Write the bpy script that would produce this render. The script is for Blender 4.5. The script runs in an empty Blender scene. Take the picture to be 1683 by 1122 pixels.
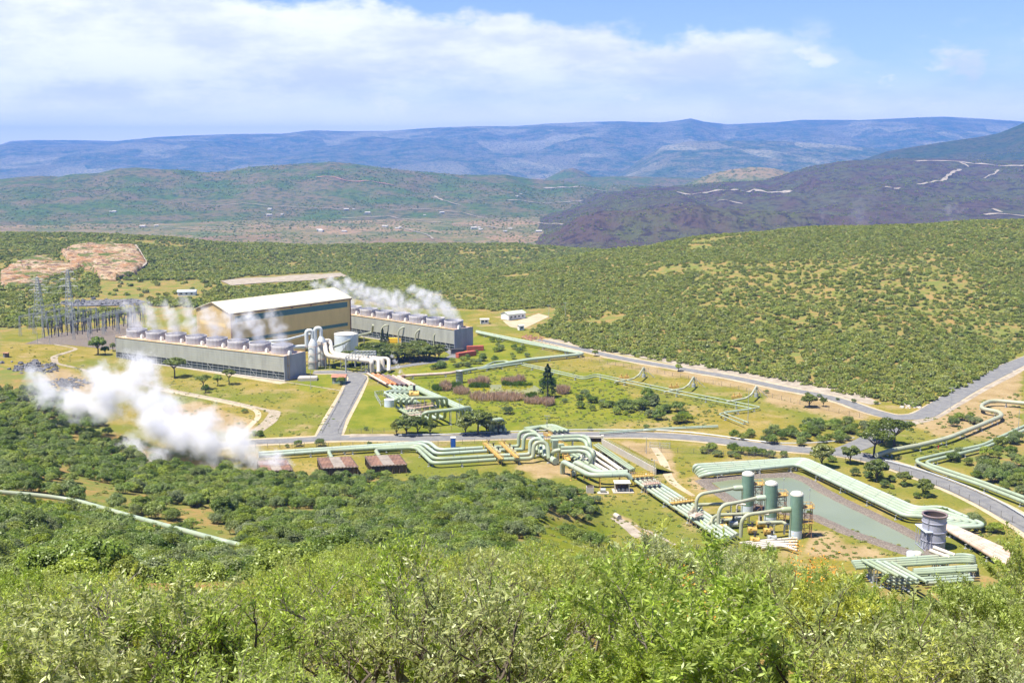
import bpy, bmesh, math, random
import numpy as np
from mathutils import Vector, Matrix
from mathutils.bvhtree import BVHTree
R = math.radians
random.seed(7); rng = np.random.default_rng(7)
HAZE = 6.8e-5
S = bpy.context.scene
COL = S.collection

# ---------------------------------------------------------------- camera
CAMZ, FPX, TILT = 106.0, 1870.0, R(9.44)
cam = bpy.data.cameras.new('camera'); co = bpy.data.objects.new('camera', cam); COL.objects.link(co)
cam.sensor_width = 36; cam.lens = 36*FPX/1683.0; cam.clip_start = .5; cam.clip_end = 120000
co.location = (0, 0, CAMZ); co.rotation_euler = (R(90)-TILT, 0, 0)
S.camera = co

# ---------------------------------------------------------------- sun and sky
TO_SUN = Vector((-0.36, -0.20, 0.90)).normalized()
EL = math.asin(TO_SUN.z); AZ = math.atan2(TO_SUN.x, TO_SUN.y)
sun = bpy.data.lights.new('sun', 'SUN'); sun.energy = 5.0; sun.angle = R(.5); sun.color = (1, .93, .80)
so = bpy.data.objects.new('sun', sun); COL.objects.link(so); so.location = (0, 0, 400)
so.rotation_euler = TO_SUN.to_track_quat('Z', 'Y').to_euler()
W = bpy.data.worlds.new('World'); S.world = W; W.use_nodes = True
S.view_settings.view_transform = 'Standard'; S.view_settings.look = 'None'
S.view_settings.gamma = 1; S.view_settings.use_curve_mapping = False
S.view_settings.exposure = 0.94
S.render.engine = 'CYCLES'
cy = S.cycles
cy.max_bounces = 8; cy.diffuse_bounces = 2; cy.glossy_bounces = 2; cy.transmission_bounces = 3
cy.transparent_max_bounces = 8; cy.volume_bounces = 6
cy.use_adaptive_sampling = True; cy.adaptive_threshold = .02
cy.use_denoising = True; cy.denoiser = 'OPENIMAGEDENOISE'
cy.volume_step_rate = 1.0; cy.volume_max_steps = 256
cy.caustics_reflective = False; cy.caustics_refractive = False; cy.sample_clamp_indirect = 6


class NT:
    """tiny helper to wire shader nodes"""
    def __init__(s, tree): s.t = tree; s.t.nodes.clear()
    def n(s, typ, props=None, **inp):
        nd = s.t.nodes.new(typ)
        for k, v in (props or {}).items(): setattr(nd, k, v)
        for k, v in inp.items():
            key = k.replace('_', ' ')
            if k[0] == 'i' and k[1:].isdigit(): key = int(k[1:])
            s.put(nd, key, v)
        return nd
    def put(s, nd, key, v):
        if isinstance(v, bpy.types.NodeSocket): s.t.links.new(v, nd.inputs[key])
        elif isinstance(v, bpy.types.Node): s.t.links.new(v.outputs[0], nd.inputs[key])
        else:
            if isinstance(v, tuple) and len(v) == 3 and nd.inputs[key].type == 'RGBA': v = v+(1,)
            nd.inputs[key].default_value = v
    def m(s, op, a, b=0.0, c=None, clamp=False):
        nd = s.n('ShaderNodeMath', {'operation': op, 'use_clamp': clamp}); s.put(nd, 0, a); s.put(nd, 1, b)
        if c is not None: s.put(nd, 2, c)
        return nd.outputs[0]
    def ramp(s, v, lo, hi, a=0.0, b=1.0, smooth=True):
        nd = s.n('ShaderNodeMapRange', {'interpolation_type': 'SMOOTHSTEP' if smooth else 'LINEAR'})
        for k, x in zip(range(5), (v, lo, hi, a, b)): s.put(nd, k, x)
        return nd.outputs[0]
    def mix(s, f, a, b, blend='MIX'):
        nd = s.n('ShaderNodeMix', {'data_type': 'RGBA', 'blend_type': blend}); s.put(nd, 0, f); s.put(nd, 6, a); s.put(nd, 7, b)
        return nd.outputs[2]
    def noise(s, vec, scale, detail=4.0, rough=.55, dim='3D'):
        nd = s.n('ShaderNodeTexNoise', {'noise_dimensions': dim}, Scale=scale, Detail=detail, Roughness=rough)
        if vec is not None: s.put(nd, 'Vector', vec)
        return nd.outputs[0]
    def scale(s, vec, x, y, z):
        nd = s.n('ShaderNodeMapping'); s.put(nd, 0, vec); nd.inputs['Scale'].default_value = (x, y, z); return nd.outputs[0]


w = NT(W.node_tree)
sky = w.n('ShaderNodeTexSky', {'sky_type': 'NISHITA', 'sun_disc': False, 'sun_elevation': EL, 'sun_rotation': AZ,
                               'altitude': 1900, 'air_density': 1.0, 'dust_density': .6, 'ozone_density': 1.6})
tc = w.n('ShaderNodeTexCoord'); sep = w.n('ShaderNodeSeparateXYZ'); w.put(sep, 0, tc.outputs['Generated'])
yy = w.m('MAXIMUM', sep.outputs[1], .05)
az = w.m('DIVIDE', sep.outputs[0], yy); el = w.m('DIVIDE', sep.outputs[2], yy)
cv = w.n('ShaderNodeCombineXYZ', X=az, Y=w.m('MULTIPLY', el, 1.9), Z=0.0).outputs[0]
n1 = w.noise(cv, 9.0, 9, .6); n2 = w.noise(cv, 22.0, 6, .6); n3 = w.noise(w.scale(cv, 1, 2.2, 1), 4.0, 5, .6)
edge = w.m('SUBTRACT', .117, w.m('MULTIPLY', az, .085))           # upper rim of the big cloud bank
d1 = w.m('ADD', w.m('SUBTRACT', edge, el), w.m('MULTIPLY', w.m('SUBTRACT', n1, .5), .075))
d1 = w.m('ADD', d1, w.m('MULTIPLY', w.m('SUBTRACT', n2, .5), .035))
right = w.ramp(w.m('ADD', az, w.m('MULTIPLY', w.m('SUBTRACT', n1, .5), .16)), .36, .18)
low = w.ramp(el, .045, .075)
right_low = w.m('MAXIMUM', right, 0.0)
bank = w.m('MULTIPLY', w.ramp(d1, -.004, .014), right_low)
under = w.m('SUBTRACT', el, w.m('ADD', .058, w.m('MULTIPLY', az, .06)))   # flat lower side
body = w.m('MULTIPLY', bank, w.ramp(w.m('ADD', under, w.m('MULTIPLY', w.m('SUBTRACT', n3, .5), .09)), -.03, .02, .55, 1.0))
veil = w.m('MULTIPLY', w.ramp(n3, .36, .66), w.ramp(el, .11, .04, 0.0, .85))
puff = w.m('MULTIPLY', w.ramp(w.m('ADD', n1, w.m('MULTIPLY', n2, .35)), .67, .82), w.ramp(el, .12, .08, 0.0, .9))
hazeb = w.ramp(el, .085, .02, 0.0, .92)
cl = w.m('MAXIMUM', w.m('MAXIMUM', body, puff), w.m('MAXIMUM', veil, hazeb))
shade = w.ramp(w.noise(w.scale(cv, 1, 1.7, 1), 7.0, 9, .62), .36, .62)
ccol = w.mix(shade, (6.2, 6.6, 7.8), (8.8, 8.9, 9.1)); ccol = w.mix(w.ramp(el, .06, .0), ccol, (16.5, 14.8, 10.6))
skyc = w.mix(1.0, sky.outputs[0], (1.0, 1.0, 1.28), 'MULTIPLY')
bg = w.n('ShaderNodeBackground', Color=w.mix(cl, skyc, ccol), Strength=.075)
w.n('ShaderNodeOutputWorld', Surface=bg)


# ---------------------------------------------------------------- helpers: tagging, meshes
def tag(o, label=None, cat=None, group=None, kind=None):
    for k, v in (('label', label), ('category', cat), ('group', group), ('kind', kind)):
        if v: o[k] = v
    return o


def link(name, me, mats=None, parent=None):
    o = bpy.data.objects.new(name, me); COL.objects.link(o)
    if mats is not None:
        for m in (mats if isinstance(mats, (list, tuple)) else [mats]): me.materials.append(m)
    if parent is not None:
        o.parent = parent; o.matrix_parent_inverse = Matrix.Translation(-parent.location) if parent.rotation_euler.z == 0 else parent_mat(parent).inverted()
    return o


def parent_mat(p): return Matrix.Translation(p.location) @ p.rotation_euler.to_matrix().to_4x4()


def empty(name, loc, label, cat, group=None):
    o = bpy.data.objects.new(name, None); COL.objects.link(o); o.location = loc; o.empty_display_size = .1
    return tag(o, label, cat, group)


class MB:
    """collects boxes, tubes and faces and builds ONE mesh object"""
    def __init__(s): s.v = []; s.f = []; s.mi = []; s.sm = []
    def add(s, vs, fs, mi=0, smooth=False):
        b = len(s.v); s.v += [tuple(x) for x in vs]
        for f in fs: s.f.append(tuple(b+i for i in f)); s.mi.append(mi); s.sm.append(smooth)
    def box(s, c, d, rz=0.0, mi=0):
        cx, cy_, cz = c; hx, hy, hz = d[0]/2, d[1]/2, d[2]/2; cr, sr = math.cos(rz), math.sin(rz); vs = []
        for z in (-hz, hz):
            for x, y in ((-hx, -hy), (hx, -hy), (hx, hy), (-hx, hy)): vs.append((cx+x*cr-y*sr, cy_+x*sr+y*cr, cz+z))
        s.add(vs, [(3, 2, 1, 0), (4, 5, 6, 7), (0, 1, 5, 4), (1, 2, 6, 5), (2, 3, 7, 6), (3, 0, 4, 7)], mi)
    def prism(s, ring, z0, z1, mi=0, top=True, mtop=None):
        n = len(ring); vs = [(x, y, z0) for x, y in ring]+[(x, y, z1) for x, y in ring]
        s.add(vs, [(i, (i+1) % n, n+(i+1) % n, n+i) for i in range(n)], mi)
        if top: s.add(vs[n:], [tuple(range(n))], mi if mtop is None else mtop)
    def tube(s, pts, r, n=8, mi=0, cap=True, smooth=True):
        pts = [Vector(p) for p in pts]; rs = r if isinstance(r, (list, tuple)) else [r]*len(pts); vs = []
        t0 = (pts[1]-pts[0]).normalized(); up = Vector((0, 0, 1)) if abs(t0.z) < .95 else Vector((1, 0, 0))
        x = t0.cross(up).normalized(); prev = t0
        for i, p in enumerate(pts):
            if i == 0: t = t0
            elif i == len(pts)-1: t = (pts[-1]-pts[-2]).normalized()
            else: t = ((pts[i+1]-p).normalized()+(p-pts[i-1]).normalized()).normalized()
            x = (prev.rotation_difference(t) @ x).normalized(); prev = t; y = t.cross(x)
            for k in range(n):
                a = 2*math.pi*k/n; vs.append(p+(x*math.cos(a)+y*math.sin(a))*rs[i])
        fs = [(i*n+k, i*n+(k+1) % n, (i+1)*n+(k+1) % n, (i+1)*n+k) for i in range(len(pts)-1) for k in range(n)]
        s.add(vs, fs, mi, smooth)
        if cap: s.add(vs[:n], [tuple(range(n-1, -1, -1))], mi); s.add(vs[-n:], [tuple(range(n))], mi)
    def bar(s, a, b, t=.12, mi=0): s.tube([a, b], t/2*1.2, 4, mi, True, False)
    def cyl(s, c, r, h, n=24, mi=0, r2=None, mtop=None, top=True, smooth=True):
        r2 = r if r2 is None else r2
        ring = [(math.cos(2*math.pi*k/n), math.sin(2*math.pi*k/n)) for k in range(n)]
        vs = [(c[0]+x*r, c[1]+y*r, c[2]) for x, y in ring]+[(c[0]+x*r2, c[1]+y*r2, c[2]+h) for x, y in ring]
        s.add(vs, [(i, (i+1) % n, n+(i+1) % n, n+i) for i in range(n)], mi, smooth)
        if top: s.add(vs[n:], [tuple(range(n))], mi if mtop is None else mtop)
    def lathe(s, c, prof, n=28, mi=0, smooth=True):
        vs = []
        for r, z in prof:
            for k in range(n):
                a = 2*math.pi*k/n; vs.append((c[0]+r*math.cos(a), c[1]+r*math.sin(a), c[2]+z))
        s.add(vs, [(i*n+k, i*n+(k+1) % n, (i+1)*n+(k+1) % n, (i+1)*n+k) for i in range(len(prof)-1) for k in range(n)], mi, smooth)
    def mesh(s, name):
        me = bpy.data.meshes.new(name); me.from_pydata(s.v, [], s.f)
        me.polygons.foreach_set('material_index', s.mi); me.polygons.foreach_set('use_smooth', s.sm); me.update(); return me
    def build(s, name, mats, parent=None): return link(name, s.mesh(name), mats, parent)


def fbm(x, y, scale, octv=4, seed=0, gain=.5):
    x = np.asarray(x, float)/scale; y = np.asarray(y, float)/scale; out = 0; amp = 1; tot = 0
    for o in range(octv):
        xi = np.floor(x).astype(np.int64); yi = np.floor(y).astype(np.int64); fx = x-xi; fy = y-yi
        fx = fx*fx*(3-2*fx); fy = fy*fy*(3-2*fy)
        def h(a, b):
            n = (a*374761393+b*668265263+(seed+o)*974634777) & 0xffffffff
            n = ((n ^ (n >> 13))*1274126177) & 0xffffffff; return ((n ^ (n >> 16)) & 0xffff)/65535.0
        v = (h(xi, yi)*(1-fx)+h(xi+1, yi)*fx)*(1-fy)+(h(xi, yi+1)*(1-fx)+h(xi+1, yi+1)*fx)*fy
        out = out+amp*v; tot += amp; amp *= gain; x = x*2.03+17; y = y*2.03+31
    return out/tot-.5


def slope(py): return math.tan(TILT+math.atan((py-561)/FPX))
def E(Y, py): return (Y, CAMZ-slope(py)*Y)
def raydir(px, py):
    u = (px-841.5)/FPX; v = (561-py)/FPX
    return Vector((u, math.cos(TILT)+v*math.sin(TILT), -math.sin(TILT)+v*math.cos(TILT)))
def P(px, py, z=0.0):
    d = raydir(px, py); t = (z-CAMZ)/d.z; return Vector((d.x*t, d.y*t, z))
def to_px(X, Y, Z):
    dz = CAMZ-np.asarray(Z, float); dep = Y*math.cos(TILT)+dz*math.sin(TILT); up = Y*math.sin(TILT)-dz*math.cos(TILT)
    return 841.5+FPX*X/dep, 561-FPX*up/dep
def inpoly(x, y, poly):
    x = np.asarray(x, float); y = np.asarray(y, float); c = np.zeros(x.shape, bool); n = len(poly)
    for i in range(n):
        x1, y1 = poly[i]; x2, y2 = poly[(i+1) % n]
        if y1 == y2: continue
        c ^= ((y1 > y) != (y2 > y)) & (x < (x2-x1)*(y-y1)/(y2-y1)+x1)
    return c


# ---------------------------------------------------------------- materials
MAT = {}
def mat(name):
    m = bpy.data.materials.new(name); m.use_nodes = True; MAT[name] = m; return m, NT(m.node_tree)


def paint(name, col, rough=.5, var=.10, scale=.6, metal=0.0, bump=0.0, spec=.5, dirt=None, dscale=.25, damt=.5, each=0.0):
    m, t = mat(name); g = t.n('ShaderNodeNewGeometry')
    n = t.noise(g.outputs['Position'], scale, 5, .6)
    c = t.mix(t.ramp(n, .3, .7), tuple(x*(1-var) for x in col), tuple(min(1, x*(1+var)) for x in col))
    if dirt:
        n2 = t.noise(t.scale(g.outputs['Position'], 1, 1, .4), dscale, 6, .65)
        c = t.mix(t.m('MULTIPLY', t.ramp(n2, .48, .66), damt), c, dirt)
    if each:                                      # every pipe has aged a little differently
        oi = t.n('ShaderNodeObjectInfo'); rv = t.ramp(oi.outputs['Random'], 0, 1, 1-each, 1+each*.6, False); c = t.mix(1.0, c, t.n('ShaderNodeCombineColor', Red=rv, Green=rv, Blue=t.m('MULTIPLY', rv, rv)), 'MULTIPLY')
        st_ = t.noise(t.scale(g.outputs['Position'], .5, .5, 3.0), 1.3, 6, .7); c = t.mix(t.ramp(st_, .55, .75, 0, .35), c, tuple(x*.6 for x in col))
    b = t.n('ShaderNodeBsdfPrincipled', Base_Color=c, Roughness=rough, Metallic=metal); b.inputs['Specular IOR Level'].default_value = spec
    if bump:
        bn = t.n('ShaderNodeBump', Strength=bump, Distance=.3, Height=t.noise(g.outputs['Position'], scale*6, 5, .7)); t.put(b, 'Normal', bn)
    t.n('ShaderNodeOutputMaterial', Surface=b); return m


paint('green_pipe', (.335, .405, .30), .42, .07, .3, dirt=(.38, .37, .27), dscale=.12, damt=.5, each=.16)
paint('pipe_band', (.20, .25, .20), .6, .2, .5)
paint('rust_pipe', (.55, .42, .34), .6, .18, .25, dirt=(.40, .24, .15), dscale=.12)
paint('orange_pipe', (.62, .20, .07), .6, .25, .3, dirt=(.6, .45, .35), dscale=.15)
paint('brown_pipe', (.20, .15, .15), .6, .2, .3, dirt=(.5, .38, .3), dscale=.15)
paint('beige_pipe', (.60, .55, .47), .45, .07, .3, dirt=(.42, .37, .3), dscale=.15)
paint('olive_pipe', (.38, .40, .29), .5, .08, .3, dirt=(.42, .38, .28), each=.1)
paint('silver_pipe', (.62, .65, .62), .35, .05, .3)
paint('yellow_steel', (.55, .36, .09), .5, .15, .8, dirt=(.35, .2, .08), dscale=.8)
paint('grey_steel', (.36, .38, .38), .5, .12, .8)
paint('dark_steel', (.06, .06, .065), .6, .2, .8)
paint('rust_steel', (.30, .16, .09), .8, .3, .8)
paint('vessel_green', (.16, .265, .20), .5, .06, .4, dirt=(.24, .36, .30), dscale=.3, damt=.6)
paint('vessel_cap', (.62, .60, .52), .6, .15, .6)
paint('stack_grey', (.36, .37, .45), .5, .08, .4, dirt=(.26, .26, .31), dscale=.3)
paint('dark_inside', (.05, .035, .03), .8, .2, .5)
paint('concrete', (.50, .47, .42), .85, .1, .3, bump=.1, dirt=(.35, .32, .27), dscale=.2)
paint('pale_concrete', (.44, .41, .36), .85, .08, .3, dirt=(.52, .43, .33), dscale=.12)
paint('blue_plastic', (.02, .10, .42), .4, .05)
paint('yellow_box', (.8, .5, .03), .5, .05)
paint('red_paint', (.42, .10, .06), .6, .12, .5)
paint('white_paint', (.78, .78, .74), .5, .06, .5)
paint('tank_white', (.60, .68, .78), .45, .05, .4, dirt=(.45, .52, .6), dscale=.2)
paint('green_roof', (.55, .62, .48), .5, .08, .5)
paint('red_roof', (.42, .17, .11), .7, .15, .6)
paint('rock', (.20, .18, .17), .9, .35, .5, bump=.4, dirt=(.33, .28, .23), dscale=.4)
paint('bark', (.09, .07, .055), .9, .3, 2.0)
paint('twig', (.22, .19, .165), .9, .3, 3.0)
paint('glass_dark', (.03, .045, .05), .2, .1)
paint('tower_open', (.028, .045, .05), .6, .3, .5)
paint('guardrail', (.42, .44, .44), .45, .1, .5)
paint('fence_wire', (.18, .17, .15), .7, .1)
paint('teal_band', (.06, .16, .16), .5, .06, .4)
paint('orange_flower', (.75, .30, .03), .8, .2, 4.0)
paint('skin', (.15, .08, .05), .6, .1); paint('cloth_dark', (.05, .04, .09), .9, .2); paint('cloth_red', (.5, .03, .06), .9, .2)


def corrugated(name, col, freq, axis='XY', var=.12, depth=.25, vertical=True, rot=0.0, panels=0.0):
    """profiled sheet: ribs run down the wall (or across it)"""
    m, t = mat(name); g = t.n('ShaderNodeNewGeometry'); s = t.n('ShaderNodeSeparateXYZ'); t.put(s, 0, g.outputs['Position'])
    u = t.m('ADD', t.m('MULTIPLY', s.outputs[0], math.cos(rot)), t.m('MULTIPLY', s.outputs[1], math.sin(rot)))
    wv = t.m('SINE', t.m('MULTIPLY', u if vertical else s.outputs[2], freq*2*math.pi))
    n = t.noise(t.scale(g.outputs['Position'], 1, 1, .25), .35, 6, .65)
    c = t.mix(t.ramp(n, .3, .7), tuple(x*(1-var) for x in col), tuple(min(1, x*(1+var)) for x in col))
    n2 = t.noise(t.scale(g.outputs['Position'], 2.2, 2.2, .12), .8, 5, .7)
    c = t.mix(t.ramp(n2, .5, .75, 0, .35), c, tuple(x*.62 for x in col))
    if panels:
        fr = t.m('FRACT', t.m('DIVIDE', u, panels)); c = t.mix(t.ramp(fr, .0, .012, .5, 0), c, tuple(x*.35 for x in col))
    bn = t.n('ShaderNodeBump', Strength=depth, Distance=.12, Height=wv)
    b = t.n('ShaderNodeBsdfPrincipled', Base_Color=c, Roughness=.6, Normal=bn); t.n('ShaderNodeOutputMaterial', Surface=b); return m


T1AX = Vector((-.868, .496, 0)).normalized(); HALLAX = Vector((.64, .77, 0)).normalized()
corrugated('tower_long', (.33, .34, .30), .9, vertical=False, depth=.08, rot=math.atan2(.496, -.868), panels=14.0)
corrugated('tower_end', (.34, .35, .38), 1.1, rot=math.atan2(.868, .496), depth=.9)
corrugated('fan_stack', (.35, .34, .355), .6, rot=.4, depth=.3)
corrugated('hall_long', (.70, .51, .19), 1.2, rot=math.atan2(.77, .64), depth=.25, var=.05)  # brighter than the gable sheet: colour lifts this wall, which lies in shade
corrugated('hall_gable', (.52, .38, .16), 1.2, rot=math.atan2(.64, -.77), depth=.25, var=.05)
corrugated('hall_roof', (.62, .56, .40), 1.0, rot=math.atan2(.77, .64), depth=.2, var=.04)
corrugated('brown_wall', (.11, .075, .05), .9, depth=.5, var=.3)


def foliage(name, cols, trans=.35, rough=.6, var=.35):
    """leaf colour: differs per plant (object random) and per clump (tint attribute)"""
    m, t = mat(name); oi = t.n('ShaderNodeObjectInfo'); at = t.n('ShaderNodeAttribute', {'attribute_name': 'tint'})
    cr = t.n('ShaderNodeValToRGB', Fac=oi.outputs['Random']); e = cr.color_ramp.elements
    for i, c in enumerate(cols):
        p = i/(len(cols)-1)
        if i < 2: e[i].position = p if i == 0 else 1.0; x = e[i]
        else: x = e.new(p)
    for i, x in enumerate(sorted(cr.color_ramp.elements, key=lambda q: q.position)): pass
    while len(e) > 1: e.remove(e[-1])
    e[0].position = 0; e[0].color = cols[0]+(1,)
    for i, c in enumerate(cols[1:], 1): x = e.new(i/(len(cols)-1)); x.color = c+(1,)
    c = t.mix(1.0, cr.outputs[0], t.n('ShaderNodeCombineColor', Red=at.outputs['Fac'], Green=at.outputs['Fac'], Blue=at.outputs['Fac']), 'MULTIPLY')
    d = t.n('ShaderNodeBsdfDiffuse', Color=c); tr = t.n('ShaderNodeBsdfTranslucent', Color=t.mix(1.0, c, (1.1, 1.15, .6), 'MULTIPLY'))
    gl = t.n('ShaderNodeBsdfGlossy', Color=(.55, .6, .5), Roughness=.42)
    a = t.n('ShaderNodeMixShader', Fac=trans, i1=d, i2=tr); b = t.n('ShaderNodeMixShader', Fac=.06, i1=a, i2=gl)
    t.n('ShaderNodeOutputMaterial', Surface=b); m.cycles.emission_sampling = 'NONE'; return m


foliage('leaf_bush', [(.10, .16, .025), (.18, .26, .035), (.16, .21, .08), (.28, .35, .03), (.20, .235, .11), (.13, .20, .025), (.24, .28, .05)])
foliage('leaf_scrub', [(.17, .225, .04), (.26, .30, .05), (.22, .245, .075), (.33, .34, .06), (.20, .26, .045)], .35)
foliage('leaf_shrub', [(.36, .46, .08), (.44, .52, .15), (.52, .54, .10), (.45, .48, .27), (.46, .54, .09), (.36, .48, .08)], .55)
foliage('leaf_tree', [(.12, .16, .03), (.16, .20, .035), (.20, .22, .045)], .4)
foliage('leaf_dark', [(.03, .06, .02), (.045, .075, .02)], .2)
foliage('leaf_weed', [(.20, .26, .05), (.30, .30, .09), (.16, .24, .04)], .3)
foliage('leaf_red', [(.22, .10, .07), (.16, .12, .07)], .3)
foliage('reed_leaf', [(.55, .36, .26), (.48, .37, .32)], .4)
foliage('reed_green', [(.15, .22, .03), (.11, .18, .02)], .3)


def ground_mat():
    m, t = mat('ground'); g = t.n('ShaderNodeNewGeometry'); p = g.outputs['Position']
    at = t.n('ShaderNodeAttribute', {'attribute_name': 'cover'}); s = t.n('ShaderNodeSeparateColor'); t.put(s, 0, at.outputs['Color'])
    big = t.noise(p, .018, 6, .6); mid = t.noise(p, .09, 6, .65); fine = t.noise(p, .9, 5, .7); tiny = t.noise(p, 5.0, 4, .7)
    grass = t.mix(t.ramp(mid, .35, .65), (.235, .195, .03), (.33, .25, .085))
    grass = t.mix(t.ramp(big, .42, .60, 0, .8), grass, (.14, .175, .025))
    grass = t.mix(t.ramp(fine, .48, .66, 0, .75), grass, (.11, .135, .03))
    grass = t.mix(t.ramp(t.noise(p, .045, 7, .7), .54, .66, 0, .8), grass, (.33, .25, .12))
    dirt = t.mix(t.ramp(mid, .3, .7), (.30, .21, .11), (.40, .30, .17)); dirt = t.mix(t.ramp(fine, .45, .7, 0, .7), dirt, (.27, .21, .07))
    lush = t.mix(t.ramp(mid, .35, .65), (.13, .17, .015), (.22, .22, .03))
    wild = t.mix(t.ramp(mid, .4, .62), (.17, .195, .05), (.33, .21, .085)); wild = t.mix(t.ramp(fine, .45, .65, 0, .8), wild, (.15, .19, .045))
    c = t.mix(t.ramp(t.m('ADD', s.outputs[1], t.m('MULTIPLY', t.m('SUBTRACT', mid, .5), .8)), .35, .65), grass, lush)
    c = t.mix(t.ramp(t.m('ADD', s.outputs[0], t.m('MULTIPLY', t.m('SUBTRACT', mid, .5), 1.0)), .35, .7), c, dirt)
    c = t.mix(t.ramp(s.outputs[2], .3, .7), c, wild)
    c = t.mix(t.ramp(tiny, .3, .7, .0, .25), c, (.10, .09, .03))
    b = t.n('ShaderNodeBump', Strength=.5, Distance=.25, Height=t.m('ADD', fine, t.m('MULTIPLY', tiny, .4)))
    t.n('ShaderNodeOutputMaterial', Surface=t.n('ShaderNodeBsdfDiffuse', Color=c, Normal=b)); return m


def valley_mat(name, base, alt, dark, field=None, vs=.006, bump=.6):
    """far land: bush cover, bare soil patches and fields"""
    m, t = mat(name); g = t.n('ShaderNodeNewGeometry'); p = g.outputs['Position']
    big = t.noise(p, .0012, 6, .6); mid = t.noise(p, .006, 7, .65); fine = t.noise(p, .035, 6, .75)
    c = t.mix(t.ramp(mid, .38, .62), base, alt); c = t.mix(t.ramp(fine, .48, .60, 0, .9), c, dark)
    if field:
        v = t.n('ShaderNodeTexVoronoi', {'feature': 'F1'}, Vector=t.scale(p, 1, .6, 0), Scale=vs)
        sc = t.n('ShaderNodeSeparateColor'); t.put(sc, 0, v.outputs['Color'])
        fc = t.mix(sc.outputs[0], field, tuple(x*.6 for x in field)); on = t.m('MULTIPLY', t.ramp(sc.outputs[1], .45, .5), t.ramp(big, .42, .56))
        c = t.mix(t.m('MULTIPLY', on, t.ramp(fine, .62, .45)), c, fc)
    b = t.n('ShaderNodeBump', Strength=bump, Distance=8.0, Height=t.m('ADD', fine, t.m('MULTIPLY', mid, 2.0)))
    t.n('ShaderNodeOutputMaterial', Surface=t.n('ShaderNodeBsdfDiffuse', Color=c, Normal=b)); return m


ground_mat()
valley_mat('valley_land', (.13, .15, .06), (.25, .185, .10), (.07, .10, .04), (.34, .23, .14), .009)
valley_mat('mid_hill', (.08, .125, .035), (.16, .13, .075), (.045, .07, .03))
valley_mat('lava', (.095, .068, .055), (.095, .10, .045), (.045, .034, .036), None, bump=1.0)
valley_mat('escarpment', (.07, .11, .06), (.19, .175, .11), (.018, .035, .022), (.30, .28, .18), .0022)
valley_mat('green_mountain', (.05, .075, .03), (.085, .08, .04), (.025, .04, .02))


def quarry_mat():
    m, t = mat('quarry_rock'); g = t.n('ShaderNodeNewGeometry'); p = t.scale(g.outputs['Position'], 1, 1, 3)
    a = t.noise(p, .035, 7, .7); b = t.noise(p, .12, 6, .75)
    c = t.mix(t.ramp(a, .35, .62), (.33, .17, .075), (.46, .35, .23)); c = t.mix(t.ramp(b, .46, .60, 0, .9), c, (.13, .08, .06)); c = t.mix(t.ramp(t.noise(p, .25, 5, .7), .52, .66, 0, .8), c, (.55, .48, .38))  # dark brown noise paints the shadow of clefts into the rock colour
    c = t.mix(t.ramp(t.noise(p, .05, 6, .7), .50, .60), c, (.12, .15, .045))
    bn = t.n('ShaderNodeBump', Strength=.9, Distance=3.0, Height=b)
    t.n('ShaderNodeOutputMaterial', Surface=t.n('ShaderNodeBsdfDiffuse', Color=c, Normal=bn))
quarry_mat()


def road_mat(name, col, alt, sc=.3):
    m, t = mat(name); g = t.n('ShaderNodeNewGeometry'); p = g.outputs['Position']
    c = t.mix(t.ramp(t.noise(p, sc, 6, .65), .35, .68), col, alt); c = t.mix(t.ramp(t.noise(p, 6.0, 4, .7), .4, .7, 0, .25), c, tuple(x*.6 for x in col))
    t.n('ShaderNodeOutputMaterial', Surface=t.n('ShaderNodeBsdfDiffuse', Color=c))
road_mat('asphalt', (.17, .172, .178), (.23, .228, .22))
road_mat('pale_path', (.28, .24, .18), (.42, .36, .28), .5)
road_mat('dirt_track', (.40, .33, .22), (.50, .42, .30), .15)
road_mat('gravel', (.13, .11, .095), (.25, .215, .18), 2.2)
road_mat('sand_pale', (.28, .24, .19), (.42, .37, .30), .2)
road_mat('scrap_rock', (.10, .10, .11), (.26, .26, .27), .8)
paint('road_line', (.7, .7, .68), .8, .1)


def water(name, a, b, sc=.02, rough=.08):
    m, t = mat(name); g = t.n('ShaderNodeNewGeometry'); n = t.noise(g.outputs['Position'], sc, 3, .5)
    bn = t.n('ShaderNodeBump', Strength=.12, Distance=.1, Height=t.noise(t.scale(g.outputs['Position'], 1, 2, 1), 1.2, 3, .6))
    wc = t.mix(t.ramp(n, .38, .6), a, b)
    if name == 'pond_water':                      # turns yellow-green towards the far end
        sp3 = t.n('ShaderNodeSeparateXYZ'); t.put(sp3, 0, g.outputs['Position']); wc = t.mix(t.ramp(t.m('ADD', sp3.outputs[1], t.m('MULTIPLY', n, 16)), 374, 392), wc, (.26, .28, .03))
    sh = t.n('ShaderNodeBsdfPrincipled', Base_Color=wc, Roughness=rough, Normal=bn)
    sh.inputs['Specular IOR Level'].default_value = .5; t.n('ShaderNodeOutputMaterial', Surface=sh)
water('pond_water', (.185, .215, .13), (.22, .25, .16), rough=.22)
water('marsh_water', (.32, .28, .012), (.24, .23, .02), .03, .15)

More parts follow.
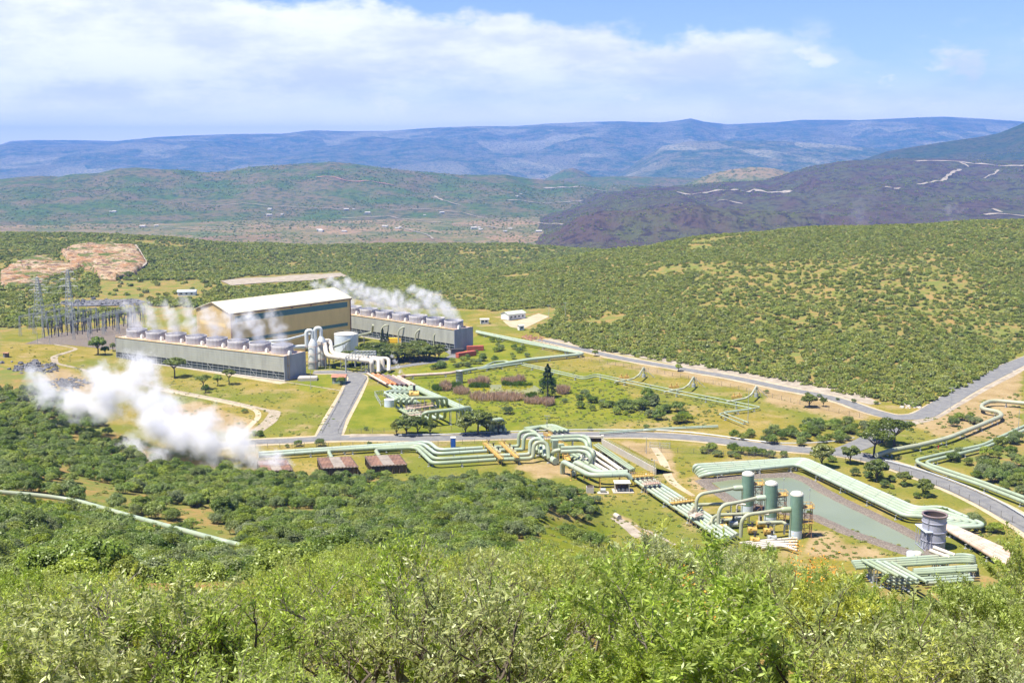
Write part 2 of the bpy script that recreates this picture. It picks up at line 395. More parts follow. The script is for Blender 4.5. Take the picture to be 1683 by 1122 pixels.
# ---------------------------------------------------------------- terrain
NEAR = [(-60, 116), (0, 104.2), (4, 102.4), (10, 99.8), (20, 96.9), (40, 89.8)]
PROFILE = {
    -700: [(80, 80), (150, 62), (260, 45), (380, 20), (520, 8), (640, 4), (1000, 4), (1500, 8), (1700, -30), (2200, -130)],
    0: [E(80, 1000), E(150, 930), E(230, 832), E(330, 745), (430, 7), (520, 4), (600, 4.5), (680, 0), (950, 0), (1050, -3), (1180, 8), E(1500, 382), (1700, -40), (2200, -130)],
    250: [E(80, 992), E(150, 945), E(230, 862), (330, 9), (372, 0), (520, 0), (950, 0), (1060, -4), (1180, -4), E(1500, 389), (1700, -45), (2300, -130)],
    450: [E(80, 988), E(150, 950), E(250, 862), (362, 0), (520, 0), (900, 0), (1060, -8), (1250, -14), E(1600, 393), (1850, -60), (2300, -130)],
    650: [E(80, 985), E(150, 948), E(250, 862), (360, 0), (520, 0), (850, 0), E(1130, 454), (1260, -30), E(1700, 398), (2000, -90), (2500, -130)],
    850: [E(80, 985), E(150, 948), E(230, 872), E(330, 800), (350, 0), (520, 0), (670, 0), E(1150, 433), (1320, -35), E(1750, 398), (2100, -100), (2500, -130)],
    1000: [E(80, 985), E(150, 960), (225, 26), (290, 0), (400, 0), (590, 0), E(880, 470), E(1150, 407), (1350, -20), (1800, -45), (2400, -130)],
    1150: [(80, 75), (150, 44), (215, 14), (262, 0), (400, 0), (548, 0), E(800, 470), E(1120, 390), (1300, 5), (1800, -90), (2400, -130)],
    1300: [(60, 79.5), (80, 71.5), (150, 40), (210, 10), (250, 0), (400, 0), (508, 0), E(800, 462), E(1110, 379), (1300, 15), (1800, -90), (2400, -130)],
    1450: [(60, 78), (80, 69.5), (150, 37), (210, 9), (245, 0), (400, 0), (480, 0), E(800, 455), E(1090, 371), (1300, 20), (1800, -90), (2400, -130)],
    1683: [(60, 79), (80, 71), (150, 38), (205, 10), (240, 0), (400, 0), (614, 0), E(830, 440), E(1080, 360), (1300, 22), (1800, -90), (2400, -130)],
    2400: [(80, 74), (150, 46), (220, 18), (270, 4), (400, 4), (614, 12), (830, 40), (1080, 64), (1300, 40), (1800, -90), (2400, -130)],
}
TAIL = [(3500, -130), (6000, -130), (30000, -150)]
YG = np.concatenate([np.arange(-60, 3, 3), np.geomspace(3, 60, 40)[0:-1], np.geomspace(60, 2600, 300)[:-1], np.geomspace(2600, 30000, 60)])
cols = sorted(PROFILE); svals = np.array([(c-841.5)/FPX for c in cols])
tab = []
for c in cols:
    pr = NEAR+PROFILE[c]+TAIL; ys = [a for a, b in pr]; zs = [b for a, b in pr]
    z = np.interp(YG, ys, zs)
    zz = z.copy()
    for it in range(6):                       # round the kinks on slopes, keep the level site level
        q = np.pad(zz, 1, 'edge'); sm = (q[:-2]+2*q[1:-1]+q[2:])/4; zz = np.where(np.abs(z) < .02, z, sm)
    tab.append(zz)
tab = np.array(tab)
SG = np.linspace(-.95, .95, 460)
Z = np.array([np.interp(SG, svals, tab[:, j]) for j in range(len(YG))])      # rows Y, cols s
XX = SG[None, :]*np.maximum(YG, 40)[:, None]; YY = np.repeat(YG[:, None], len(SG), 1)
k = 5; Zs = Z.copy()
for it in range(8):
    q = np.pad(Zs, ((0, 0), (1, 1)), 'edge'); Zs = (q[:, :-2]+q[:, 1:-1]*2+q[:, 2:])/4
flat = np.abs(Z) < .03; Z = np.where(flat, 0, Zs)
rough = fbm(XX, YY, 45, 4, 3)*np.clip(np.abs(Z)/6, 0, 1)*np.clip(YY/110, .1, 1)*5
rough += fbm(XX, YY, 300, 3, 9)*np.clip((YY-900)/300, 0, 1)*14
Z = np.where(flat & (YY < 900), 0, Z+rough*np.clip((30000-YY)/1000, 0, 1))
Z = np.where(YY > 30, Z, Z)
nr, nc = Z.shape
verts = np.stack([XX, YY, Z], -1).reshape(-1, 3)
ii = (np.arange(nr-1)[:, None]*nc+np.arange(nc-1)[None, :]).reshape(-1)
quads = np.stack([ii, ii+1, ii+nc+1, ii+nc], -1)
BV = BVHTree.FromPolygons([tuple(v) for v in verts.tolist()], quads.tolist())


def gz(x, y):
    h = BV.ray_cast(Vector((x, y, 900)), Vector((0, 0, -1))); return h[0].z if h[0] is not None else 0.0
def G(px, py, h=0.0):
    """ground point seen at a pixel, raised h metres"""
    d = raydir(px, py); st = 205 if px > 950 and py < 965 else 150
    a = BV.ray_cast(Vector((0, 0, CAMZ-h))+d*(st/d.y), d.normalized())[0]
    return P(px, py, h) if a is None else Vector((a.x, a.y, a.z+h))


# what grows or lies where (ground seen at these photo pixels)
PX, PY = to_px(XX, np.maximum(YY, 3.0), Z)
def zone(poly): return inpoly(PX, PY, poly) & (YY > 5)
cover = np.zeros(Z.shape+(3,))
site = [(0, 545), (110, 535), (230, 530), (560, 490), (800, 512), (900, 548), (1080, 590), (1250, 625), (1480, 665), (1683, 570), (1683, 730), (1560, 740), (1683, 830), (1683, 945), (1250, 945),
        (1060, 900), (900, 925), (880, 850), (860, 800), (720, 792), (590, 785), (330, 757), (180, 705), (110, 640), (0, 600)]
cover[..., 2] = 1; cover[zone(site)] = 0
for poly in ([(1000, 715), (1110, 735), (1120, 800), (1040, 760)], [(930, 580), (1200, 618), (1450, 668), (1400, 672), (1160, 632), (990, 600)], [(1250, 640), (1440, 670), (1420, 695), (1260, 668)], [(1330, 860), (1500, 925), (1320, 925)],
             [(1490, 690), (1683, 590), (1683, 730), (1540, 720)], [(830, 765), (920, 750), (960, 790), (880, 790)], [(330, 655), (440, 700), (400, 720), (250, 680)], [(1150, 760), (1200, 830), (1120, 800)],
             [(90, 600), (200, 640), (130, 660), (40, 640)], [(800, 515), (900, 520), (900, 545), (850, 540)], [(1000, 830), (1090, 880), (1060, 895), (1000, 850)]):
    cover[zone(poly), 0] = .75
for poly in ([(575, 630), (690, 640), (860, 690), (850, 715), (560, 710)], [(650, 600), (1000, 610), (1080, 690), (860, 695), (700, 650)], [(510, 610), (570, 612), (530, 650), (480, 640)],
             [(790, 545), (900, 560), (870, 600), (680, 608), (760, 560)], [(870, 850), (1010, 860), (1020, 920), (900, 920)]):
    cover[zone(poly), 1] = .8
for poly in ([(160, 455), (330, 450), (340, 495), (170, 490)], [(1180, 430), (1540, 420), (1600, 520), (1250, 520)], [(190, 800), (400, 860), (390, 885), (180, 840)]):
    mk = zone(poly); cover[mk, 2] = .6; cover[mk, 0] = .42
for it in range(2):
    for ax in (0, 1): cover = (np.roll(cover, 1, ax)+2*cover+np.roll(cover, -1, ax))/4
far = YG > 1950
def grid_mesh(name, V, q, mats, cov=None):
    me = bpy.data.meshes.new(name); me.vertices.add(len(V)); me.vertices.foreach_set('co', V.astype(np.float32).ravel())
    me.loops.add(q.size); me.loops.foreach_set('vertex_index', q.astype(np.int32).ravel())
    me.polygons.add(len(q)); me.polygons.foreach_set('loop_start', np.arange(0, q.size, q.shape[1], dtype=np.int32))
    me.polygons.foreach_set('use_smooth', np.ones(len(q), bool)); me.update(calc_edges=True)
    if cov is not None:
        a = me.attributes.new('cover', 'FLOAT_COLOR', 'POINT'); a.data.foreach_set('color', np.concatenate([cov, np.ones((len(cov), 1))], 1).astype(np.float32).ravel())
    return link(name, me, mats)
ground = grid_mesh('ground', verts, quads, [MAT['ground'], MAT['valley_land']], cover.reshape(-1, 3)); tag(ground, kind='structure')
mi = np.zeros((nr-1, nc-1), np.int32); mi[far[:-1]] = 1; ground.data.polygons.foreach_set('material_index', mi.ravel())


def drape(name, poly, m, dz=.04, step=None, kind='structure', px=True, amp=0.0, ascale=20, cell=3.0):
    """a sheet laid on the ground inside a polygon"""
    w = [G(*p) if px else Vector(p) for p in poly]; q2 = [(v.x, v.y) for v in w]
    bm = bmesh.new(); vs = [bm.verts.new((x, y, 0)) for x, y in q2]; bm.faces.new(vs)
    bmesh.ops.triangulate(bm, faces=bm.faces[:])
    for it in range(9):
        es = [e for e in bm.edges if e.calc_length() > cell]
        if not es or len(bm.verts) > 30000: break
        bmesh.ops.subdivide_edges(bm, edges=es, cuts=1); bmesh.ops.triangulate(bm, faces=[f for f in bm.faces if len(f.verts) > 4])
    bm.verts.ensure_lookup_table()
    bd = {v for e in bm.edges if e.is_boundary for v in e.verts}
    for v in bm.verts:
        z = gz(v.co.x, v.co.y)+dz
        if amp and v not in bd: z += amp*(float(fbm([v.co.x], [v.co.y], ascale, 4, 5)[0])+.5)
        v.co.z = z
    me = bpy.data.meshes.new(name); bm.normal_update()
    for f in bm.faces:
        if f.normal.z < 0: f.normal_flip()
        f.smooth = True
    bm.to_mesh(me); bm.free()
    o = link(name, me, MAT[m]); return tag(o, kind=kind)


def fillet(pts, rad=2.0, n=5):
    pts = [Vector(p) for p in pts]; out = [pts[0]]
    for i in range(1, len(pts)-1):
        a, b, c = pts[i-1], pts[i], pts[i+1]; la, lc = (a-b).length, (c-b).length
        if la < .01 or lc < .01: continue
        d = min(rad, la*.48, lc*.48); p0 = b+(a-b)*d/la; p2 = b+(c-b)*d/lc
        for j in range(n+1):
            t = j/n; out.append(p0*(1-t)**2+b*2*t*(1-t)+p2*t*t)
    out.append(pts[-1]); return out


def ribbon(name, pts, width, m, dz=.04, px=True, rad=25, kind='structure', step=5.0):
    """road or path: a strip following the ground; width may vary per point"""
    w = [G(p[0], p[1]) if px else Vector(p) for p in pts]
    ws = width if isinstance(width, (list, tuple)) else [width]*len(w)
    c = fillet(w, rad, 6); cum = [0]
    out = []
    for i in range(len(c)-1):
        L = (c[i+1]-c[i]).length; n = max(1, int(L/step))
        for j in range(n): out.append(c[i].lerp(c[i+1], j/n))
    out.append(c[-1]); tot = [0]
    for i in range(1, len(out)): tot.append(tot[-1]+(out[i]-out[i-1]).length)
    ref = [0]
    for i in range(1, len(w)): ref.append(ref[-1]+(w[i]-w[i-1]).length)
    vs = []; fs = []; nx = 4
    for i, p in enumerate(out):
        t = (out[min(i+1, len(out)-1)]-out[max(i-1, 0)]); t.z = 0; t.normalize(); sd = Vector((t.y, -t.x, 0)); wd = float(np.interp(tot[i]*ref[-1]/max(tot[-1], .01), ref, ws))
        for k in range(nx+1):
            q = p+sd*wd*(k/nx-.5); vs.append((q.x, q.y, gz(q.x, q.y)+dz))
    for i in range(len(out)-1):
        for k in range(nx): a = i*(nx+1)+k; fs.append((a, a+1, a+nx+2, a+nx+1))
    b = MB(); b.add(vs, fs, 0, True); o = b.build(name, MAT[m]); return tag(o, kind=kind), out


# ---------------------------------------------------------------- far hills
def ridge(name, line, Y, front, back, base, m, amp=12, gully=60, n=260, rows=46, seed=1, rough_scale=400, prof=1.3):
    """a range of hills: crest heights from the skyline, real slopes in front of and behind it"""
    xs = np.linspace(line[0][0], line[-1][0], n); pys = np.interp(xs, [a for a, b in line], [b for a, b in line])
    Yc = np.interp(xs, [a for a, b in Y], [b for a, b in Y]) if isinstance(Y, list) else np.full(n, float(Y))
    kk = np.tan(TILT+np.arctan((pys-561)/FPX)); zc = CAMZ-kk*Yc; X = (xs-841.5)/FPX*Yc
    T = np.concatenate([np.linspace(-1, 0, int(rows*.72))[:-1], np.linspace(0, 1, rows-int(rows*.72)+1)])
    V = np.zeros((len(T), n, 3))
    uu = np.linspace(0, 1, n); tp = np.clip(8*np.minimum(uu, 1-uu), 0, 1)
    for i, t in enumerate(T):
        yy = Yc+(t*front if t < 0 else t*back); a = abs(t)
        f = (1-a)**prof*(1-.0*a) if t < 0 else (1-a)**1.0
        f = f*(1+.0)
        xx = X*yy/Yc if t < 0 else X
        gl = fbm(xx, yy*.35, gully, 4, seed)*amp*2*math.sin(math.pi*min(1, a*1.15+.03)) if a < .97 else 0
        rg = fbm(xx, yy, rough_scale, 5, seed+5)*amp*1.6*(a > 0)*(1-a)
        V[i, :, 0] = xx; V[i, :, 1] = yy; V[i, :, 2] = base+(zc-base)*f*np.where(xs < 1000, tp**.75, 1)+(gl+rg*min(1, a*6))*tp-3*(1-tp)
    V[0, :, 2] = base-25; V[-1, :, 2] = base-25
    ii = (np.arange(len(T)-1)[:, None]*n+np.arange(n-1)[None, :]).reshape(-1)
    return tag(grid_mesh(name, V.reshape(-1, 3), np.stack([ii, ii+1, ii+n+1, ii+n], -1), [MAT[m]]), kind='structure')


ESC = [(-500, 246), (-60, 246), (8, 239), (30, 232), (70, 231), (130, 231), (200, 232), (260, 226), (330, 223), (400, 220), (470, 220), (520, 215), (560, 216), (640, 216), (700, 211), (780, 208), (850, 208), (900, 204), (960, 201),
       (1020, 200), (1080, 202), (1110, 199), (1130, 195), (1150, 200), (1190, 205), (1260, 201), (1310, 197), (1400, 198), (1450, 196), (1540, 192), (1600, 196), (1650, 199), (1683, 203), (1900, 210), (2300, 215)]
ridge('escarpment_hills', ESC, 15500, 4700, 5000, -140, 'escarpment', 115, 900, 420, 70, 2, 2200, .8)
ridge('terrace_hills', [(1010, 291), (1050, 262), (1085, 240), (1130, 232), (1250, 231), (1330, 235), (1400, 241), (1470, 248), (1560, 262)], 10500, 2000, 1500, -135, 'escarpment', 25, 240, 160, 40, 4, 1200, .8)
ridge('mid_hills', [(-500, 300), (-100, 297), (0, 295), (40, 291), (75, 289), (95, 293), (120, 287), (170, 284), (200, 277), (230, 275), (262, 278), (300, 279), (335, 284), (370, 282), (420, 274), (480, 270), (550, 266), (590, 270), (640, 277), (700, 283),
                   (760, 288), (830, 287), (870, 294), (960, 300), (1060, 306), (1130, 320)], [(-500, 4600), (500, 5200), (1130, 5600)], 1250, 2500, -132, 'mid_hill', 24, 170, 420, 60, 6, 420, 1.15)
ridge('cone_hill', [(880, 301), (905, 290), (925, 279), (940, 276), (958, 282), (975, 292), (1010, 298)], 7400, 500, 500, -135, 'mid_hill', 6, 150, 70, 24, 7, 300, .9)
ridge('low_hills', [(860, 303), (900, 296), (960, 291), (1040, 290), (1100, 292), (1160, 293), (1230, 290), (1300, 292), (1420, 296)], 6900, 700, 900, -135, 'mid_hill', 9, 150, 160, 30, 8, 300, .9)
ridge('pale_hill', [(1120, 304), (1160, 288), (1195, 279), (1235, 274), (1270, 277), (1310, 288), (1360, 300)], 5300, 450, 500, -132, 'valley_land', 10, 90, 90, 30, 12, 150, .9)
ridge('lava_hills', [(850, 386), (882, 372), (915, 352), (962, 331), (1040, 315), (1110, 306), (1180, 300), (1260, 296), (1300, 281), (1330, 272), (1400, 263), (1470, 260), (1560, 262), (1683, 264), (2000, 262), (2300, 265)],
      [(850, 3500), (1100, 4600), (1300, 5000), (2300, 5000)], 2100, 2000, -132, 'lava', 30, 110, 520, 120, 14, 170, .75)
ridge('lava_front', [(862, 402), (884, 391), (905, 375), (940, 359), (985, 346), (1040, 346), (1090, 340), (1150, 337), (1210, 345), (1290, 348), (1360, 352), (1430, 360), (1500, 372), (1560, 390)], 3000, 300, 450, -131, 'lava', 20, 50, 420, 44, 17, 60, .6)
ridge('green_mountain', [(1420, 262), (1450, 248), (1500, 240), (1560, 231), (1600, 225), (1630, 219), (1655, 208), (1683, 195), (1760, 160), (1900, 130), (2100, 150), (2400, 230)], 6800, 1600, 2200, -130, 'green_mountain', 26, 260, 240, 50, 20, 600, 1.1)

VF, QF, nb_ = [], [], 0
for o in [q for q in bpy.data.objects if q.type == 'MESH' and q.get('kind') == 'structure']:
    a_ = np.zeros(len(o.data.vertices)*3, np.float32); o.data.vertices.foreach_get('co', a_); q_ = np.zeros(len(o.data.loops), np.int32); o.data.loops.foreach_get('vertex_index', q_)
    VF.append(a_.reshape(-1, 3)); QF.append(q_.reshape(-1, 4)+nb_); nb_ += len(VF[-1])
BF = BVHTree.FromPolygons(np.concatenate(VF).tolist(), np.concatenate(QF).tolist())
def fz(x, y): h = BF.ray_cast(Vector((x, y, 3000)), Vector((0, 0, -1))); return h[0].z if h[0] is not None else -130
def F(px, py):
    d = raydir(px, py); a = BF.ray_cast(Vector((0, 0, CAMZ))+d*(1300/d.y), d.normalized())[0]; return a if a is not None else None
def far_ribbon(pts, wd, m, dz=2.5):
    w_ = [F(*p) for p in pts]; w_ = [v for v in w_ if v is not None]
    if len(w_) < 2: return
    out = []
    for a, c in zip(w_, w_[1:]):
        n = max(2, min(40, int((c-a).length/25)))
        if (c-a).length > 420: continue
        out += [a.lerp(c, k/n) for k in range(n)]
    out.append(w_[-1]); vs = []; fs = []
    for i, p in enumerate(out):
        t = out[min(i+1, len(out)-1)]-out[max(i-1, 0)]; t.z = 0; t.normalize(); sd = Vector((t.y, -t.x, 0))
        for k in (-.5, 0, .5): q = p+sd*wd*.5*k*(1+.5*math.sin(i*1.7)); vs.append((q.x, q.y, fz(q.x, q.y)+dz))
    for i in range(len(out)-1):
        for k in (0, 1): a = i*3+k; fs.append((a, a+1, a+4, a+3))
    b = MB(); b.add(vs, fs); tag(b.build('far_track', MAT[m]), kind='structure')
for pts, wd, m in (([(1505, 266), (1540, 265), (1580, 267), (1620, 270), (1683, 273), (1720, 276)], 40, 'pale_path'), ([(1578, 268), (1592, 275)], 24, 'pale_path'), ([(1578, 279), (1560, 288), (1552, 296), (1525, 301), (1508, 304)], 26, 'pale_path'), ([(1640, 280), (1636, 286), (1618, 294)], 18, 'pale_path'),
                   ([(1112, 316), (1150, 318), (1200, 314), (1240, 312), (1300, 316)], 34, 'sand_pale'), ([(1180, 331), (1220, 336)], 16, 'sand_pale'), ([(1458, 309), (1475, 310)], 34, 'pale_path'), ([(1618, 354), (1640, 352), (1683, 356)], 30, 'pale_path'), ([(1632, 344), (1646, 350)], 22, 'pale_path'),
                   ([(714, 323), (728, 330), (757, 338)], 16, 'pale_path'), ([(640, 346), (700, 344), (760, 350), (830, 362), (880, 366), (925, 370)], 12, 'pale_path'), ([(560, 360), (640, 356), (720, 366), (800, 372), (860, 380)], 12, 'sand_pale'), ([(655, 374), (700, 386), (712, 394)], 10, 'sand_pale'),
                   ([(330, 338), (400, 335), (470, 340), (560, 345)], 10, 'sand_pale'), ([(835, 330), (900, 334), (960, 330)], 18, 'sand_pale'), ([(240, 372), (330, 378), (420, 374)], 12, 'sand_pale'), ([(520, 292), (560, 295), (610, 298), (650, 306)], 26, 'rust_steel'), ([(895, 310), (960, 308), (1010, 310)], 40, 'sand_pale')): far_ribbon(pts, wd, m)

# ---------------------------------------------------------------- roads, paths, clearings, water
road_low, road_low_c = ribbon('lower_road', [(330, 736), (400, 727), (480, 724), (560, 719), (700, 721), (840, 716), (985, 714), (1080, 715), (1150, 720), (1220, 729), (1300, 738), (1365, 742), (1420, 750), (1480, 768), (1560, 797), (1620, 824), (1700, 868), (1790, 940)], [7, 7, 7, 7.5, 8, 8, 8, 8, 8, 8, 8, 9, 9.5, 8, 8, 8, 8, 8], 'asphalt', .12)
road_up, road_up_c = ribbon('upper_road', [(885, 558), (930, 568), (974, 578), (1045, 594), (1159, 612), (1250, 630), (1315, 643), (1387, 659), (1424, 674), (1473, 687), (1516, 684), (1573, 648), (1683, 591), (1800, 545)], [5, 5, 6, 6, 6, 6, 6, 6.5, 7.5, 8.5, 9, 9, 9, 9], 'asphalt', .12)
site_road, site_road_c = ribbon('site_road', [(538, 722), (552, 690), (575, 650), (590, 618), (560, 611), (515, 612)], [9.5, 8, 8, 9, 8, 7], 'asphalt', .125, rad=6)
loop_road, loop_c = ribbon('loop_road', [(590, 613), (668, 601), (729, 592), (752, 584), (738, 576), (715, 573)], [6, 6, 6, 6, 6, 6], 'asphalt', .115, rad=12)
for nm_, cc_, wd_ in (('verge', road_low_c, 11.5), ('verge', road_up_c, 10.5), ('verge', site_road_c, 11)): ribbon(nm_, [tuple(q) for q in cc_[::4]]+[tuple(cc_[-1])], wd_, 'dirt_track', .034, px=False, rad=3)
ribbon('junction_road', [(1378, 744), (1415, 731), (1450, 712), (1478, 690)], [8, 9, 9, 9], 'asphalt', .13, rad=20)
ribbon('road_shoulder', [(575, 716), (640, 715), (700, 714), (760, 713)], [5, 3, 2, 1], 'sand_pale', .135)
ribbon('pale_path', [(60, 562), (128, 573), (88, 586), (91, 597), (177, 618), (282, 641), (371, 658), (440, 674)], [1.6, 2.0, 3.5, 3, 2.4, 2.4, 2.4, 2.6], 'pale_path', .05, rad=5)
ribbon('pale_path', [(440, 674), (453, 677), (444, 692), (418, 712)], [4, 5, 5.5, 4.5], 'pale_path', .054, rad=3)
ribbon('dirt_path', [(265, 640), (330, 652), (420, 672), (427, 684), (405, 705), (390, 718)], [5, 4, 2.4, 2.4, 2.4, 2.4], 'dirt_track', .045, rad=8)
ribbon('site_path', [(250, 597), (340, 609), (420, 621), (500, 632), (562, 642)], 1.1, 'pale_path', .05)
ribbon('yard_strip', [(195, 585), (300, 603), (400, 619), (466, 630)], 4.5, 'dirt_track', .045)
ribbon('dirt_path', [(1075, 735), (1092, 760), (1100, 790), (1140, 815)], [2.5, 3, 3, 1.5], 'dirt_track', .045)
ribbon('dirt_path', [(1010, 849), (1055, 867), (1110, 895)], 1.0, 'pale_path', .05)
ribbon('concrete_path', [(1010, 850), (1030, 863), (1052, 883)], [3.0, 3.4, 3.6], 'sand_pale', .056)
ribbon('verge', [(900, 557), (1045, 583), (1200, 611), (1330, 634), (1400, 650), (1440, 664)], [6, 9, 12, 14, 12, 6], 'sand_pale', .03)
ribbon('verge', [(1478, 700), (1530, 688), (1590, 652), (1683, 603)], [4, 5, 5, 5], 'sand_pale', .03)
drape('gravel_yard', [(826, 527), (850, 527), (885, 515), (903, 520), (880, 531), (858, 541), (838, 537)], 'dirt_track', .05)
drape('dry_riverbed', [(362, 462), (400, 458), (470, 454), (560, 449), (575, 455), (520, 461), (440, 465), (380, 470)], 'sand_pale', .5, cell=12)
0 and drape('clearing', [(165, 470), (190, 460), (300, 463), (330, 478), (300, 486), (190, 486)], 'dirt_track', .5, cell=12)
drape('quarry_floor', [(0, 448), (30, 432), (60, 422), (95, 430), (118, 436), (140, 440), (100, 452), (70, 466), (30, 474), (0, 470)], 'quarry_rock', .4, amp=5, ascale=15, cell=4)
drape('quarry_face', [(100, 418), (130, 406), (180, 405), (222, 406), (242, 436), (225, 452), (190, 462), (165, 460), (150, 445), (118, 437)], 'quarry_rock', .4, amp=8, ascale=15, cell=4)
ribbon('quarry_track', [(222, 406), (240, 437), (215, 452), (188, 461)], 4, 'sand_pale', 3.0)
drape('pond_bed', [(100, 500), (150, 494), (225, 492), (240, 497), (190, 503), (120, 504)], 'scrap_rock', .5, cell=12)
drape('substation_yard', [(40, 565), (90, 548), (230, 528), (240, 550), (190, 575), (110, 567)], 'gravel', .05, cell=8)

# settling pond: water, stony bank
PW = [(1170, 793), (1200, 788), (1296, 784), (1316, 790), (1345, 809), (1400, 836), (1450, 860), (1514, 893), (1520, 912), (1475, 897), (1400, 871), (1347, 848), (1262, 833), (1212, 822)]
drape('pond_water', PW, 'pond_water', .05, cell=30)
pc0 = [G(*p) for p in PW]; pc = []
for i in range(len(pc0)):
    a, c_ = pc0[i], pc0[(i+1) % len(pc0)]; k_ = max(1, int((c_-a).length/4))
    for j in range(k_): q = a.lerp(c_, j/k_); pc.append(Vector((q.x+random.uniform(-.35, .35), q.y+random.uniform(-.35, .35), 0)))
b = MB(); n = len(pc); rings = []
for off, z in ((0, .02), (-1.0, .6), (-3.4, .65), (-4.6, .01)):
    row = []
    for i in range(n):
        a, c_, d = pc[i-1], pc[i], pc[(i+1) % n]
        t1 = (c_-a).normalized(); t2 = (d-c_).normalized(); nn = Vector((t1.y+t2.y, -t1.x-t2.x, 0)).normalized()
        row.append(c_+nn*off/max(.6, nn.dot(Vector((t2.y, -t2.x, 0)))) if nn.length else c_)
    rings.append([(v.x, v.y, z) for v in row])
area = sum(pc[i].x*pc[(i+1) % n].y-pc[(i+1) % n].x*pc[i].y for i in range(n))
if area > 0:                                                 # make offsets point away from the water
    rings = []
    for off, z in ((0, .02), (1.0, .6), (3.4, .65), (4.6, .01)):
        row = []
        for i in range(n):
            a, c_, d = pc[i-1], pc[i], pc[(i+1) % n]; t1 = (c_-a).normalized(); t2 = (d-c_).normalized(); nn = Vector((t1.y+t2.y, -t1.x-t2.x, 0)).normalized()
            row.append(c_+nn*off/max(.6, nn.dot(Vector((t2.y, -t2.x, 0)))))
        rings.append([(v.x, v.y, z) for v in row])
vs = sum(rings, []); fs = [(k*n+i, k*n+(i+1) % n, (k+1)*n+(i+1) % n, (k+1)*n+i) for k in range(3) for i in range(n)]
b.add(vs, fs); tag(b.build('gravel_bank', MAT['gravel']), kind='structure')
drape('marsh_water', [(768, 640), (800, 633), (850, 630), (880, 634), (892, 643), (878, 652), (830, 654), (790, 650)], 'marsh_water', .05, cell=20)


# ---------------------------------------------------------------- pipelines
def pipe_tube(b, pts, r, rad, n=12, bands=True, mi=0, band_step=6.5):
    c = fillet(pts, rad, 6); b.tube(c, r, n, mi)
    if bands:
        acc = 0
        for i in range(len(c)-1):
            L = (c[i+1]-c[i]).length
            if L > 5:
                k = int(L/band_step)
                for j in range(1, k+1):
                    q = c[i].lerp(c[i+1], j/(k+1)); t = (c[i+1]-c[i]).normalized(); b.tube([q-t*.08, q+t*.08], r*1.04, n, mi+1, False)
    return c


def support_mesh(q, t, r, zg, style):
    s = MB(); sd = Vector((t.y, -t.x, 0)).normalized(); w_ = r*1.35; h = q.z-r-.02
    rz = math.atan2(sd.y, sd.x)
    if h-zg < .25: s.box((q.x, q.y, zg+.1), (w_*2.2, .9, .45), rz); return s
    s.box((q.x, q.y, h-.09), (w_*2.1, .28, .18), rz)
    for k in (-1, 1):
        p = q+sd*w_*k*.8; s.bar((p.x, p.y, zg-.15), (p.x, p.y, h-.17), .2)
        s.box((p.x, p.y, zg+.06), (.7, .7, .22), rz)
    if h-zg > 3: s.bar((q+sd*w_*.8).to_tuple()[:2]+(zg+.3,), (q-sd*w_*.8).to_tuple()[:2]+(h-.3,), .12)
    return s


def pipeline(pts, r, label, group=None, m='green_pipe', rad=3.0, sup=14.0, supm='grey_steel', name='pipeline', cat='pipeline', n=12, bands=True):
    pts = [Vector(p) for p in pts]; root = empty(name, (pts[0].x, pts[0].y, gz(pts[0].x, pts[0].y)), label, cat, group)
    b = MB(); c = pipe_tube(b, pts, r, rad, n, bands); b.build('pipe', [MAT[m], MAT['pipe_band']], root)
    if sup:
        acc = sup*.5; cnt = 0
        for i in range(len(c)-1):
            d = c[i+1]-c[i]; L = d.length; t = d.normalized()
            if abs(t.z) > .5: continue
            while acc < L and cnt < 90:
                q = c[i]+t*acc; zg = gz(q.x, q.y)
                if q.z-zg > r*.8: support_mesh(q, t, r, zg, 0).build('support', MAT[supm], root); cnt += 1
                acc += sup
            acc -= L
    return root


ORD = ['first', 'second', 'third', 'fourth', 'fifth', 'sixth', 'seventh', 'eighth']
def lerp2(a, b, f): return tuple(a[i]*(1-f)+b[i]*f for i in range(len(a)))
def bundle(A, B, n, r, lab, group, m='green_pipe', h=None, rad=3.0, sup=14.0, sides=12, **kw):
    """n separate pipes spread between two drawn edge lines A (far) and B (near); points are (px, py, height)"""
    for i in range(n):
        f = i/(n-1) if n > 1 else 0
        pts = [G(*lerp2(a, b_, f)) for a, b_ in zip(A, B)]
        pipeline(pts, r, lab % ORD[i], group, m, rad, sup, n=sides, **kw)


# four pipes with the double bend beside the lower road
L4 = [[(425, 744.5, 1.7), (705, 726, 1.7), (721, 739.5, 1.7), (793, 735.5, 1.7)],
      [(425, 749, 1.7), (695, 729, 1.7), (717.5, 746, 1.7), (800, 740.5, 1.7)],
      [(546, 753, 1.7), (539, 740.5, 1.7), (688, 732, 1.7), (715, 754.5, 1.7), (811, 748.5, 1.7)],
      [(624, 750, 1.7), (616, 738.5, 1.7), (684, 735, 1.7), (711, 761.5, 1.7), (815, 754.8, 1.7)]]
NM = ['farthest pale green pipe with a double bend, nearest to the road and blue toilet cabin', 'second pale green pipe from the road, running into the steam plume', 'pale green pipe that ends at the middle rusty roofed silencer shed', 'pale green pipe nearest the bushes, ending at the rusty shed beside the tree']
for p, l in zip(L4, NM): pipeline([G(*q) for q in p], .68, l, 'double bend pipes by the lower road', rad=3.2, sup=12)

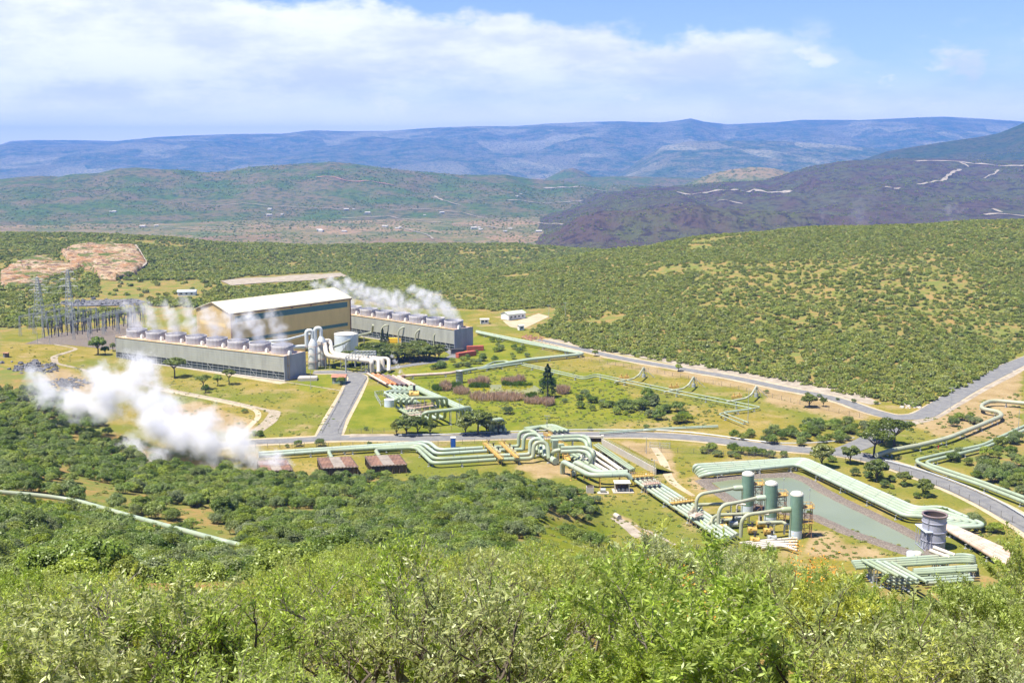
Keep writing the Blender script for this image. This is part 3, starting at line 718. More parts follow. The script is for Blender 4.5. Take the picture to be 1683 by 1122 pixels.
# pipes that loop up out of the valve walkways
LU = [[(796, 735, 1.7), (812, 734.6, 1.7), (843, 733.6, 1.7), (852.5, 733, 1.7), (853, 709, 7), (874, 708, 7), (882, 712, 6.6), (882, 741, 1.8)],
      [(803, 740, 1.7), (853, 738.4, 1.7), (860, 738.2, 1.7), (861, 713.5, 7), (888, 713, 7), (890, 745, 1.8)],
      [(814, 748.4, 1.7), (860, 747, 1.7), (871, 746.2, 1.7), (871.5, 721, 7), (893, 720.6, 7), (896, 750, 1.8)],
      [(818, 754.6, 1.7), (861, 753.4, 1.7), (876, 752.8, 1.7), (877.5, 726.5, 7), (899.5, 726, 7), (902, 753, 1.8)]]
for i, p in enumerate(LU): pipeline([G(*q) for q in p], .72, '%s tall looping green pipe counted from the road, rising beyond the yellow walkways' % ORD[i], 'looping pipes behind the valve walkways', rad=3.4, sup=15)
pipeline([G(880, 737, 1.4), G(913, 758, 1.4)], 1.15, 'thick short green header pipe under the looping pipes with a dark end', None, rad=1, sup=10, name='header_pipe')
HI = [[(905, 718.5, 6.6), (961, 716, 6.6), (970, 724, 6.4), (969.5, 752, .3)], [(905, 724, 6.0), (957, 721, 6.0), (965.5, 729, 5.8), (965, 755, .3)],
      [(922, 736, 5.6), (965, 734.5, 5.6), (976, 743, 5.4), (975.5, 764, .3)], [(922, 742, 5.0), (961, 740.5, 5.0), (971, 749, 4.8), (970.5, 768, .3)]]
for i, p in enumerate(HI): pipeline([G(*q) for q in p], .72, '%s raised green pipe counted from the road, elbowing straight down by the road bridge' % ORD[i], 'raised pipes beside the road bridge', rad=3.4, sup=16)
pipeline([G(906, 751, 1.2), G(910, 741, 4.4), G(921, 739, 4.8)], .72, 'short curved green pipe joining the thick header to the valve tower', None, sup=0, rad=3, cat='pipe elbow', name='pipe_elbow')
# crossing onto the lower rack
pipeline([G(924.5, 777, .2), G(924.5, 757.5, 4.6), G(970, 781.5, 4.2), G(1031, 779, 4.2), G(1037, 787, 2.6)], .85, 'near green pipe that rises on a yellow stand and slants toward the pump shelter', 'slanting pipes near the pump shelter', rad=3, sup=13, supm='yellow_steel')
pipeline([G(943.5, 782, .2), G(943.5, 758, 4.6), G(981, 776.5, 4.2), G(1031, 775.5, 4.2)], .85, 'far green pipe that rises beside its twin and slants toward the orange platform', 'slanting pipes near the pump shelter', rad=3, sup=13, supm='yellow_steel')
bundle([(976, 731, 1.5), (1037, 772, 1.8)], [(983, 728.6, 1.5), (1043, 770, 1.8)], 3, .32, '%s of three thin pipes running beside the long white retaining wall', 'three pipes beside the white wall')
bundle([(956, 750, 1.5), (1004, 777, 1.6)], [(972, 738.5, 1.2), (1020, 772, 1.4)], 3, .6, '%s pale pipe in the sunken run below the elbowed pipes', 'sunken pipes under the elbows', m='beige_pipe')
bundle([(982, 743, .8), (1024, 772, 1.2)], [(990, 740, .8), (1034, 772, 1.2)], 2, .38, '%s thin pale pipe lying on the grass between the sunken pipes and the wall', 'thin pipes in the grass', m='beige_pipe')
bundle([(930, 745, 1.5), (985, 778, 1.6)], [(944, 742, 1.2), (1000, 775.5, 1.4)], 3, .6, '%s sunken green pipe behind the slanting pair near the valve platform', 'green pipes behind the slanting pair')
bundle([(1041, 788, 1.8), (1098, 826, 1.8), (1134, 850, 1.8), (1190, 889, 1.8)], [(1062, 780, 1.8), (1124, 819.5, 1.8), (1158, 842, 1.8), (1212, 878, 1.8)], 5, .5, '%s pipe of the five pipe rack running from the orange platform to the separators', 'five pipe rack down to the separators', sup=16)

# wide bundle along the settling pond, then the rusty stretch past the big stack
EO = [(1141, 774, .3), (1141, 764.5, 2.6), (1322.5, 753.5, 2.2), (1506, 835, 2.2), (1547, 832.5, 2.2), (1622, 863.8, 2.2), (1569, 866.5, 1.9), (1664, 909, 1.9)]
EI = [(1150, 783, .3), (1163, 778.5, 2.2), (1311, 763, 2.2), (1487, 847, 2.2), (1513, 848, 2.2), (1574, 853.5, 2.2), (1543, 861, 1.9), (1656, 928, 1.9)]
for i in range(5):
    f = i/4; pts = [G(*lerp2(a, c, f)) for a, c in zip(EO, EI)]
    pipeline(pts[:7], .66, ['outermost pale green pipe of the wide bundle, farthest from the settling pond', 'second pipe from the outside in the wide bundle along the pond', 'middle pipe of the wide bundle along the settling pond', 'fourth pipe from the outside in the wide bundle along the pond', 'innermost pale green pipe of the wide bundle, right above the stony pond bank'][i], 'wide pipe bundle along the settling pond', rad=3.2, sup=14)
    pipeline([pts[6], pts[7]], .66, ['outermost rust stained pipe beyond the big grey stack', 'second rust stained pipe from the road beyond the grey stack', 'middle rust stained pipe beyond the grey stack', 'fourth rust stained pipe from the road beyond the stack', 'innermost rust stained pipe, closest to the big grey stack'][i], 'rust stained pipes beside the grey stack', m='rust_pipe', rad=3, sup=10)

# tangle of racks below the pond
bundle([(1400, 922.5, 4), (1584, 910.5, 4), (1601, 913, 4), (1601, 925, 1)], [(1406, 933, 4), (1580, 922.5, 4), (1602, 923, 4), (1602, 932, 1)], 4, .42, '%s pipe from the pond in the upper tier of the green pipe racks', 'upper tier of the near pipe racks', rad=1.5, sup=9)
bundle([(1501, 936, 3), (1605, 929, 3)], [(1500, 942.5, 3), (1605, 936.5, 3)], 3, .42, '%s pipe from the stack in the lower tier of the green pipe racks', 'lower tier of the near pipe racks', sup=9)
bundle([(1508, 946, 2), (1590, 941, 2)], [(1522, 958, 2), (1600, 953, 2)], 4, .38, '%s pipe of the lowest rack disappearing behind the shrubs', 'lowest tier of the near pipe racks', sup=9)
bundle([(1417, 920, 5), (1462, 944, 5)], [(1466, 924, 5), (1524, 956, 5)], 5, .42, '%s diagonal pipe counted from the pond, crossing over the racks', 'diagonal pipes over the near racks', sup=11)
bundle([(1440, 945, 2), (1500, 941, 2)], [(1466, 960, 2), (1510, 957, 2)], 4, .38, '%s short pipe end poking out of the shrubs under the diagonal pipes', 'short pipe ends by the shrubs', sup=9)
bundle([(1534, 899, 5), (1569, 912, 4)], [(1528, 904, 5), (1560, 916, 4)], 2, .55, '%s beige pipe reaching from the ladder ramp to the green racks', 'beige pipes from the ramp', m='beige_pipe', sup=8)

# manifold beyond the site gate
A6 = [(604, 613.5, 1.6), (636, 631.5, 1.6)]; B6 = [(654, 618.5, 1.6), (683, 633.5, 1.6)]
RM = ['rust_pipe', 'orange_pipe', 'orange_pipe', 'brown_pipe', 'brown_pipe', 'rust_pipe', 'rust_pipe']
RL = ['pale rusty pipe at the grass side of the rusty run', 'bright orange pipe next to the grass side pipe of the rusty run', 'orange pipe in the middle of the rusty run', 'dark brown pipe beside the orange ones in the rusty run', 'second dark brown pipe in the rusty run', 'pinkish rusty pipe in the rusty run', 'rusty pipe of the run closest to the small steam vent']
for i in range(7):
    f = i/6; pipeline([G(*lerp2(A6[0], B6[0], f)), G(*lerp2(A6[1], B6[1], f))], .62, RL[i], 'rusty pipe run by the site road', m=RM[i], sup=12, n=10)
A7 = [(636, 632, 1.6), (648, 639, 1.6), (631, 644.5, 1.6), (655, 659, 1.6)]
for i in range(5):
    f = i/4; dx = 32*f
    pipeline([G(640+dx, 633+1.0*i, 1.6), G(652+dx, 640+.6*i, 1.6), G(631+dx, 645+.5*i, 1.6), G(658+dx, 660+.8*i, 1.6)], .6, '%s zigzag pale pipe counted from the lattice frame beside the small tank' % ORD[i], 'zigzag pipes by the small tank', rad=2, sup=12, n=10)
bundle([(683, 634, 1.6), (785, 679, 1.6), (831, 706, 1.6)], [(673, 634.5, 1.6), (770, 680, 1.6), (815, 707, 1.6)], 3, .62, '%s long pale pipe slanting from the rusty run past the manifold loops to the trees', 'long slanting manifold pipes', sup=14, sides=10)
for i in range(4):
    dx = 15.5*i; pipeline([G(676+8*i, 683+1.5*i, 1.5), G(650+9*i, 668+.8*i, 1.5), G(650+9*i, 656-.4*i, 6), G(658+9*i, 654.5-.4*i, 6), G(711+7.6*i, 653-.0*i, 6), G(712+7.6*i, 670-1.0*i, 1.2)], .66, '%s loop of the far manifold row, arching over the orange valves' % ORD[i], 'far manifold loops', rad=2.6, sup=16, n=10)
for i in range(4):
    pipeline([G(676+11*i, 680-1*i, 1.5), G(695+12*i, 691-1.2*i, 1.2), G(695.5+12*i, 678-1.2*i, 6), G(758+5*i, 671.5-1.1*i, 6), G(757.5+5*i, 685-1.2*i, 1.2)], .66, '%s loop of the near manifold row counted from the dark bushes by the fence' % ORD[i], 'near manifold loops', rad=2.6, sup=16, n=10)
for i in range(3):
    pipeline([G(806+5*i, 706-.8*i, 1.5), G(806+5*i, 690-.8*i, 6), G(815+5*i, 690-.8*i, 6), G(818+5*i, 705-.8*i, 1.2)], .66, '%s small green loop showing above the trees by the lower road' % ORD[i], 'small loops above the roadside trees', rad=2.6, sup=0, n=10)
bundle([(862, 704, 1.4), (908, 698, 1.4), (934, 708, 1.2)], [(866, 708, 1.4), (890, 700.5, 1.4), (912, 709, 1.2)], 4, .6, '%s pale pipe bending toward the road bridge, counted from the marsh', 'pale pipes ducking under the road bridge', rad=2.5, sup=12, sides=10)
bundle([(985, 710, .9), (1090, 703, .9), (1180, 699, .9)], [(985, 712, .9), (1090, 705, .9), (1180, 701, .9)], 2, .26, '%s thin green pipe following the far verge of the lower road', 'thin pipes along the road verge', sup=20, sides=8)

# long pipelines across the grassland
U1 = [(783, 544.5, 1.6), (874, 563, 1.6), (963, 581.5, 1.6), (874, 590.5, 1.6), (831, 597.5, 1.6), (755, 610.5, 1.6)]
pipeline([G(*p) for p in U1], .75, 'long green pipeline with a sharp hairpin near the upper road, outer pipe', 'hairpin pipeline pair', rad=5, sup=18, n=10)
pipeline([G(p[0]-(7 if i in (1, 2) else 0), p[1]+(1.6 if i < 2 else -1.4 if i > 2 else 0), 1.6) for i, p in enumerate(U1[:-1])], .6, 'long green pipeline inside the hairpin, stopping near the marsh', 'hairpin pipeline pair', rad=5, sup=18, n=10)
pipeline([G(755, 610.5, 1.6), G(736, 613.5, 1.6), G(674, 617, 1.6), G(655, 619, 1.6)], .72, 'rusty brown stretch of pipe linking the steam vent to the slim grey stack', None, m='rust_pipe', sup=16, n=10)
pipeline([G(796, 602, 1.3), G(812, 594.5, 1.3), G(832, 593, 1.3), G(838, 596, 1.3)], .5, 'small pale pipe loop behind the hairpin pipeline', None, rad=2, sup=9, n=8)
bundle([(860, 597, 1.4), (917, 610, 1.4), (960, 620, 1.4), (980, 614.5, 1.4), (1110, 641, 1.4), (1253, 669, 1.4), (1186, 677, 1.4), (1230, 694, 1.4)], [(858, 599.5, 1.4), (915, 613, 1.4), (960, 623, 1.4), (980, 618, 1.4), (1105, 645, 1.4), (1240, 671.5, 1.4), (1179, 679.5, 1.4), (1222, 697, 1.4)], 2, .28, '%s thin pale pipeline counted from the upper road, zigzagging past the wellheads', 'zigzag pipelines past the wellheads', rad=3, sup=16, sides=8)
pipeline([G(760, 609, 1.4), G(800, 605, 1.4), G(858, 597, 1.4)], .35, 'thin pipe on tall posts leading from the slim stack to the zigzag lines', None, sup=9, n=8)
W1 = [(1440, 748, 1.5), (1462, 740.5, 2), (1512, 731, 2), (1559, 719.5, 2.2), (1605, 701, 2.2), (1648, 683, 2.2), (1641, 676, 2.2), (1614, 672, 2.2), (1613, 665, 2.2), (1631, 657.5, 2.2), (1700, 664, 2.2), (1760, 668, 2.2)]
pipeline([G(*p) for p in W1], .85, 'thick olive pipeline snaking up the dry slope below the road bend', None, m='olive_pipe', rad=5, sup=15)
bundle([(1760, 672, 1.6), (1683, 700, 1.6), (1616, 731, 1.6), (1560, 743, 1.6), (1501, 756.5, 1.6), (1540, 773, 1.6), (1608, 795, 1.6), (1700, 831, 1.6)], [(1760, 679, 1.6), (1688, 704.5, 1.6), (1622, 734, 1.6), (1566, 748, 1.6), (1517, 760, 1.6), (1548, 770, 1.6), (1612, 791, 1.6), (1704, 825, 1.6)], 2, .62, '%s pale pipeline of the pair folding back beside the curving road', 'folded pipeline pair beside the road', rad=4, sup=16)
pipeline([G(*p) for p in [(-80, 800, 2.2), (0, 808.5, 2.2), (60, 813, 2.2), (125, 822, 2.2), (215, 848, 2.2), (300, 871, 2.2), (366, 889, 2.2), (392, 895, 1.6), (430, 905, 1.2), (505, 918, 1.2), (560, 926, 1.0)]], .5, 'lone pale blue green pipeline cutting through the bushy near slope', None, rad=6, sup=16)

# ---------------------------------------------------------------- cooling towers
def XY(v): return (v.x, v.y)
def local_box(b, o, ax, sd, u0, u1, v0, v1, z0, z1, mi=0, top=True, mtop=None):
    ring = [o+ax*u0+sd*v0, o+ax*u1+sd*v0, o+ax*u1+sd*v1, o+ax*u0+sd*v1]
    if (ring[1]-ring[0]).cross(ring[2]-ring[1]).z < 0: ring.reverse()
    b.prism([XY(r) for r in ring], z0, z1, mi, top, mtop)


def cooling_tower(o, ax, n, cell, wid, H, label, stair):
    """o: ground corner nearest the camera, ax: along the long side, side to the back"""
    ax = ax.normalized(); sd = Vector((ax.y, -ax.x, 0)); sd = sd if sd.y > 0 else -sd; L = n*cell+1.0; o = Vector((o.x, o.y, 0))
    root = empty('cooling_tower', o, label, 'cooling tower'); rz = math.atan2(ax.y, ax.x)
    b = MB(); local_box(b, o, ax, sd, 0, L, 0, wid, H*.38, H-.02, 0, False)
    V = b.v; b2 = MB(); fz0, fz1 = H*.38, H
    b = MB()
    for s_, e_ in ((0, L),):                                  # long clad faces
        for v in (0, wid): q0 = o+ax*s_+sd*v; q1 = o+ax*e_+sd*v; off = sd*(.25 if v else -.25); b.add([(q0.x+off.x, q0.y+off.y, fz0-.4), (q1.x+off.x, q1.y+off.y, fz0-.4), (q1.x, q1.y, fz1), (q0.x, q0.y, fz1)], [(0, 1, 2, 3) if not v else (3, 2, 1, 0)])
    b.build('cladding', MAT['tower_long'], root)
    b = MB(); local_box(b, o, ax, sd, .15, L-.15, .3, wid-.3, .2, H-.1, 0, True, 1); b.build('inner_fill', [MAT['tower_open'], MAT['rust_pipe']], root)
    for u in (0, L):
        b = MB(); q0 = o+ax*u-sd*.25; q1 = o+ax*u+sd*(wid+.25); k = ax*(-.12 if u == 0 else .12)
        b.prism([XY(p) for p in ((q0+k, q1+k, q1-k, q0-k) if (q1-q0).cross(k*-2).z > 0 else (q0-k, q1-k, q1+k, q0+k))], 0, H+.12); b.build('end_wall', MAT['tower_end'], root)
    b = MB(); local_box(b, o, ax, sd, -.5, L+.5, -.6, wid+.6, .02, .5); b.build('basin', MAT['concrete'], root)
    b = MB()
    for i in range(n*4+1):                                    # columns and braces of the open inlet
        for v in (-.18,):
            q = o+ax*(i*cell/4)+sd*v; b.bar((q.x, q.y, .4), (q.x, q.y, fz0-.3), .16)
            if i % 4 == 1: q2 = o+ax*((i+1)*cell/4)+sd*v; b.bar((q.x, q.y, .4), (q2.x, q2.y, fz0-.4), .12)
    for z in (1.5, 3.0): q = o-sd*.18; q2 = o+ax*L-sd*.18; b.bar((q.x, q.y, z), (q2.x, q2.y, z), .12)
    b.build('inlet_frame', MAT['grey_steel'], root)
    b = MB(); hw = MB()
    for v in (-.1, wid+.1):
        for z in (H+.55, H+1.05): q = o+sd*v; q2 = o+ax*L+sd*v; b.bar((q.x, q.y, z), (q2.x, q2.y, z), .07)
        for i in range(n*5+1): q = o+ax*(i*cell/5)+sd*v; b.bar((q.x, q.y, H), (q.x, q.y, H+1.08), .07)
        q = o+sd*v; q2 = o+ax*L+sd*v; b.bar((q.x, q.y, H+.05), (q2.x, q2.y, H+.05), .22)
    b.build('deck_railing', MAT['yellow_steel'], root)
    tops = []
    for i in range(n):
        c = o+ax*(cell*(i+.5)+.5)+sd*wid*.5; r = cell*.385
        s = MB(); prof = [(r*1.0, 0), (r*.97, 1.2), (r*.96, 2.6), (r*.985, 3.9), (r*.93, 3.9), (r*.90, 1.5)]
        s.lathe((c.x, c.y, H-.05), prof, 36); f = s.build('fan_stack', MAT['fan_stack'], root)
        s = MB()
        for k in range(6):
            a = k*math.pi/3; s.box((c.x+math.cos(a)*r*.45, c.y+math.sin(a)*r*.45, H+1.7), (r*.85, .6, .08), a)
        s.cyl((c.x, c.y, H+1.2), .6, .8, 10); s.build('fan_blades', MAT['grey_steel'], f)
        s = MB(); q = c-ax*(cell*.5)-sd*r*.55
        s.box((q.x, q.y, H+.75), (1.2, 1.6, 1.5), rz); s.box((q.x-sd.x*.2, q.y-sd.y*.2, H+1.75), (.8, .9, .5), rz)
        s.build('motor_housing', MAT['white_paint'], root); tops.append((c.x, c.y, H+3.4))
    if stair:
        b = MB(); q = o+ax*(-.5)+sd*2.2
        for z in range(0, 12): b.bar((q.x, q.y-.3, z), (q.x, q.y+.3, z), .08)
        b.bar((q.x-.4, q.y, .1), (q.x-.4, q.y, H+1), .16); b.bar((q.x+.4, q.y+.2, .1), (q.x+.4, q.y+.2, H+1), .16); b.bar((q.x, q.y-.5, H*.6), (q.x, q.y+1.2, H*.6), .4)
        b.build('ladder', MAT['yellow_steel'], root)
    return tops


T1 = P(467, 585.5, 11.8); tops1 = cooling_tower(Vector((T1.x, T1.y, 0)), T1AX, 8, 14.0, 15, 11.8, 'long grey cooling tower with eight steaming fan stacks in front of the tan hall', True)
T2 = P(747, 542, 12.0); T2AX = Vector((-.745, .667, 0)); tops2 = cooling_tower(Vector((T2.x, T2.y, 0)), T2AX, 8, 14.0, 14, 12.0, 'grey cooling tower whose far end passes behind the tan hall, steaming heavily', False)

# ---------------------------------------------------------------- turbine hall
hA = P(378, 515.5, 25); hA.z = 0; hx = HALLAX; hy = Vector((-hx.y, hx.x, 0)); HL, HW, HE, HR = 82, 29, 25, 29.5
hall = empty('turbine_hall', hA, 'big tan turbine hall with a cream roof and two dark teal bands', 'industrial hall')
def hp(u, v, z): q = hA+hx*u+hy*v; return (q.x, q.y, z)
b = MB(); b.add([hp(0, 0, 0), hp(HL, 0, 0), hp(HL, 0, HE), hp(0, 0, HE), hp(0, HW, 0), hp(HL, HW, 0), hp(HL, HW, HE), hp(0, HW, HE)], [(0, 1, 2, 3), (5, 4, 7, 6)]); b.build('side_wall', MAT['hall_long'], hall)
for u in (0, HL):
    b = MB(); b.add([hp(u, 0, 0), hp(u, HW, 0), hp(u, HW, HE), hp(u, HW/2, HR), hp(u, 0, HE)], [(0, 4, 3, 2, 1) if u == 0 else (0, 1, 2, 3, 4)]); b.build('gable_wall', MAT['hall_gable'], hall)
b = MB()
for v0, v1, z0, z1 in ((-.7, HW/2, HE-.15, HR+.1), (HW+.7, HW/2, HE-.15, HR+.1)):
    a = [hp(-.7, v0, z0), hp(HL+.7, v0, z0), hp(HL+.7, v1, z1), hp(-.7, v1, z1)]; b.add(a+[(x, y, z+.3) for x, y, z in a], [(3, 2, 1, 0), (4, 5, 6, 7), (0, 1, 5, 4), (2, 3, 7, 6), (1, 2, 6, 5), (3, 0, 4, 7)] if v0 < 0 else [(0, 1, 2, 3), (7, 6, 5, 4), (4, 5, 1, 0), (6, 7, 3, 2), (5, 6, 2, 1), (7, 4, 0, 3)])
b.build('roof', MAT['hall_roof'], hall)
def band(name, u0, u1, z0, z1, m, v=-.06, t=.12):
    b = MB(); a = [hp(u0, v, z0), hp(u1, v, z0), hp(u1, v, z1), hp(u0, v, z1)]; c = [hp(u0, 0, z0), hp(u1, 0, z0), hp(u1, 0, z1), hp(u0, 0, z1)]
    b.add(a+c, [(0, 1, 2, 3), (3, 2, 6, 7), (1, 0, 4, 5), (0, 3, 7, 4), (2, 1, 5, 6)]); return b.build(name, MAT[m], hall)
band('louvre_band', 3, 79.5, 20.2, 23.2, 'teal_band'); band('louvre_band', 3, 79.5, 9.6, 11.4, 'teal_band')
band('gutter', -.6, HL+.6, 24.3, 24.85, 'rust_steel', -.75)
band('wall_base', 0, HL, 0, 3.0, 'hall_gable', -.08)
for u in (.35, HL-.35): band('downpipe', u-.18, u+.18, 0, 24.3, 'rust_steel', -.45)
for u in (14, 27, 40, 53, 66): band('gutter_bracket', u-.5, u+.5, 23.6, 24.3, 'rust_steel', -.6)
b = MB(); b.add([hp(-.1, 4, 17.5), hp(-.1, HW-3, 17.5), hp(-.1, HW-3, 19.5), hp(-.1, 4, 19.5)], [(0, 3, 2, 1)]); b.build('gable_window', MAT['hall_long'], hall)
b = MB(); b.add([hp(HL-12, -.12, 0), hp(HL-6, -.12, 0), hp(HL-6, -.12, 7), hp(HL-12, -.12, 7)], [(0, 1, 2, 3)]); b.build('roller_door', MAT['dark_steel'], hall)


def gable_house(a, ax, L, Wd, He, Hr, label, wall, roof, cat='building', wins=3, name='house', dooru=None):
    ax = ax.normalized(); sd = Vector((-ax.y, ax.x, 0)); sd = sd if sd.y > 0 else -sd
    root = empty(name, a, label, cat); q = lambda u, v, z: tuple(Vector((a.x, a.y, a.z))+ax*u+sd*v+Vector((0, 0, z)))
    b = MB(); b.add([q(0, 0, -.3), q(L, 0, -.3), q(L, Wd, -.3), q(0, Wd, -.3), q(0, 0, He), q(L, 0, He), q(L, Wd, He), q(0, Wd, He), q(0, Wd/2, Hr), q(L, Wd/2, Hr)], [(0, 1, 5, 4), (1, 2, 6, 9, 5), (2, 3, 7, 6), (3, 0, 4, 8, 7)]); b.build('wall', MAT[wall], root)
    b = MB(); e = .5
    sl = (Hr-He)/(Wd/2)
    for v0 in (-e, Wd+e):
        z0 = He-e*sl+.05; a4 = [q(-e, v0, z0), q(L+e, v0, z0), q(L+e, Wd/2, Hr+.05), q(-e, Wd/2, Hr+.05)]
        b.add(a4+[(x, y, z+.12) for x, y, z in a4], [(4, 5, 6, 7), (3, 2, 1, 0), (0, 1, 5, 4), (1, 2, 6, 5), (3, 0, 4, 7), (2, 3, 7, 6)])
    b.build('roof', MAT[roof], root)
    for i in range(wins):
        u = L*(i+.7)/(wins+.4); b = MB(); b.add([q(u-.7, -.05, 1.0), q(u+.7, -.05, 1.0), q(u+.7, -.05, 2.1), q(u-.7, -.05, 2.1)], [(0, 1, 2, 3)]); b.build('window', MAT['glass_dark'], root)
    b = MB(); u = L*.12; b.add([q(u-.5, -.05, 0), q(u+.5, -.05, 0), q(u+.5, -.05, 2.1), q(u-.5, -.05, 2.1)], [(0, 1, 2, 3)]); b.build('door', MAT['grey_steel'], root)
    return root


gable_house(P(836, 525.5), Vector((.78, .63, 0)), 14, 8, 3.4, 4.6, 'long white house with a pale green roof at the foot of the bushy hill', 'white_paint', 'green_roof', 'house', 4)
gable_house(P(790, 532), Vector((1, .1, 0)), 5, 4, 2.6, 3.1, 'small white hut beside the big cooling tower corner', 'white_paint', 'concrete', 'hut', 2, 'hut')
gable_house(P(854, 543), Vector((.9, .4, 0)), 3, 3, 2.8, 3.1, 'tiny white kiosk by the upper road start', 'white_paint', 'concrete', 'kiosk', 1, 'kiosk')
gable_house(P(546, 630.5), Vector((1, -.05, 0)), 6, 4.5, 3.2, 4.0, 'small gatehouse with a red roof and dark green walls at the site entrance', 'vessel_green', 'red_roof', 'gatehouse', 2, 'gatehouse')
gable_house(G(292, 486), Vector((1, .1, 0)), 13, 7, 3, 4, 'lone pale shed beside the yellow clearing far behind the switchyard', 'white_paint', 'tank_white', 'shed', 3, 'shed')
gable_house(P(6, 588, 4), Vector((1, 0, 0)), 2, 2, 2.4, 2.6, 'tiny brown guard box on the grassy rise', 'brown_wall', 'rust_steel', 'guard box', 0, 'guard_box')

# rusty silencer sheds
def shed(corn, label, gr):
    w_ = [P(x, y, 3.1) for x, y in corn]; c = sum(w_, Vector())/4; root = empty('silencer_shed', (c.x, c.y, 0), label, 'shed', gr)
    fl, fr = w_[3], w_[2]; bl, br = w_[0], w_[1]
    b = MB()
    def quad(a, d, z0, z1): b.add([(a.x, a.y, z0), (d.x, d.y, z0), (d.x, d.y, z1), (a.x, a.y, z1)], [(0, 1, 2, 3)])
    ins = lambda p: Vector((c.x+(p.x-c.x)*.95, c.y+(p.y-c.y)*.95, 0))
    for a, d in ((fl, fr), (fr, br), (br, bl), (bl, fl)): quad(ins(a), ins(d), 0, 2.85)
    b.build('wall', MAT['brown_wall'], root)
    b = MB()
    for a, d in ((fl, fr), (bl, fl), (fr, br), (bl, br)):
        for i in range(5): q = ins(a).lerp(ins(d), i/5); q = Vector((c.x+(q.x-c.x)*1.03, c.y+(q.y-c.y)*1.03, 0)); b = MB(); b.box((q.x, q.y, 1.45), (.35, .35, 2.9)); b.build('post', MAT['brown_wall'], root)
    for i, (f0, f1) in enumerate(((0.02, .34), (.34, .66), (.66, .98))):
        b = MB(); a0, a1 = bl.lerp(br, f0), bl.lerp(br, f1); c0, c1 = fl.lerp(fr, f0), fl.lerp(fr, f1); zz = 3.1+(.12 if i == 1 else 0)
        r = [c0, c1, a1, a0]; b.prism([XY(p) for p in r], 2.9, zz)
        o = b.build('roof_panel', MAT['shed_pale' if i == 1 else 'rust_roof'], root)
        if i == 1: o['label'] = 'pale middle roof panel'
    b = MB()
    for a, d in ((fl, fr), (bl, fl), (fr, br), (br, bl)): b.bar((a.x, a.y, 3.0), (d.x, d.y, 3.0), .45)
    b.build('roof_edge', MAT['brown_wall'], root)
paint('shed_pale', (.27, .23, .19), .8, .2, .5)
corrugated('rust_roof', (.21, .115, .07), .8, depth=.4, var=.35)
SG_ = 'silencer sheds by the near bushes'
shed([(521.5, 752), (576, 750), (588.5, 766.5), (529, 769)], 'silencer shed with striped rusty roof, between the steaming shed and the bush shed', SG_)
shed([(600, 749.5), (656, 746.5), (668.5, 762.5), (610, 765.5)], 'silencer shed with striped rusty roof and a bush at its front wall', SG_)
shed([(423, 757), (471, 755), (481, 771.5), (430, 774)], 'silencer shed half swallowed by its own big steam plume', SG_)

# slabs, tank, containers, cabin
def boxthing(name, p, d, rz, m, label, cat, z0=0.0, extra=None, group=None):
    root = empty(name, (p.x, p.y, p.z), label, cat, group); b = MB(); b.box((p.x, p.y, p.z+z0+d[2]/2), d, rz); b.build('body', MAT[m], root)
    b = MB(); b.box((p.x, p.y, p.z+z0+d[2]+.06), (d[0]*1.04, d[1]*1.04, .12), rz); b.build('lid', MAT[m], root); return root
def slab(p, d, rz, label):
    b = MB(); b.box((p.x, p.y, d[2]/2), d, rz); b.box((p.x, p.y, d[2]+.1), (d[0]*.94, d[1]*.94, .22), rz); tag(b.build('concrete_slab', MAT['pale_concrete']), label, 'slab')
slab(P(506, 624), (9, 6, 1.3), .1, 'raised pale concrete slab beside the cooling tower end wall')
def container(p, rz, m, label, L=12):
    root = empty('shipping_container', (p.x, p.y, 0), label, 'container', 'containers by the cooling tower'); b = MB(); ax = Vector((math.cos(rz), math.sin(rz), 0)); sd = Vector((-ax.y, ax.x, 0))
    b.box((p.x, p.y, 1.4), (L, 2.5, 2.5), rz)
    for i in range(int(L/.8)):
        for s_ in (-1, 1): q = Vector((p.x, p.y, 0))+ax*(-L/2+.5+i*.8)+sd*1.27*s_; b.box((q.x, q.y, 1.4), (.3, .08, 2.3), rz)
    b.build('shell', MAT[m], root); b = MB()
    q = Vector((p.x, p.y, 0))+ax*(L/2+.05)
    for s_ in (-.6, .6): b.box((q.x+sd.x*s_, q.y+sd.y*s_, 1.4), (.08, 1.1, 2.3), rz)
    b.build('door', MAT[m], root)
container(P(766, 586), .72, 'red_paint', 'red container parked lengthwise below the cooling tower end')
container(P(781, 576), .2, 'red_paint', 'faded red container nearest the hairpin pipeline', 9)
container(P(752, 581), .2, 'dark_steel', 'dark container tucked against the cooling tower end wall', 7)
container(P(652, 563), -.1, 'yellow_box', 'bright yellow container glimpsed behind the row of trees', 9)

tk = P(569.5, 577); root = empty('storage_tank', tk, 'round pale blue storage tank behind the row of trees', 'storage tank')
b = MB(); b.cyl((tk.x, tk.y, 0), 6.4, 9.6, 40, 0, top=False); b.build('shell', MAT['tank_white'], root)
b = MB(); b.lathe((tk.x, tk.y, 9.6), [(6.5, -.1), (6.5, .1), (3, .75), (.05, .95)], 40); b.build('roof', MAT['vessel_cap'], root)
b = MB(); b.lathe((tk.x, tk.y, 9.6), [(6.45, .95), (6.45, 1.05)], 40)
for k in range(20): a = k*math.pi/10; b.bar((tk.x+6.45*math.cos(a), tk.y+6.45*math.sin(a), 9.6), (tk.x+6.45*math.cos(a), tk.y+6.45*math.sin(a), 10.65), .07)
b.build('railing', MAT['grey_steel'], root)
b = MB()
for k in range(16): a = -1.9+k*.07; b.box((tk.x+6.8*math.cos(a), tk.y+6.8*math.sin(a), .6+k*.6), (.9, .5, .1), a)
b.build('stair', MAT['grey_steel'], root)
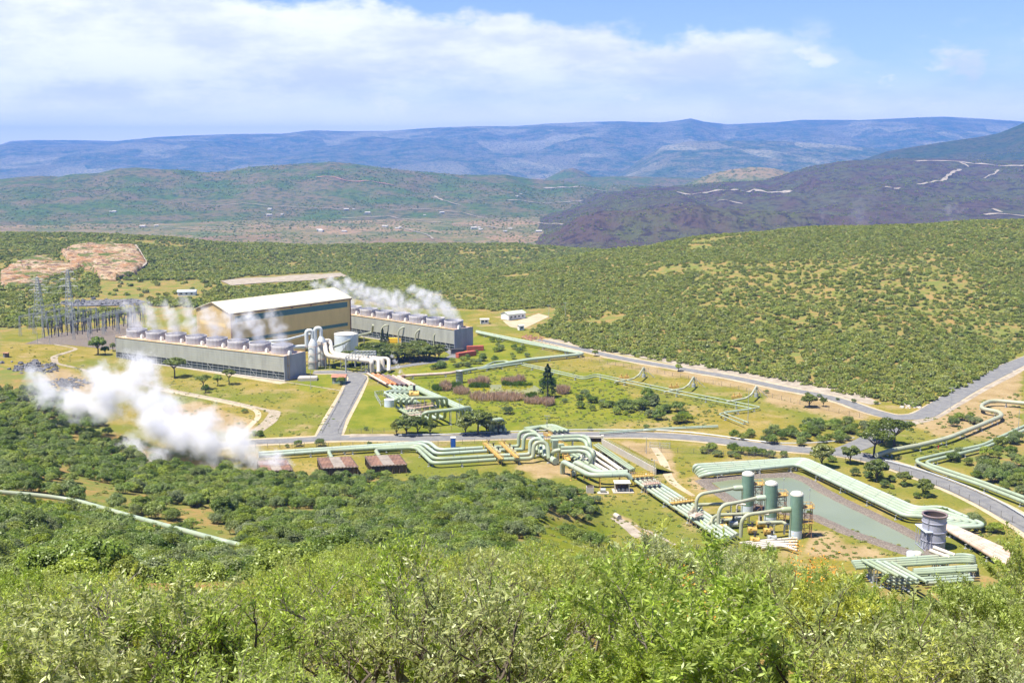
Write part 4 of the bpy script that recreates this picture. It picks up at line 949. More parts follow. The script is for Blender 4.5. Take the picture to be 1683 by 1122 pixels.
tk = P(640, 667.5); root = empty('small_tank', tk, 'small round blue grey tank beside the manifold loops', 'tank')
b = MB(); b.cyl((tk.x, tk.y, 0), 2.15, 3.0, 28, 0, top=False); b.build('shell', MAT['tank_white'], root)
b = MB(); b.lathe((tk.x, tk.y, 3.0), [(2.2, 0), (1.2, .2), (.03, .25)], 28); b.build('lid', MAT['white_paint'], root)
fr = [P(616, 651), P(631, 649), P(640, 662), P(626, 668)]; b = MB()
for i in range(4):
    a, d = fr[i], fr[(i+1) % 4]
    for z in (.8, 2.2): b.bar((a.x, a.y, z), (d.x, d.y, z), .12)
    for k in range(4): q = a.lerp(d, k/4); q2 = a.lerp(d, (k+1)/4); b.bar((q.x, q.y, 0), (q.x, q.y, 2.3), .12); b.bar((q.x, q.y, 0), (q2.x, q2.y, 2.2), .08)
tag(b.build('lattice_frame', MAT['grey_steel']), 'low grey lattice frame next to the small round tank', 'steel frame')
cb = P(745, 735.5); root = empty('toilet_cabin', cb, 'tall bright blue toilet cabin standing beside the lower road', 'toilet cabin')
b = MB(); b.box((cb.x, cb.y, 1.9), (1.7, 1.7, 3.7)); b.build('body', MAT['blue_plastic'], root)
b = MB(); b.box((cb.x, cb.y, 3.85), (1.85, 1.85, .25)); b.build('roof', MAT['white_paint'], root)
b = MB(); b.box((cb.x+.1, cb.y-.88, 1.7), (1.0, .06, 3.0)); b.build('door', MAT['blue_plastic'], root)

# scrubber towers and beige steam pipes
def scrub(px, py, H, r, label, pxb):
    p = P(px, py); root = empty('scrubber_tower', p, label, 'scrubber tower', 'scrubber towers')
    b = MB(); b.cyl((p.x, p.y, 0), r*1.05, 3.4, 24, top=False); b.build('skirt', MAT['grey_steel'], root)
    b = MB(); b.lathe((p.x, p.y, 0), [(r, 3.4), (r, H-3), (r*.6, H-1.2), (r*.32, H), (r*.3, H+.2)], 24); b.build('vessel', MAT['silver_pipe'], root)
    b = MB()
    for k in range(4):
        a = k*math.pi/2+.5; b.bar((p.x+r*1.6*math.cos(a), p.y+r*1.6*math.sin(a), 0), (p.x+r*1.6*math.cos(a), p.y+r*1.6*math.sin(a), H*.75), .18)
        a2 = a+math.pi/2
        for z in (H*.25, H*.5, H*.75): b.bar((p.x+r*1.6*math.cos(a), p.y+r*1.6*math.sin(a), z), (p.x+r*1.6*math.cos(a2), p.y+r*1.6*math.sin(a2), z), .16)
    b.build('access_frame', MAT['rust_steel'], root)
    b = MB(); t = Vector((p.x, p.y, H)); s_ = Vector((-2.8, -.8, 0))
    b.tube(fillet([t-Vector((0, 0, .6)), t+Vector((0, 0, 3.8)), t+s_+Vector((0, 0, 3.8)), t+s_-Vector((0, 0, 4.5))], 1.6, 6), .95, 14); b.build('vapour_loop', MAT['silver_pipe'], root)
    return p
s1 = scrub(515, 606, 15.5, 2.4, 'tall silver scrubber tower with looped top nearest the cooling tower', 0)
s2 = scrub(529, 601, 15.5, 2.4, 'silver scrubber tower standing just behind the nearest one', 0)
def hang(p1, z1, pts): return [Vector(q) for q in pts]
pipeline([P(515, 606, 10)+Vector((1.5, 0, 0)), P(533, 590, 9.5)*1, P(537, 606, 9.5), P(537, 607, 4.5)], .1, 'x', sup=0) if False else None
for i, (py0, lab) in enumerate(((586, 'near'), (580, 'far'))):
    pipeline([P(524+8*i, 564-3*i, 12), P(533+9*i, 562-3*i, 12), P(537+9*i, 585-3*i, 6.5), P(610+8*i, 593-4*i, 6.2), P(611+17*i, 594.5-4.5*i, 6.2), P(612+18*i, 611-3*i, 1)], 1.15, '%s thick beige steam pipe curving down from the scrubber towers past the gantry' % lab, 'thick beige steam pipes', m='beige_pipe', rad=3.2, sup=12, n=14)
for i in range(2):
    pipeline([P(595+5*i, 588-i, 6.5), P(618+7*i, 591-2*i, 6.2), P(622+17*i, 592-3*i, 6.2), P(622+17*i, 612-2*i, 1)], .95, '%s beige pipe elbowing to the ground at the head of the rusty run' % ('inner' if i == 0 else 'outermost'), 'beige elbows at the rusty run', m='beige_pipe', rad=3, sup=0, n=14)
pipeline([P(402, 563, 14.5), P(470, 558.5, 14.5), P(506, 549, 14.5), P(515, 549, 14.5)], .55, 'pale pipe bridging from the cooling tower deck to the scrubbers', None, m='silver_pipe', sup=0, n=10)
pipeline([P(440, 566, 13.2), P(480, 571, 10), P(512, 569, 9)], 1.2, 'fat pale duct leaving the cooling tower deck beside the scrubbers', None, m='silver_pipe', sup=0, n=12)
g4 = [P(569, 613), P(606, 612), P(618, 603), P(584, 603)]; b = MB(); Hg = 8.2
for i in range(4):
    a, d = g4[i], g4[(i+1) % 4]; b.bar((a.x, a.y, 0), (a.x, a.y, Hg), .55)
    for z in (Hg, Hg-1.6): b.bar((a.x, a.y, z), (d.x, d.y, z), .3)
    for k in range(6): q = a.lerp(d, k/6); q2 = a.lerp(d, (k+1)/6); b.bar((q.x, q.y, Hg-1.6), (q2.x, q2.y, Hg), .16)
for k in range(7): a = g4[0].lerp(g4[1], k/6); d = g4[3].lerp(g4[2], k/6); b.bar((a.x, a.y, Hg), (d.x, d.y, Hg), .22); d2 = g4[3].lerp(g4[2], min(1, (k+1)/6)); b.bar((a.x, a.y, Hg), (d2.x, d2.y, Hg), .12)
tag(b.build('pipe_gantry', MAT['grey_steel']), 'grey steel gantry spanning the beige steam pipes', 'gantry')
for i, (px, py) in enumerate(((627, 543), (655, 547), (683, 551), (713, 555))):
    p = P(px, py+18); pipeline([(p.x, p.y, 0), (p.x, p.y, 7.5), (p.x+2.2, p.y, 9.4), (p.x+4, p.y+.5, 9.4)], .42, '%s gooseneck riser pipe against the heavily steaming cooling tower' % ORD[i], 'gooseneck risers', m='olive_pipe', rad=2, sup=0, n=8, name='riser_pipe', cat='riser pipe')
    c = MB(); c.cyl((p.x+4.2, p.y+.5, 8.9), .8, 1.0, 10); 
pipeline([P(536, 574, 7), P(560, 566, 7), P(590, 551, 7), P(612, 546, 8), P(613, 534, 13)], .6, 'long duct climbing from the hall foot onto the cooling tower deck', None, m='olive_pipe', rad=2, sup=14, n=8)
p = P(755, 629); root = empty('vent_stack', p, 'slim dark grey stack beside the marsh pond', 'stack')
b = MB(); b.lathe((p.x, p.y, 0), [(1.65, 0), (1.65, 5.6), (1.75, 5.6), (1.75, 5.9), (1.5, 5.9), (1.45, 3)], 24); b.build('barrel', MAT['grey_steel'], root)
b = MB()
for z in (1.5, 3, 4.5): b.lathe((p.x, p.y, z), [(1.72, 0), (1.72, .15)], 24)
b.build('hoop', MAT['grey_steel'], root)
p = P(663, 624); b = MB(); b.cyl((p.x, p.y, 0), .9, 2.2, 14, top=True); tag(b.build('vent_pot', MAT['rust_steel']), 'small rusty vent pot puffing a thin steam jet', 'vent')
VENT = p.copy()

# three separators with their inlet loops
def separator(px, py, H, label):
    p = P(px, py); r = 1.78; root = empty('separator_vessel', p, label, 'separator vessel', 'green separator vessels')
    b = MB(); b.cyl((p.x, p.y, 0), r*1.0, 2.4, 30, top=False); b.build('skirt', MAT['tank_white'], root)
    b = MB(); b.cyl((p.x, p.y, 2.4), r, H-2.4-.9, 32, top=False)
    for z in np.arange(3.4, H-1.2, 1.35): b.lathe((p.x, p.y, float(z)), [(r+.012, 0), (r+.03, .04), (r+.012, .08)], 32)
    b.build('shell', MAT['vessel_green'], root)
    b = MB(); b.lathe((p.x, p.y, H-.95), [(r+.04, 0), (r+.04, .25), (r*.93, .62), (r*.7, .86), (r*.35, .98), (.03, 1.02)], 32)
    b.cyl((p.x+.9, p.y-.9, H-.3), .16, .5, 10); b.build('cap', MAT['vessel_cap'], root)
    b = MB(); b.bar((p.x-r*.96, p.y-.9, .5), (p.x-r*.96, p.y-.9, H-4.5), .2); b.build('drain_pipe', MAT['green_pipe'], root)
    b = MB(); q = Vector((p.x+3.3, p.y+.6, 0)); hw = 1.05
    cs = [(q.x-hw, q.y-hw), (q.x+hw, q.y-hw), (q.x+hw, q.y+hw), (q.x-hw, q.y+hw)]
    for i in range(4):
        a, d = cs[i], cs[(i+1) % 4]; b.bar((a[0], a[1], 0), (a[0], a[1], H-3.4), .16)
        for z in (2.2, 4.4, 6.6, 8.6): b.bar((a[0], a[1], z), (d[0], d[1], z), .12); b.bar((a[0], a[1], z-2.1), (d[0], d[1], z), .09)
    b.bar((p.x+r, p.y, H-4.8), (q.x+hw, q.y, H-4.8), .3); b.build('ladder_tower', MAT['rust_steel'], root)
    b = MB()
    for z in (4.4, 8.7): b.box((q.x, q.y, z), (3.0, 3.0, .14))
    for z in (5.4, 9.7):
        for i in range(4):
            s_ = 1.45; a = ((-s_, -s_), (s_, -s_), (s_, s_), (-s_, s_))[i]; d = ((s_, -s_), (s_, s_), (-s_, s_), (-s_, -s_))[i]
            b.bar((q.x+a[0], q.y+a[1], z), (q.x+d[0], q.y+d[1], z), .1); b.bar((q.x+a[0], q.y+a[1], z-1), (q.x+a[0], q.y+a[1], z), .1); m_ = ((a[0]+d[0])/2, (a[1]+d[1])/2); b.bar((q.x+m_[0], q.y+m_[1], z-1), (q.x+m_[0], q.y+m_[1], z), .08)
    b.build('platform', MAT['yellow_steel'], root)
    b = MB(); b.bar((q.x+.4, q.y, 8.7), (q.x+.4, q.y, H+.4), .09); b.box((q.x+.4, q.y, H+.5), (.35, .35, .3)); b.build('lamp_pole', MAT['grey_steel'], root)
    return p
SP = [separator(1227.5, 842, 12.6, 'green separator vessel farthest up the rack, its foot beside the pond corner'), separator(1265.5, 860.5, 12.8, 'middle green separator vessel between its two twins'), separator(1307, 883, 13.3, 'green separator vessel closest to the shrubs, with a pale blue skirt')]
INL = [[(1144, 843, 1.6), (1144.5, 811, 7.3)], [(1180.5, 864, 1.6), (1181.5, 826, 7.5)], [(1217.5, 882, 1.6), (1218.5, 842, 7.8)]]
SLW = ['farthest', 'middle', 'nearest']
for i in range(3):
    a, c = INL[i]; v = SP[i]; A_ = P(*a); C_ = P(*c); C_ = Vector((A_.x, A_.y, C_.z)); e = Vector((v.x-1.7, v.y-.2, C_.z+.4))
    rt = pipeline([A_, C_, C_.lerp(e, .5)+Vector((0, 0, .1)), e-Vector((2.6, 0, .1))], .52, '%s arching pipe feeding the %s green separator near its shoulder' % (SLW[i], SLW[i]), 'arching separator feed pipes', m='olive_pipe', rad=3.2, sup=0, n=14)
    b = MB(); d = (e-(e-Vector((2.6, 0, .1)))).normalized(); s0 = e-Vector((2.7, 0, .1)); b.tube([s0, s0+d*.2, s0+d*.9, s0+d*2.8], [.52, .72, .85, .85], 14); b.build('flange_cone', MAT['green_pipe'], rt)
HL_ = [[(1136, 846, 1.4), (1137, 835, 3.2), (1146, 829, 3.4), (1212, 827, 3.4)], [(1168, 866, 1.4), (1169, 853, 3.2), (1178, 846, 3.4), (1250, 843, 3.4)], [(1160, 868, 1.2), (1165, 860, 2.4), (1176, 855, 2.4), (1226, 852.5, 2.4)], [(1246, 859, 3.0), (1286, 857.5, 3.0), (1292, 861, 2.6), (1293, 868, 1)]]
HLL = ['low brine pipe running behind the farthest feed arch to the pond side separator', 'low brine pipe leading to the middle separator foot', 'lowest brine pipe curling past the yellow valve block', 'short brine pipe joining the middle and nearest separators']
for p_, l in zip(HL_, HLL): pipeline([P(*q) for q in p_], .52, l, 'low brine pipes between the separators', m='olive_pipe', rad=2.4, sup=9, n=12)
for i, (x0, y0, x1, y1) in enumerate(((1211, 840, 1226, 829), (1248, 856, 1264, 845), (1289, 874, 1305, 862))):
    a = P(x0, y0, 1.2); pipeline([(a.x, a.y, .6), (a.x, a.y, 3.6), P(x1, y1, 3.8)], .3, '%s small gooseneck vent in front of its separator, counted from the pond' % ORD[i], 'gooseneck vents at the separators', rad=1.2, sup=0, n=10, m='beige_pipe', name='vent_pipe', cat='vent pipe')
for k in range(5): pipeline([P(1216+9*k, 892+2*k, 1.2), P(1250+9*k, 888+2*k, 1.2), P(1310, 884+5*k, 1.2)], .34, '%s pale pipe low behind the shrub tops at the separator foot' % ORD[k], 'pale pipes low at the separator foot', m='beige_pipe', sup=8, rad=1.5, n=8)
def valve(p, s_, m, label, gr, z=1.4):
    root = empty('valve', (p.x, p.y, 0), label, 'valve', gr)
    b = MB(); b.box((p.x, p.y, z), (1.3*s_, .9*s_, .9*s_), .3); b.tube([(p.x-.8*s_, p.y, z), (p.x+.8*s_, p.y, z)], .62*s_, 10); b.build('body', MAT[m], root)
    b = MB(); b.cyl((p.x, p.y, z+.4*s_), .22*s_, 1.1*s_, 8); b.tube([(p.x-.5*s_, p.y, z+1.6*s_), (p.x, p.y-.5*s_, z+1.6*s_), (p.x+.5*s_, p.y, z+1.6*s_), (p.x, p.y+.5*s_, z+1.6*s_), (p.x-.5*s_, p.y, z+1.6*s_)], .07, 6); b.build('handwheel', MAT['dark_steel'], root)
for i, (x, y) in enumerate(((1187, 873), (1205, 868), (1236, 878), (1262, 880), (1268, 892), (1240, 895), (1196, 860), (1212, 858), (1250, 868))):
    valve(P(x, y), 1.5, 'yellow_steel' if i % 3 != 1 else 'grey_steel', ('chunky %s valve among the pipes at the separator feet' % ('yellow' if i % 3 != 1 else 'grey')), 'yellow valves at the separators' if i % 3 != 1 else 'grey valves at the separators')


# yellow walkways and platforms
def walkway(a, d, wd, label, group=None, legs=5, name='walkway', m='yellow_steel', posts=9):
    t = (d-a); L = t.length; t.normalize(); sd = Vector((t.y, -t.x, 0)).normalized(); root = empty(name, (a.x, a.y, 0), label, 'walkway' if name == 'walkway' else 'platform', group); rz = math.atan2(t.y, t.x); c = (a+d)/2
    b = MB(); b.box((c.x, c.y, a.z), (L, wd, .12), rz)
    for s_ in (-1, 1): q = c+sd*wd/2*s_; b.box((q.x, q.y, a.z-.1), (L, .1, .28), rz)
    b.build('deck', MAT[m], root); b = MB()
    for s_ in (-1, 1):
        for z in (.55, 1.1): b.bar(a+sd*wd/2*s_+Vector((0, 0, z)), d+sd*wd/2*s_+Vector((0, 0, z)), .1)
        for i in range(posts+1): q = a.lerp(d, i/posts)+sd*wd/2*s_; b.bar(q, q+Vector((0, 0, 1.12)), .09)
    b.build('railing', MAT[m], root)
    for i in range(legs):
        q = a.lerp(d, (i+.5)/legs); b = MB()
        for s_ in (-1, 1): p = q+sd*wd/2*s_*.9; b.bar((p.x, p.y, gz(p.x, p.y)-.1), (p.x, p.y, a.z-.06), .16)
        b.build('leg', MAT[m], root)
    return root
walkway(G(796, 727.5, 2.7), G(824.5, 754, 2.7), 1.3, 'yellow railed walkway across the four pipes, on the side of the shed', 'yellow walkways over the four pipes', 5, posts=12)
walkway(G(822.5, 726.5, 2.7), G(850.5, 752, 2.7), 1.3, 'yellow railed walkway across the four pipes, beside the loops', 'yellow walkways over the four pipes', 5, posts=12)
walkway(G(913, 725.5, 5.4), G(931, 735.5, 5.0), 1.3, 'high yellow walkway over the raised pipes near the road bridge', None, 3)
walkway(G(897, 713, 6.2), G(904, 716, 6.2), 2.0, 'small yellow platform on top of the valve tower near the light pole', None, 2, 'platform')
walkway(G(927, 745, 3.2), G(934, 757, 3.0), 1.6, 'yellow landing at the foot of the valve tower', None, 2, 'platform')
walkway(G(1037, 782.5, 3.2), G(1074, 780, 3.2), 2.0, 'orange yellow platform crossing the pipe rack by the white wall', None, 4, 'platform')
walkway(G(1057, 795, 3.4), G(1084, 792.5, 3.4), 2.2, 'rust and beige platform just below the orange one on the rack', None, 3, 'platform', 'rust_pipe')
walkway(G(1102, 826, 2.8), G(1141, 821, 2.8), 1.8, 'yellow platform crossing the rack midway to the separators', None, 4, 'platform')
walkway(G(1137, 848, 3.4), G(1150, 843, 3.4), 2.6, 'tall rusty access platform at the lower end of the five pipe rack', None, 3, 'platform', 'rust_pipe')
walkway(G(666, 672, 3), G(712, 666, 3), 1.5, 'orange walkway inside the manifold loops by the small tank', None, 4, 'walkway', 'rust_pipe')
walkway(G(668, 683, 2.2), G(722, 676, 2.2), 1.2, 'lower rust coloured walkway between the two manifold rows', None, 4, 'walkway', 'rust_pipe')
for i in range(4): valve(G(674+13*i, 678-1.2*i), 1.5, 'beige_pipe', 'beige valve under the orange walkway of the manifold', 'valves of the manifold', 1.6)
valve(G(681, 663), 2.6, 'yellow_steel', 'tall ochre valve head rising above the manifold loops', None, 4)
for i, (x, y) in enumerate(((803, 739), (811, 744), (819, 750), (829, 740), (838, 745), (844, 750))): valve(G(x, y), 1.2, 'green_pipe', 'green valve box between the two yellow walkways', 'valves between the yellow walkways', 1.7)
def valve_tower(px, py, label):
    p = G(px, py); root = empty('valve_tower', p, label, 'valve tower', 'green valve towers')
    b = MB(); b.box((p.x, p.y, 5.2), (1.9, 1.9, 3.0), .2); b.build('valve_box', MAT['green_pipe'], root)
    for sx in (-1, 1):
        for sy in (-1, 1): b = MB(); b.bar((p.x+sx*.8, p.y+sy*.8, 0), (p.x+sx*.8, p.y+sy*.8, 3.8), .2); b.build('leg', MAT['grey_steel'], root)
valve_tower(912, 753, 'green box valve tower at the far end of the short elbow'); valve_tower(922, 760, 'green box valve tower beside the first raised elbow')
valve_tower(888, 745, 'small green box valve tower in the middle of the tall loops')

# white retaining wall, road bridge, shelter
a, d = G(990, 731), G(1078, 780); root = empty('retaining_wall', a, 'long white concrete retaining wall with handrail beside the pipe trench', 'retaining wall')
t = (d-a).normalized(); rz = math.atan2(t.y, t.x); c = (a+d)/2; L = (d-a).length
b = MB(); b.box((c.x, c.y, 1.15), (L, .4, 2.3), rz); b.build('wall_face', MAT['pale_concrete'], root)
b = MB()
for i in range(13): q = a.lerp(d, i/12)+Vector((0, 0, 2.3)); b.bar(q, q+Vector((0, 0, .9)), .08)
for z in (2.75, 3.2): b.bar(a+Vector((0, 0, z)), d+Vector((0, 0, z)), .09)
b.build('handrail', MAT['olive_pipe'], root)
b = MB(); sd = Vector((-t.y, t.x, 0)); sd = sd if sd.y > 0 else -sd
q0, q1 = a+sd*.2, d+sd*.2; b.add([(q0.x, q0.y, 2.2), (q1.x, q1.y, 2.2), (q1.x+sd.x*7, q1.y+sd.y*7, .02), (q0.x+sd.x*7, q0.y+sd.y*7, .02)], [(0, 1, 2, 3)])
tag(b.build('earth_bank', MAT['ground']), kind='structure')
a, d = G(925, 725), G(990, 726); t = (d-a).normalized(); rz = math.atan2(t.y, t.x); c = (a+d)/2; root = empty('road_bridge', c, 'low concrete road bridge with a dark opening above the pipes', 'bridge'); L = (d-a).length
b = MB(); b.box((c.x, c.y, 1.9), (L, 1.0, .7), rz); b.build('parapet', MAT['concrete'], root)
b = MB(); b.box((c.x, c.y+.3, .78), (L-.4, .3, 1.5), rz); b.build('opening', MAT['dark_inside'], root)  # solid dark box, its colour stands for the shade under the bridge
for q in (a, d): b = MB(); b.box((q.x, q.y-.2, 1.3), (.9, 1.8, 2.6), rz); b.build('pier', MAT['concrete'], root)

p = G(1022, 807); root = empty('pump_shelter', p, 'small open pump shelter with a flat yellowish roof', 'shelter')
b = MB(); b.box((p.x, p.y, 3.05), (5.2, 3.6, .25), .03); b.build('roof', MAT['vessel_cap'], root)
b = MB(); b.box((p.x, p.y+1.5, 1.5), (4.6, .15, 2.9), .03); b.build('back_wall', MAT['brown_wall'], root)
for x, y in ((-2.2, -1.4), (2.2, -1.4), (-2.2, 1.4), (2.2, 1.4)): b = MB(); b.box((p.x+x, p.y+y, 1.5), (.22, .22, 3)); b.build('post', MAT['concrete'], root)
b = MB(); b.box((p.x+.3, p.y, .12), (6.6, 4.6, .24), .03); b.build('floor_slab', MAT['pale_concrete'], root)
for k in range(3): b = MB(); b.tube([(p.x-1.4+k*1.3, p.y-.6, .8), (p.x-.6+k*1.3, p.y-.6, .8)], .4, 10); b.box((p.x-1+k*1.3, p.y-.6, .35), (.9, .6, .4)); b.build('pump', MAT['grey_steel'], root)
p = G(991, 810); root = empty('pump_unit', p, 'small grey pump unit on a pale slab beside the shelter', 'pump'); b = MB(); b.box((p.x, p.y, .15), (3.6, 2.6, .3)); b.build('slab', MAT['pale_concrete'], root); b = MB(); b.tube([(p.x-.8, p.y, 1), (p.x+.8, p.y, 1)], .7, 12); b.box((p.x, p.y, .6), (1.6, 1.1, .7)); b.build('motor', MAT['grey_steel'], root)
p = G(969.5, 809); root = empty('concrete_box', p, 'square concrete chamber with a rusty lid near the bushes', 'concrete box'); b = MB(); b.box((p.x, p.y, 1.1), (2.3, 2.3, 2.2)); b.build('wall', MAT['concrete'], root); b = MB(); b.box((p.x, p.y, 2.27), (2.0, 2.0, .15)); b.build('lid', MAT['brown_wall'], root)
b = MB(); a = G(1011, 846, .7); d = G(1018, 850, .7); b.tube([a, d], .75, 14); tag(b.build('culvert_pipe', MAT['pale_concrete']), 'pale culvert pipe end lying at the top of the concrete path', 'culvert')
b = MB(); a = G(940, 822, .4)
for k in range(7): q = a.lerp(G(958, 831, .4), k/6); b.box((q.x, q.y+random.uniform(-.5, .5), q.z), (random.uniform(1, 2), random.uniform(.8, 1.4), random.uniform(.4, .9)), random.uniform(0, 3))
tag(b.build('rubble_heap', MAT['pale_concrete']), 'pale heap of broken concrete half hidden in the bushes', 'rubble', None, 'stuff')

# big grey stack and its ladder ramp
p = G(1533, 901); r = 3.1; H = 9.8; root = empty('atmospheric_stack', p, 'wide open topped lavender grey stack standing at the pond tip', 'stack')
b = MB(); b.lathe((p.x, p.y, 0), [(r, 0), (r, H)], 44); b.build('barrel', MAT['stack_grey'], root)
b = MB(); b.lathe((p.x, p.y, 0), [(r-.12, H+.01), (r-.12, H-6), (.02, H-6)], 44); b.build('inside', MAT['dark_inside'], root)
for z in (2.6, 5.2, 7.7): b = MB(); b.lathe((p.x, p.y, z), [(r, -.12), (r+.16, -.1), (r+.16, .1), (r, .12)], 44); b.build('hoop', MAT['stack_grey'], root)
b = MB(); b.lathe((p.x, p.y, H), [(r, -.4), (r+.28, -.35), (r+.28, .05), (r-.15, .06), (r-.15, -.3)], 44); b.build('rim', MAT['brown_pipe'], root)
b = MB()
for k in range(22): b.bar((p.x-2.6, p.y-2.05, .6+k*.4), (p.x-2.2, p.y-2.35, .6+k*.4), .07)
b.build('ladder', MAT['dark_steel'], root)
a, d = G(1512, 893), G(1529, 907); t = (d-a).normalized(); sd = Vector((t.y, -t.x, 0)); root = empty('ladder_ramp', a, 'grey boxed ladder ramp leaning beside the big stack', 'ramp')
b = MB()
for s_ in (0, 1.3):
    for k in range(5): q = a.lerp(d, k/4)+sd*s_; b.bar((q.x, q.y, 0), (q.x, q.y, 5.4), .14)
    for k in range(4): q = a.lerp(d, k/4)+sd*s_; q2 = a.lerp(d, (k+1)/4)+sd*s_; b.bar((q.x, q.y, .3), (q2.x, q2.y, 5.2), .12)
    for z in (.3, 5.3): b.bar(a+sd*s_+Vector((0, 0, z)), d+sd*s_+Vector((0, 0, z)), .16)
b.build('frame', MAT['stack_grey'], root); c = (a+d)/2+sd*.65
b = MB(); b.box((c.x, c.y, 5.55), ((d-a).length+.4, 2.0, .2), math.atan2(t.y, t.x)); b.build('deck', MAT['tank_white'], root)
for i, (x, y) in enumerate(((1497, 914), (1507, 914))):
    q = G(x, y); b = MB(); b.lathe((q.x, q.y, 0), [(1.1, 0), (1.1, 1.3), (.98, 1.3), (.98, .5), (.02, .5)], 20); tag(b.build('open_barrel', MAT['tank_white' if i == 0 else 'concrete']), ('open %s barrel on the sand at the foot of the ramp' % ('blue grey' if i == 0 else 'pale brown')), 'barrel')

# wellheads
for i, (x, y) in enumerate(((1058, 620), (1140, 636), (1243, 652))):
    p = G(x, y); nm = ORD[i]
    root = empty('wellhead', p, '%s wellhead frame along the upper road, counted from the cooling towers' % nm, 'wellhead', 'wellheads on the dry meadow')
    b = MB(); b.tube(fillet([G(x-48, y+8, 1.4), G(x-16, y+2, 1.6), G(x-8, y-4, 3.6), (p.x, p.y, 5.0), (p.x, p.y, .3)], 1.6, 5), .42, 10); b.build('flow_line', MAT['olive_pipe'], root)
    b = MB()
    for dx, dy in ((-2.2, 0), (2.2, 0), (5.0, -1.0), (0, 2)): b.bar((p.x+dx, p.y+dy, 0), (p.x, p.y, 4.8), .2)
    b.cyl((p.x, p.y, 0), .9, 1.6, 10); b.build('stand', MAT['grey_steel'], root)
    for k in range(2): q = G(x-28-9*k, y+4+1*k); b = MB(); b.box((q.x, q.y, 1.3), (2.2, 1, 1.2)); b.cyl((q.x, q.y, 1.8), .3, 1.2, 8); b.build('valve', MAT['yellow_steel'], root)


# ---------------------------------------------------------------- guard rails, fences, poles, gate
def rail(pts, label, z=.75, step=3.0):
    w_ = [G(*p) for p in pts]; root = empty('guard_rail', w_[0], label, 'guard rail'); b = MB()
    c = fillet(w_, 14, 5); b.tube([q+Vector((0, 0, z)) for q in c], .2, 4, smooth=False); b.build('beam', MAT['guardrail'], root)
    pm = MB(); pm.box((0, 0, .35), (.16, .16, .8)); me = pm.mesh('post'); me.materials.append(MAT['guardrail']); acc = 0; cnt = 0
    for i in range(len(c)-1):
        d = c[i+1]-c[i]; L = d.length
        while acc < L and cnt < 95:
            q = c[i]+d*(acc/L); o = bpy.data.objects.new('post', me); COL.objects.link(o); o.parent = root; o.matrix_parent_inverse = Matrix.Translation(-root.location); o.location = (q.x, q.y, gz(q.x, q.y)); cnt += 1; acc += step
        acc -= L
rail([(655, 717.5), (720, 717), (800, 713), (925, 708.5), (1075, 709), (1140, 713.5), (1195, 720.5), (1240, 727), (1280, 731), (1330, 731), (1380, 727), (1404, 722)], 'grey guard rail along the far side of the lower road', step=7)
rail([(1455, 759), (1500, 771), (1545, 785), (1590, 802), (1640, 825), (1690, 855), (1760, 905)], 'grey guard rail on the outer edge of the curving road', step=5)
rail([(537, 655), (515, 712)], 'low rail at the grass side of the site road', step=4) if False else None


def fence(pts, label, h=1.9, step=4.0, m='fence_wire', group=None):
    w_ = [G(*p) for p in pts]; root = empty('fence', w_[0], label, 'fence', group)
    pm = MB(); pm.box((0, 0, h/2), (.12, .12, h+.2)); me = pm.mesh('post'); me.materials.append(MAT[m]); b = MB(); cnt = 0
    for i in range(len(w_)-1):
        n = max(1, int((w_[i+1]-w_[i]).length/step))
        for k in range(n):
            q = w_[i].lerp(w_[i+1], k/n); q2 = w_[i].lerp(w_[i+1], (k+1)/n); z, z2 = gz(q.x, q.y), gz(q2.x, q2.y)
            for f in (.15, .4, .65, .95): b.bar((q.x, q.y, z+h*f), (q2.x, q2.y, z2+h*f), .045)
            if cnt < 98: o = bpy.data.objects.new('post', me); COL.objects.link(o); o.parent = root; o.matrix_parent_inverse = Matrix.Translation(-root.location); o.location = (q.x, q.y, z); cnt += 1
    b.build('wire', MAT[m], root)
fence([(556, 712), (650, 711), (760, 708), (790, 706)], 'wire fence between the manifold meadow and the lower road')
fence([(400, 737), (560, 735), (700, 733), (800, 728), (850, 727)], 'wire fence between the lower road and the four pipes')
fence([(1008, 741), (1060, 742), (1140, 745), (1290, 755), (1440, 762), (1560, 806), (1683, 868)], 'wire fence on the pond side of the lower road', step=5)
fence([(880, 560), (960, 592), (1080, 613), (1200, 637), (1330, 668), (1430, 690)], 'long wire fence below the upper road', step=5)
fence([(602, 622), (590, 640), (577, 665), (556, 706)], 'rail fence on the manifold side of the site road', 1.3, 3, 'concrete')
fence([(566, 640), (550, 672), (528, 712)], 'rail fence on the cooling tower side of the site road', 1.2, 3, 'concrete')
fence([(600, 610), (668, 599), (750, 582)], 'picket rail along the loop road by the trees', 1.1, 4)
a, d = G(1068, 735.5), G(1101, 736.5); root = empty('gate', a, 'grey double mesh gate in the fence of the lower road', 'gate'); b = MB(); m_ = (a+d)/2
for q in (a, m_, d): b.bar(q, q+Vector((0, 0, 2.2)), .2)
b.build('gate_frame', MAT['grey_steel'], root)
for q, q2 in ((a, m_), (m_, d)):
    b = MB()
    for z in (.2, 1, 2): b.bar(q+Vector((0, 0, z)), q2+Vector((0, 0, z)), .1)
    for k in range(1, 12): w1 = q.lerp(q2, k/12); b.bar(w1+Vector((0, 0, .2)), w1+Vector((0, 0, 2)), .05)
    b.build('gate_leaf', MAT['grey_steel'], root)


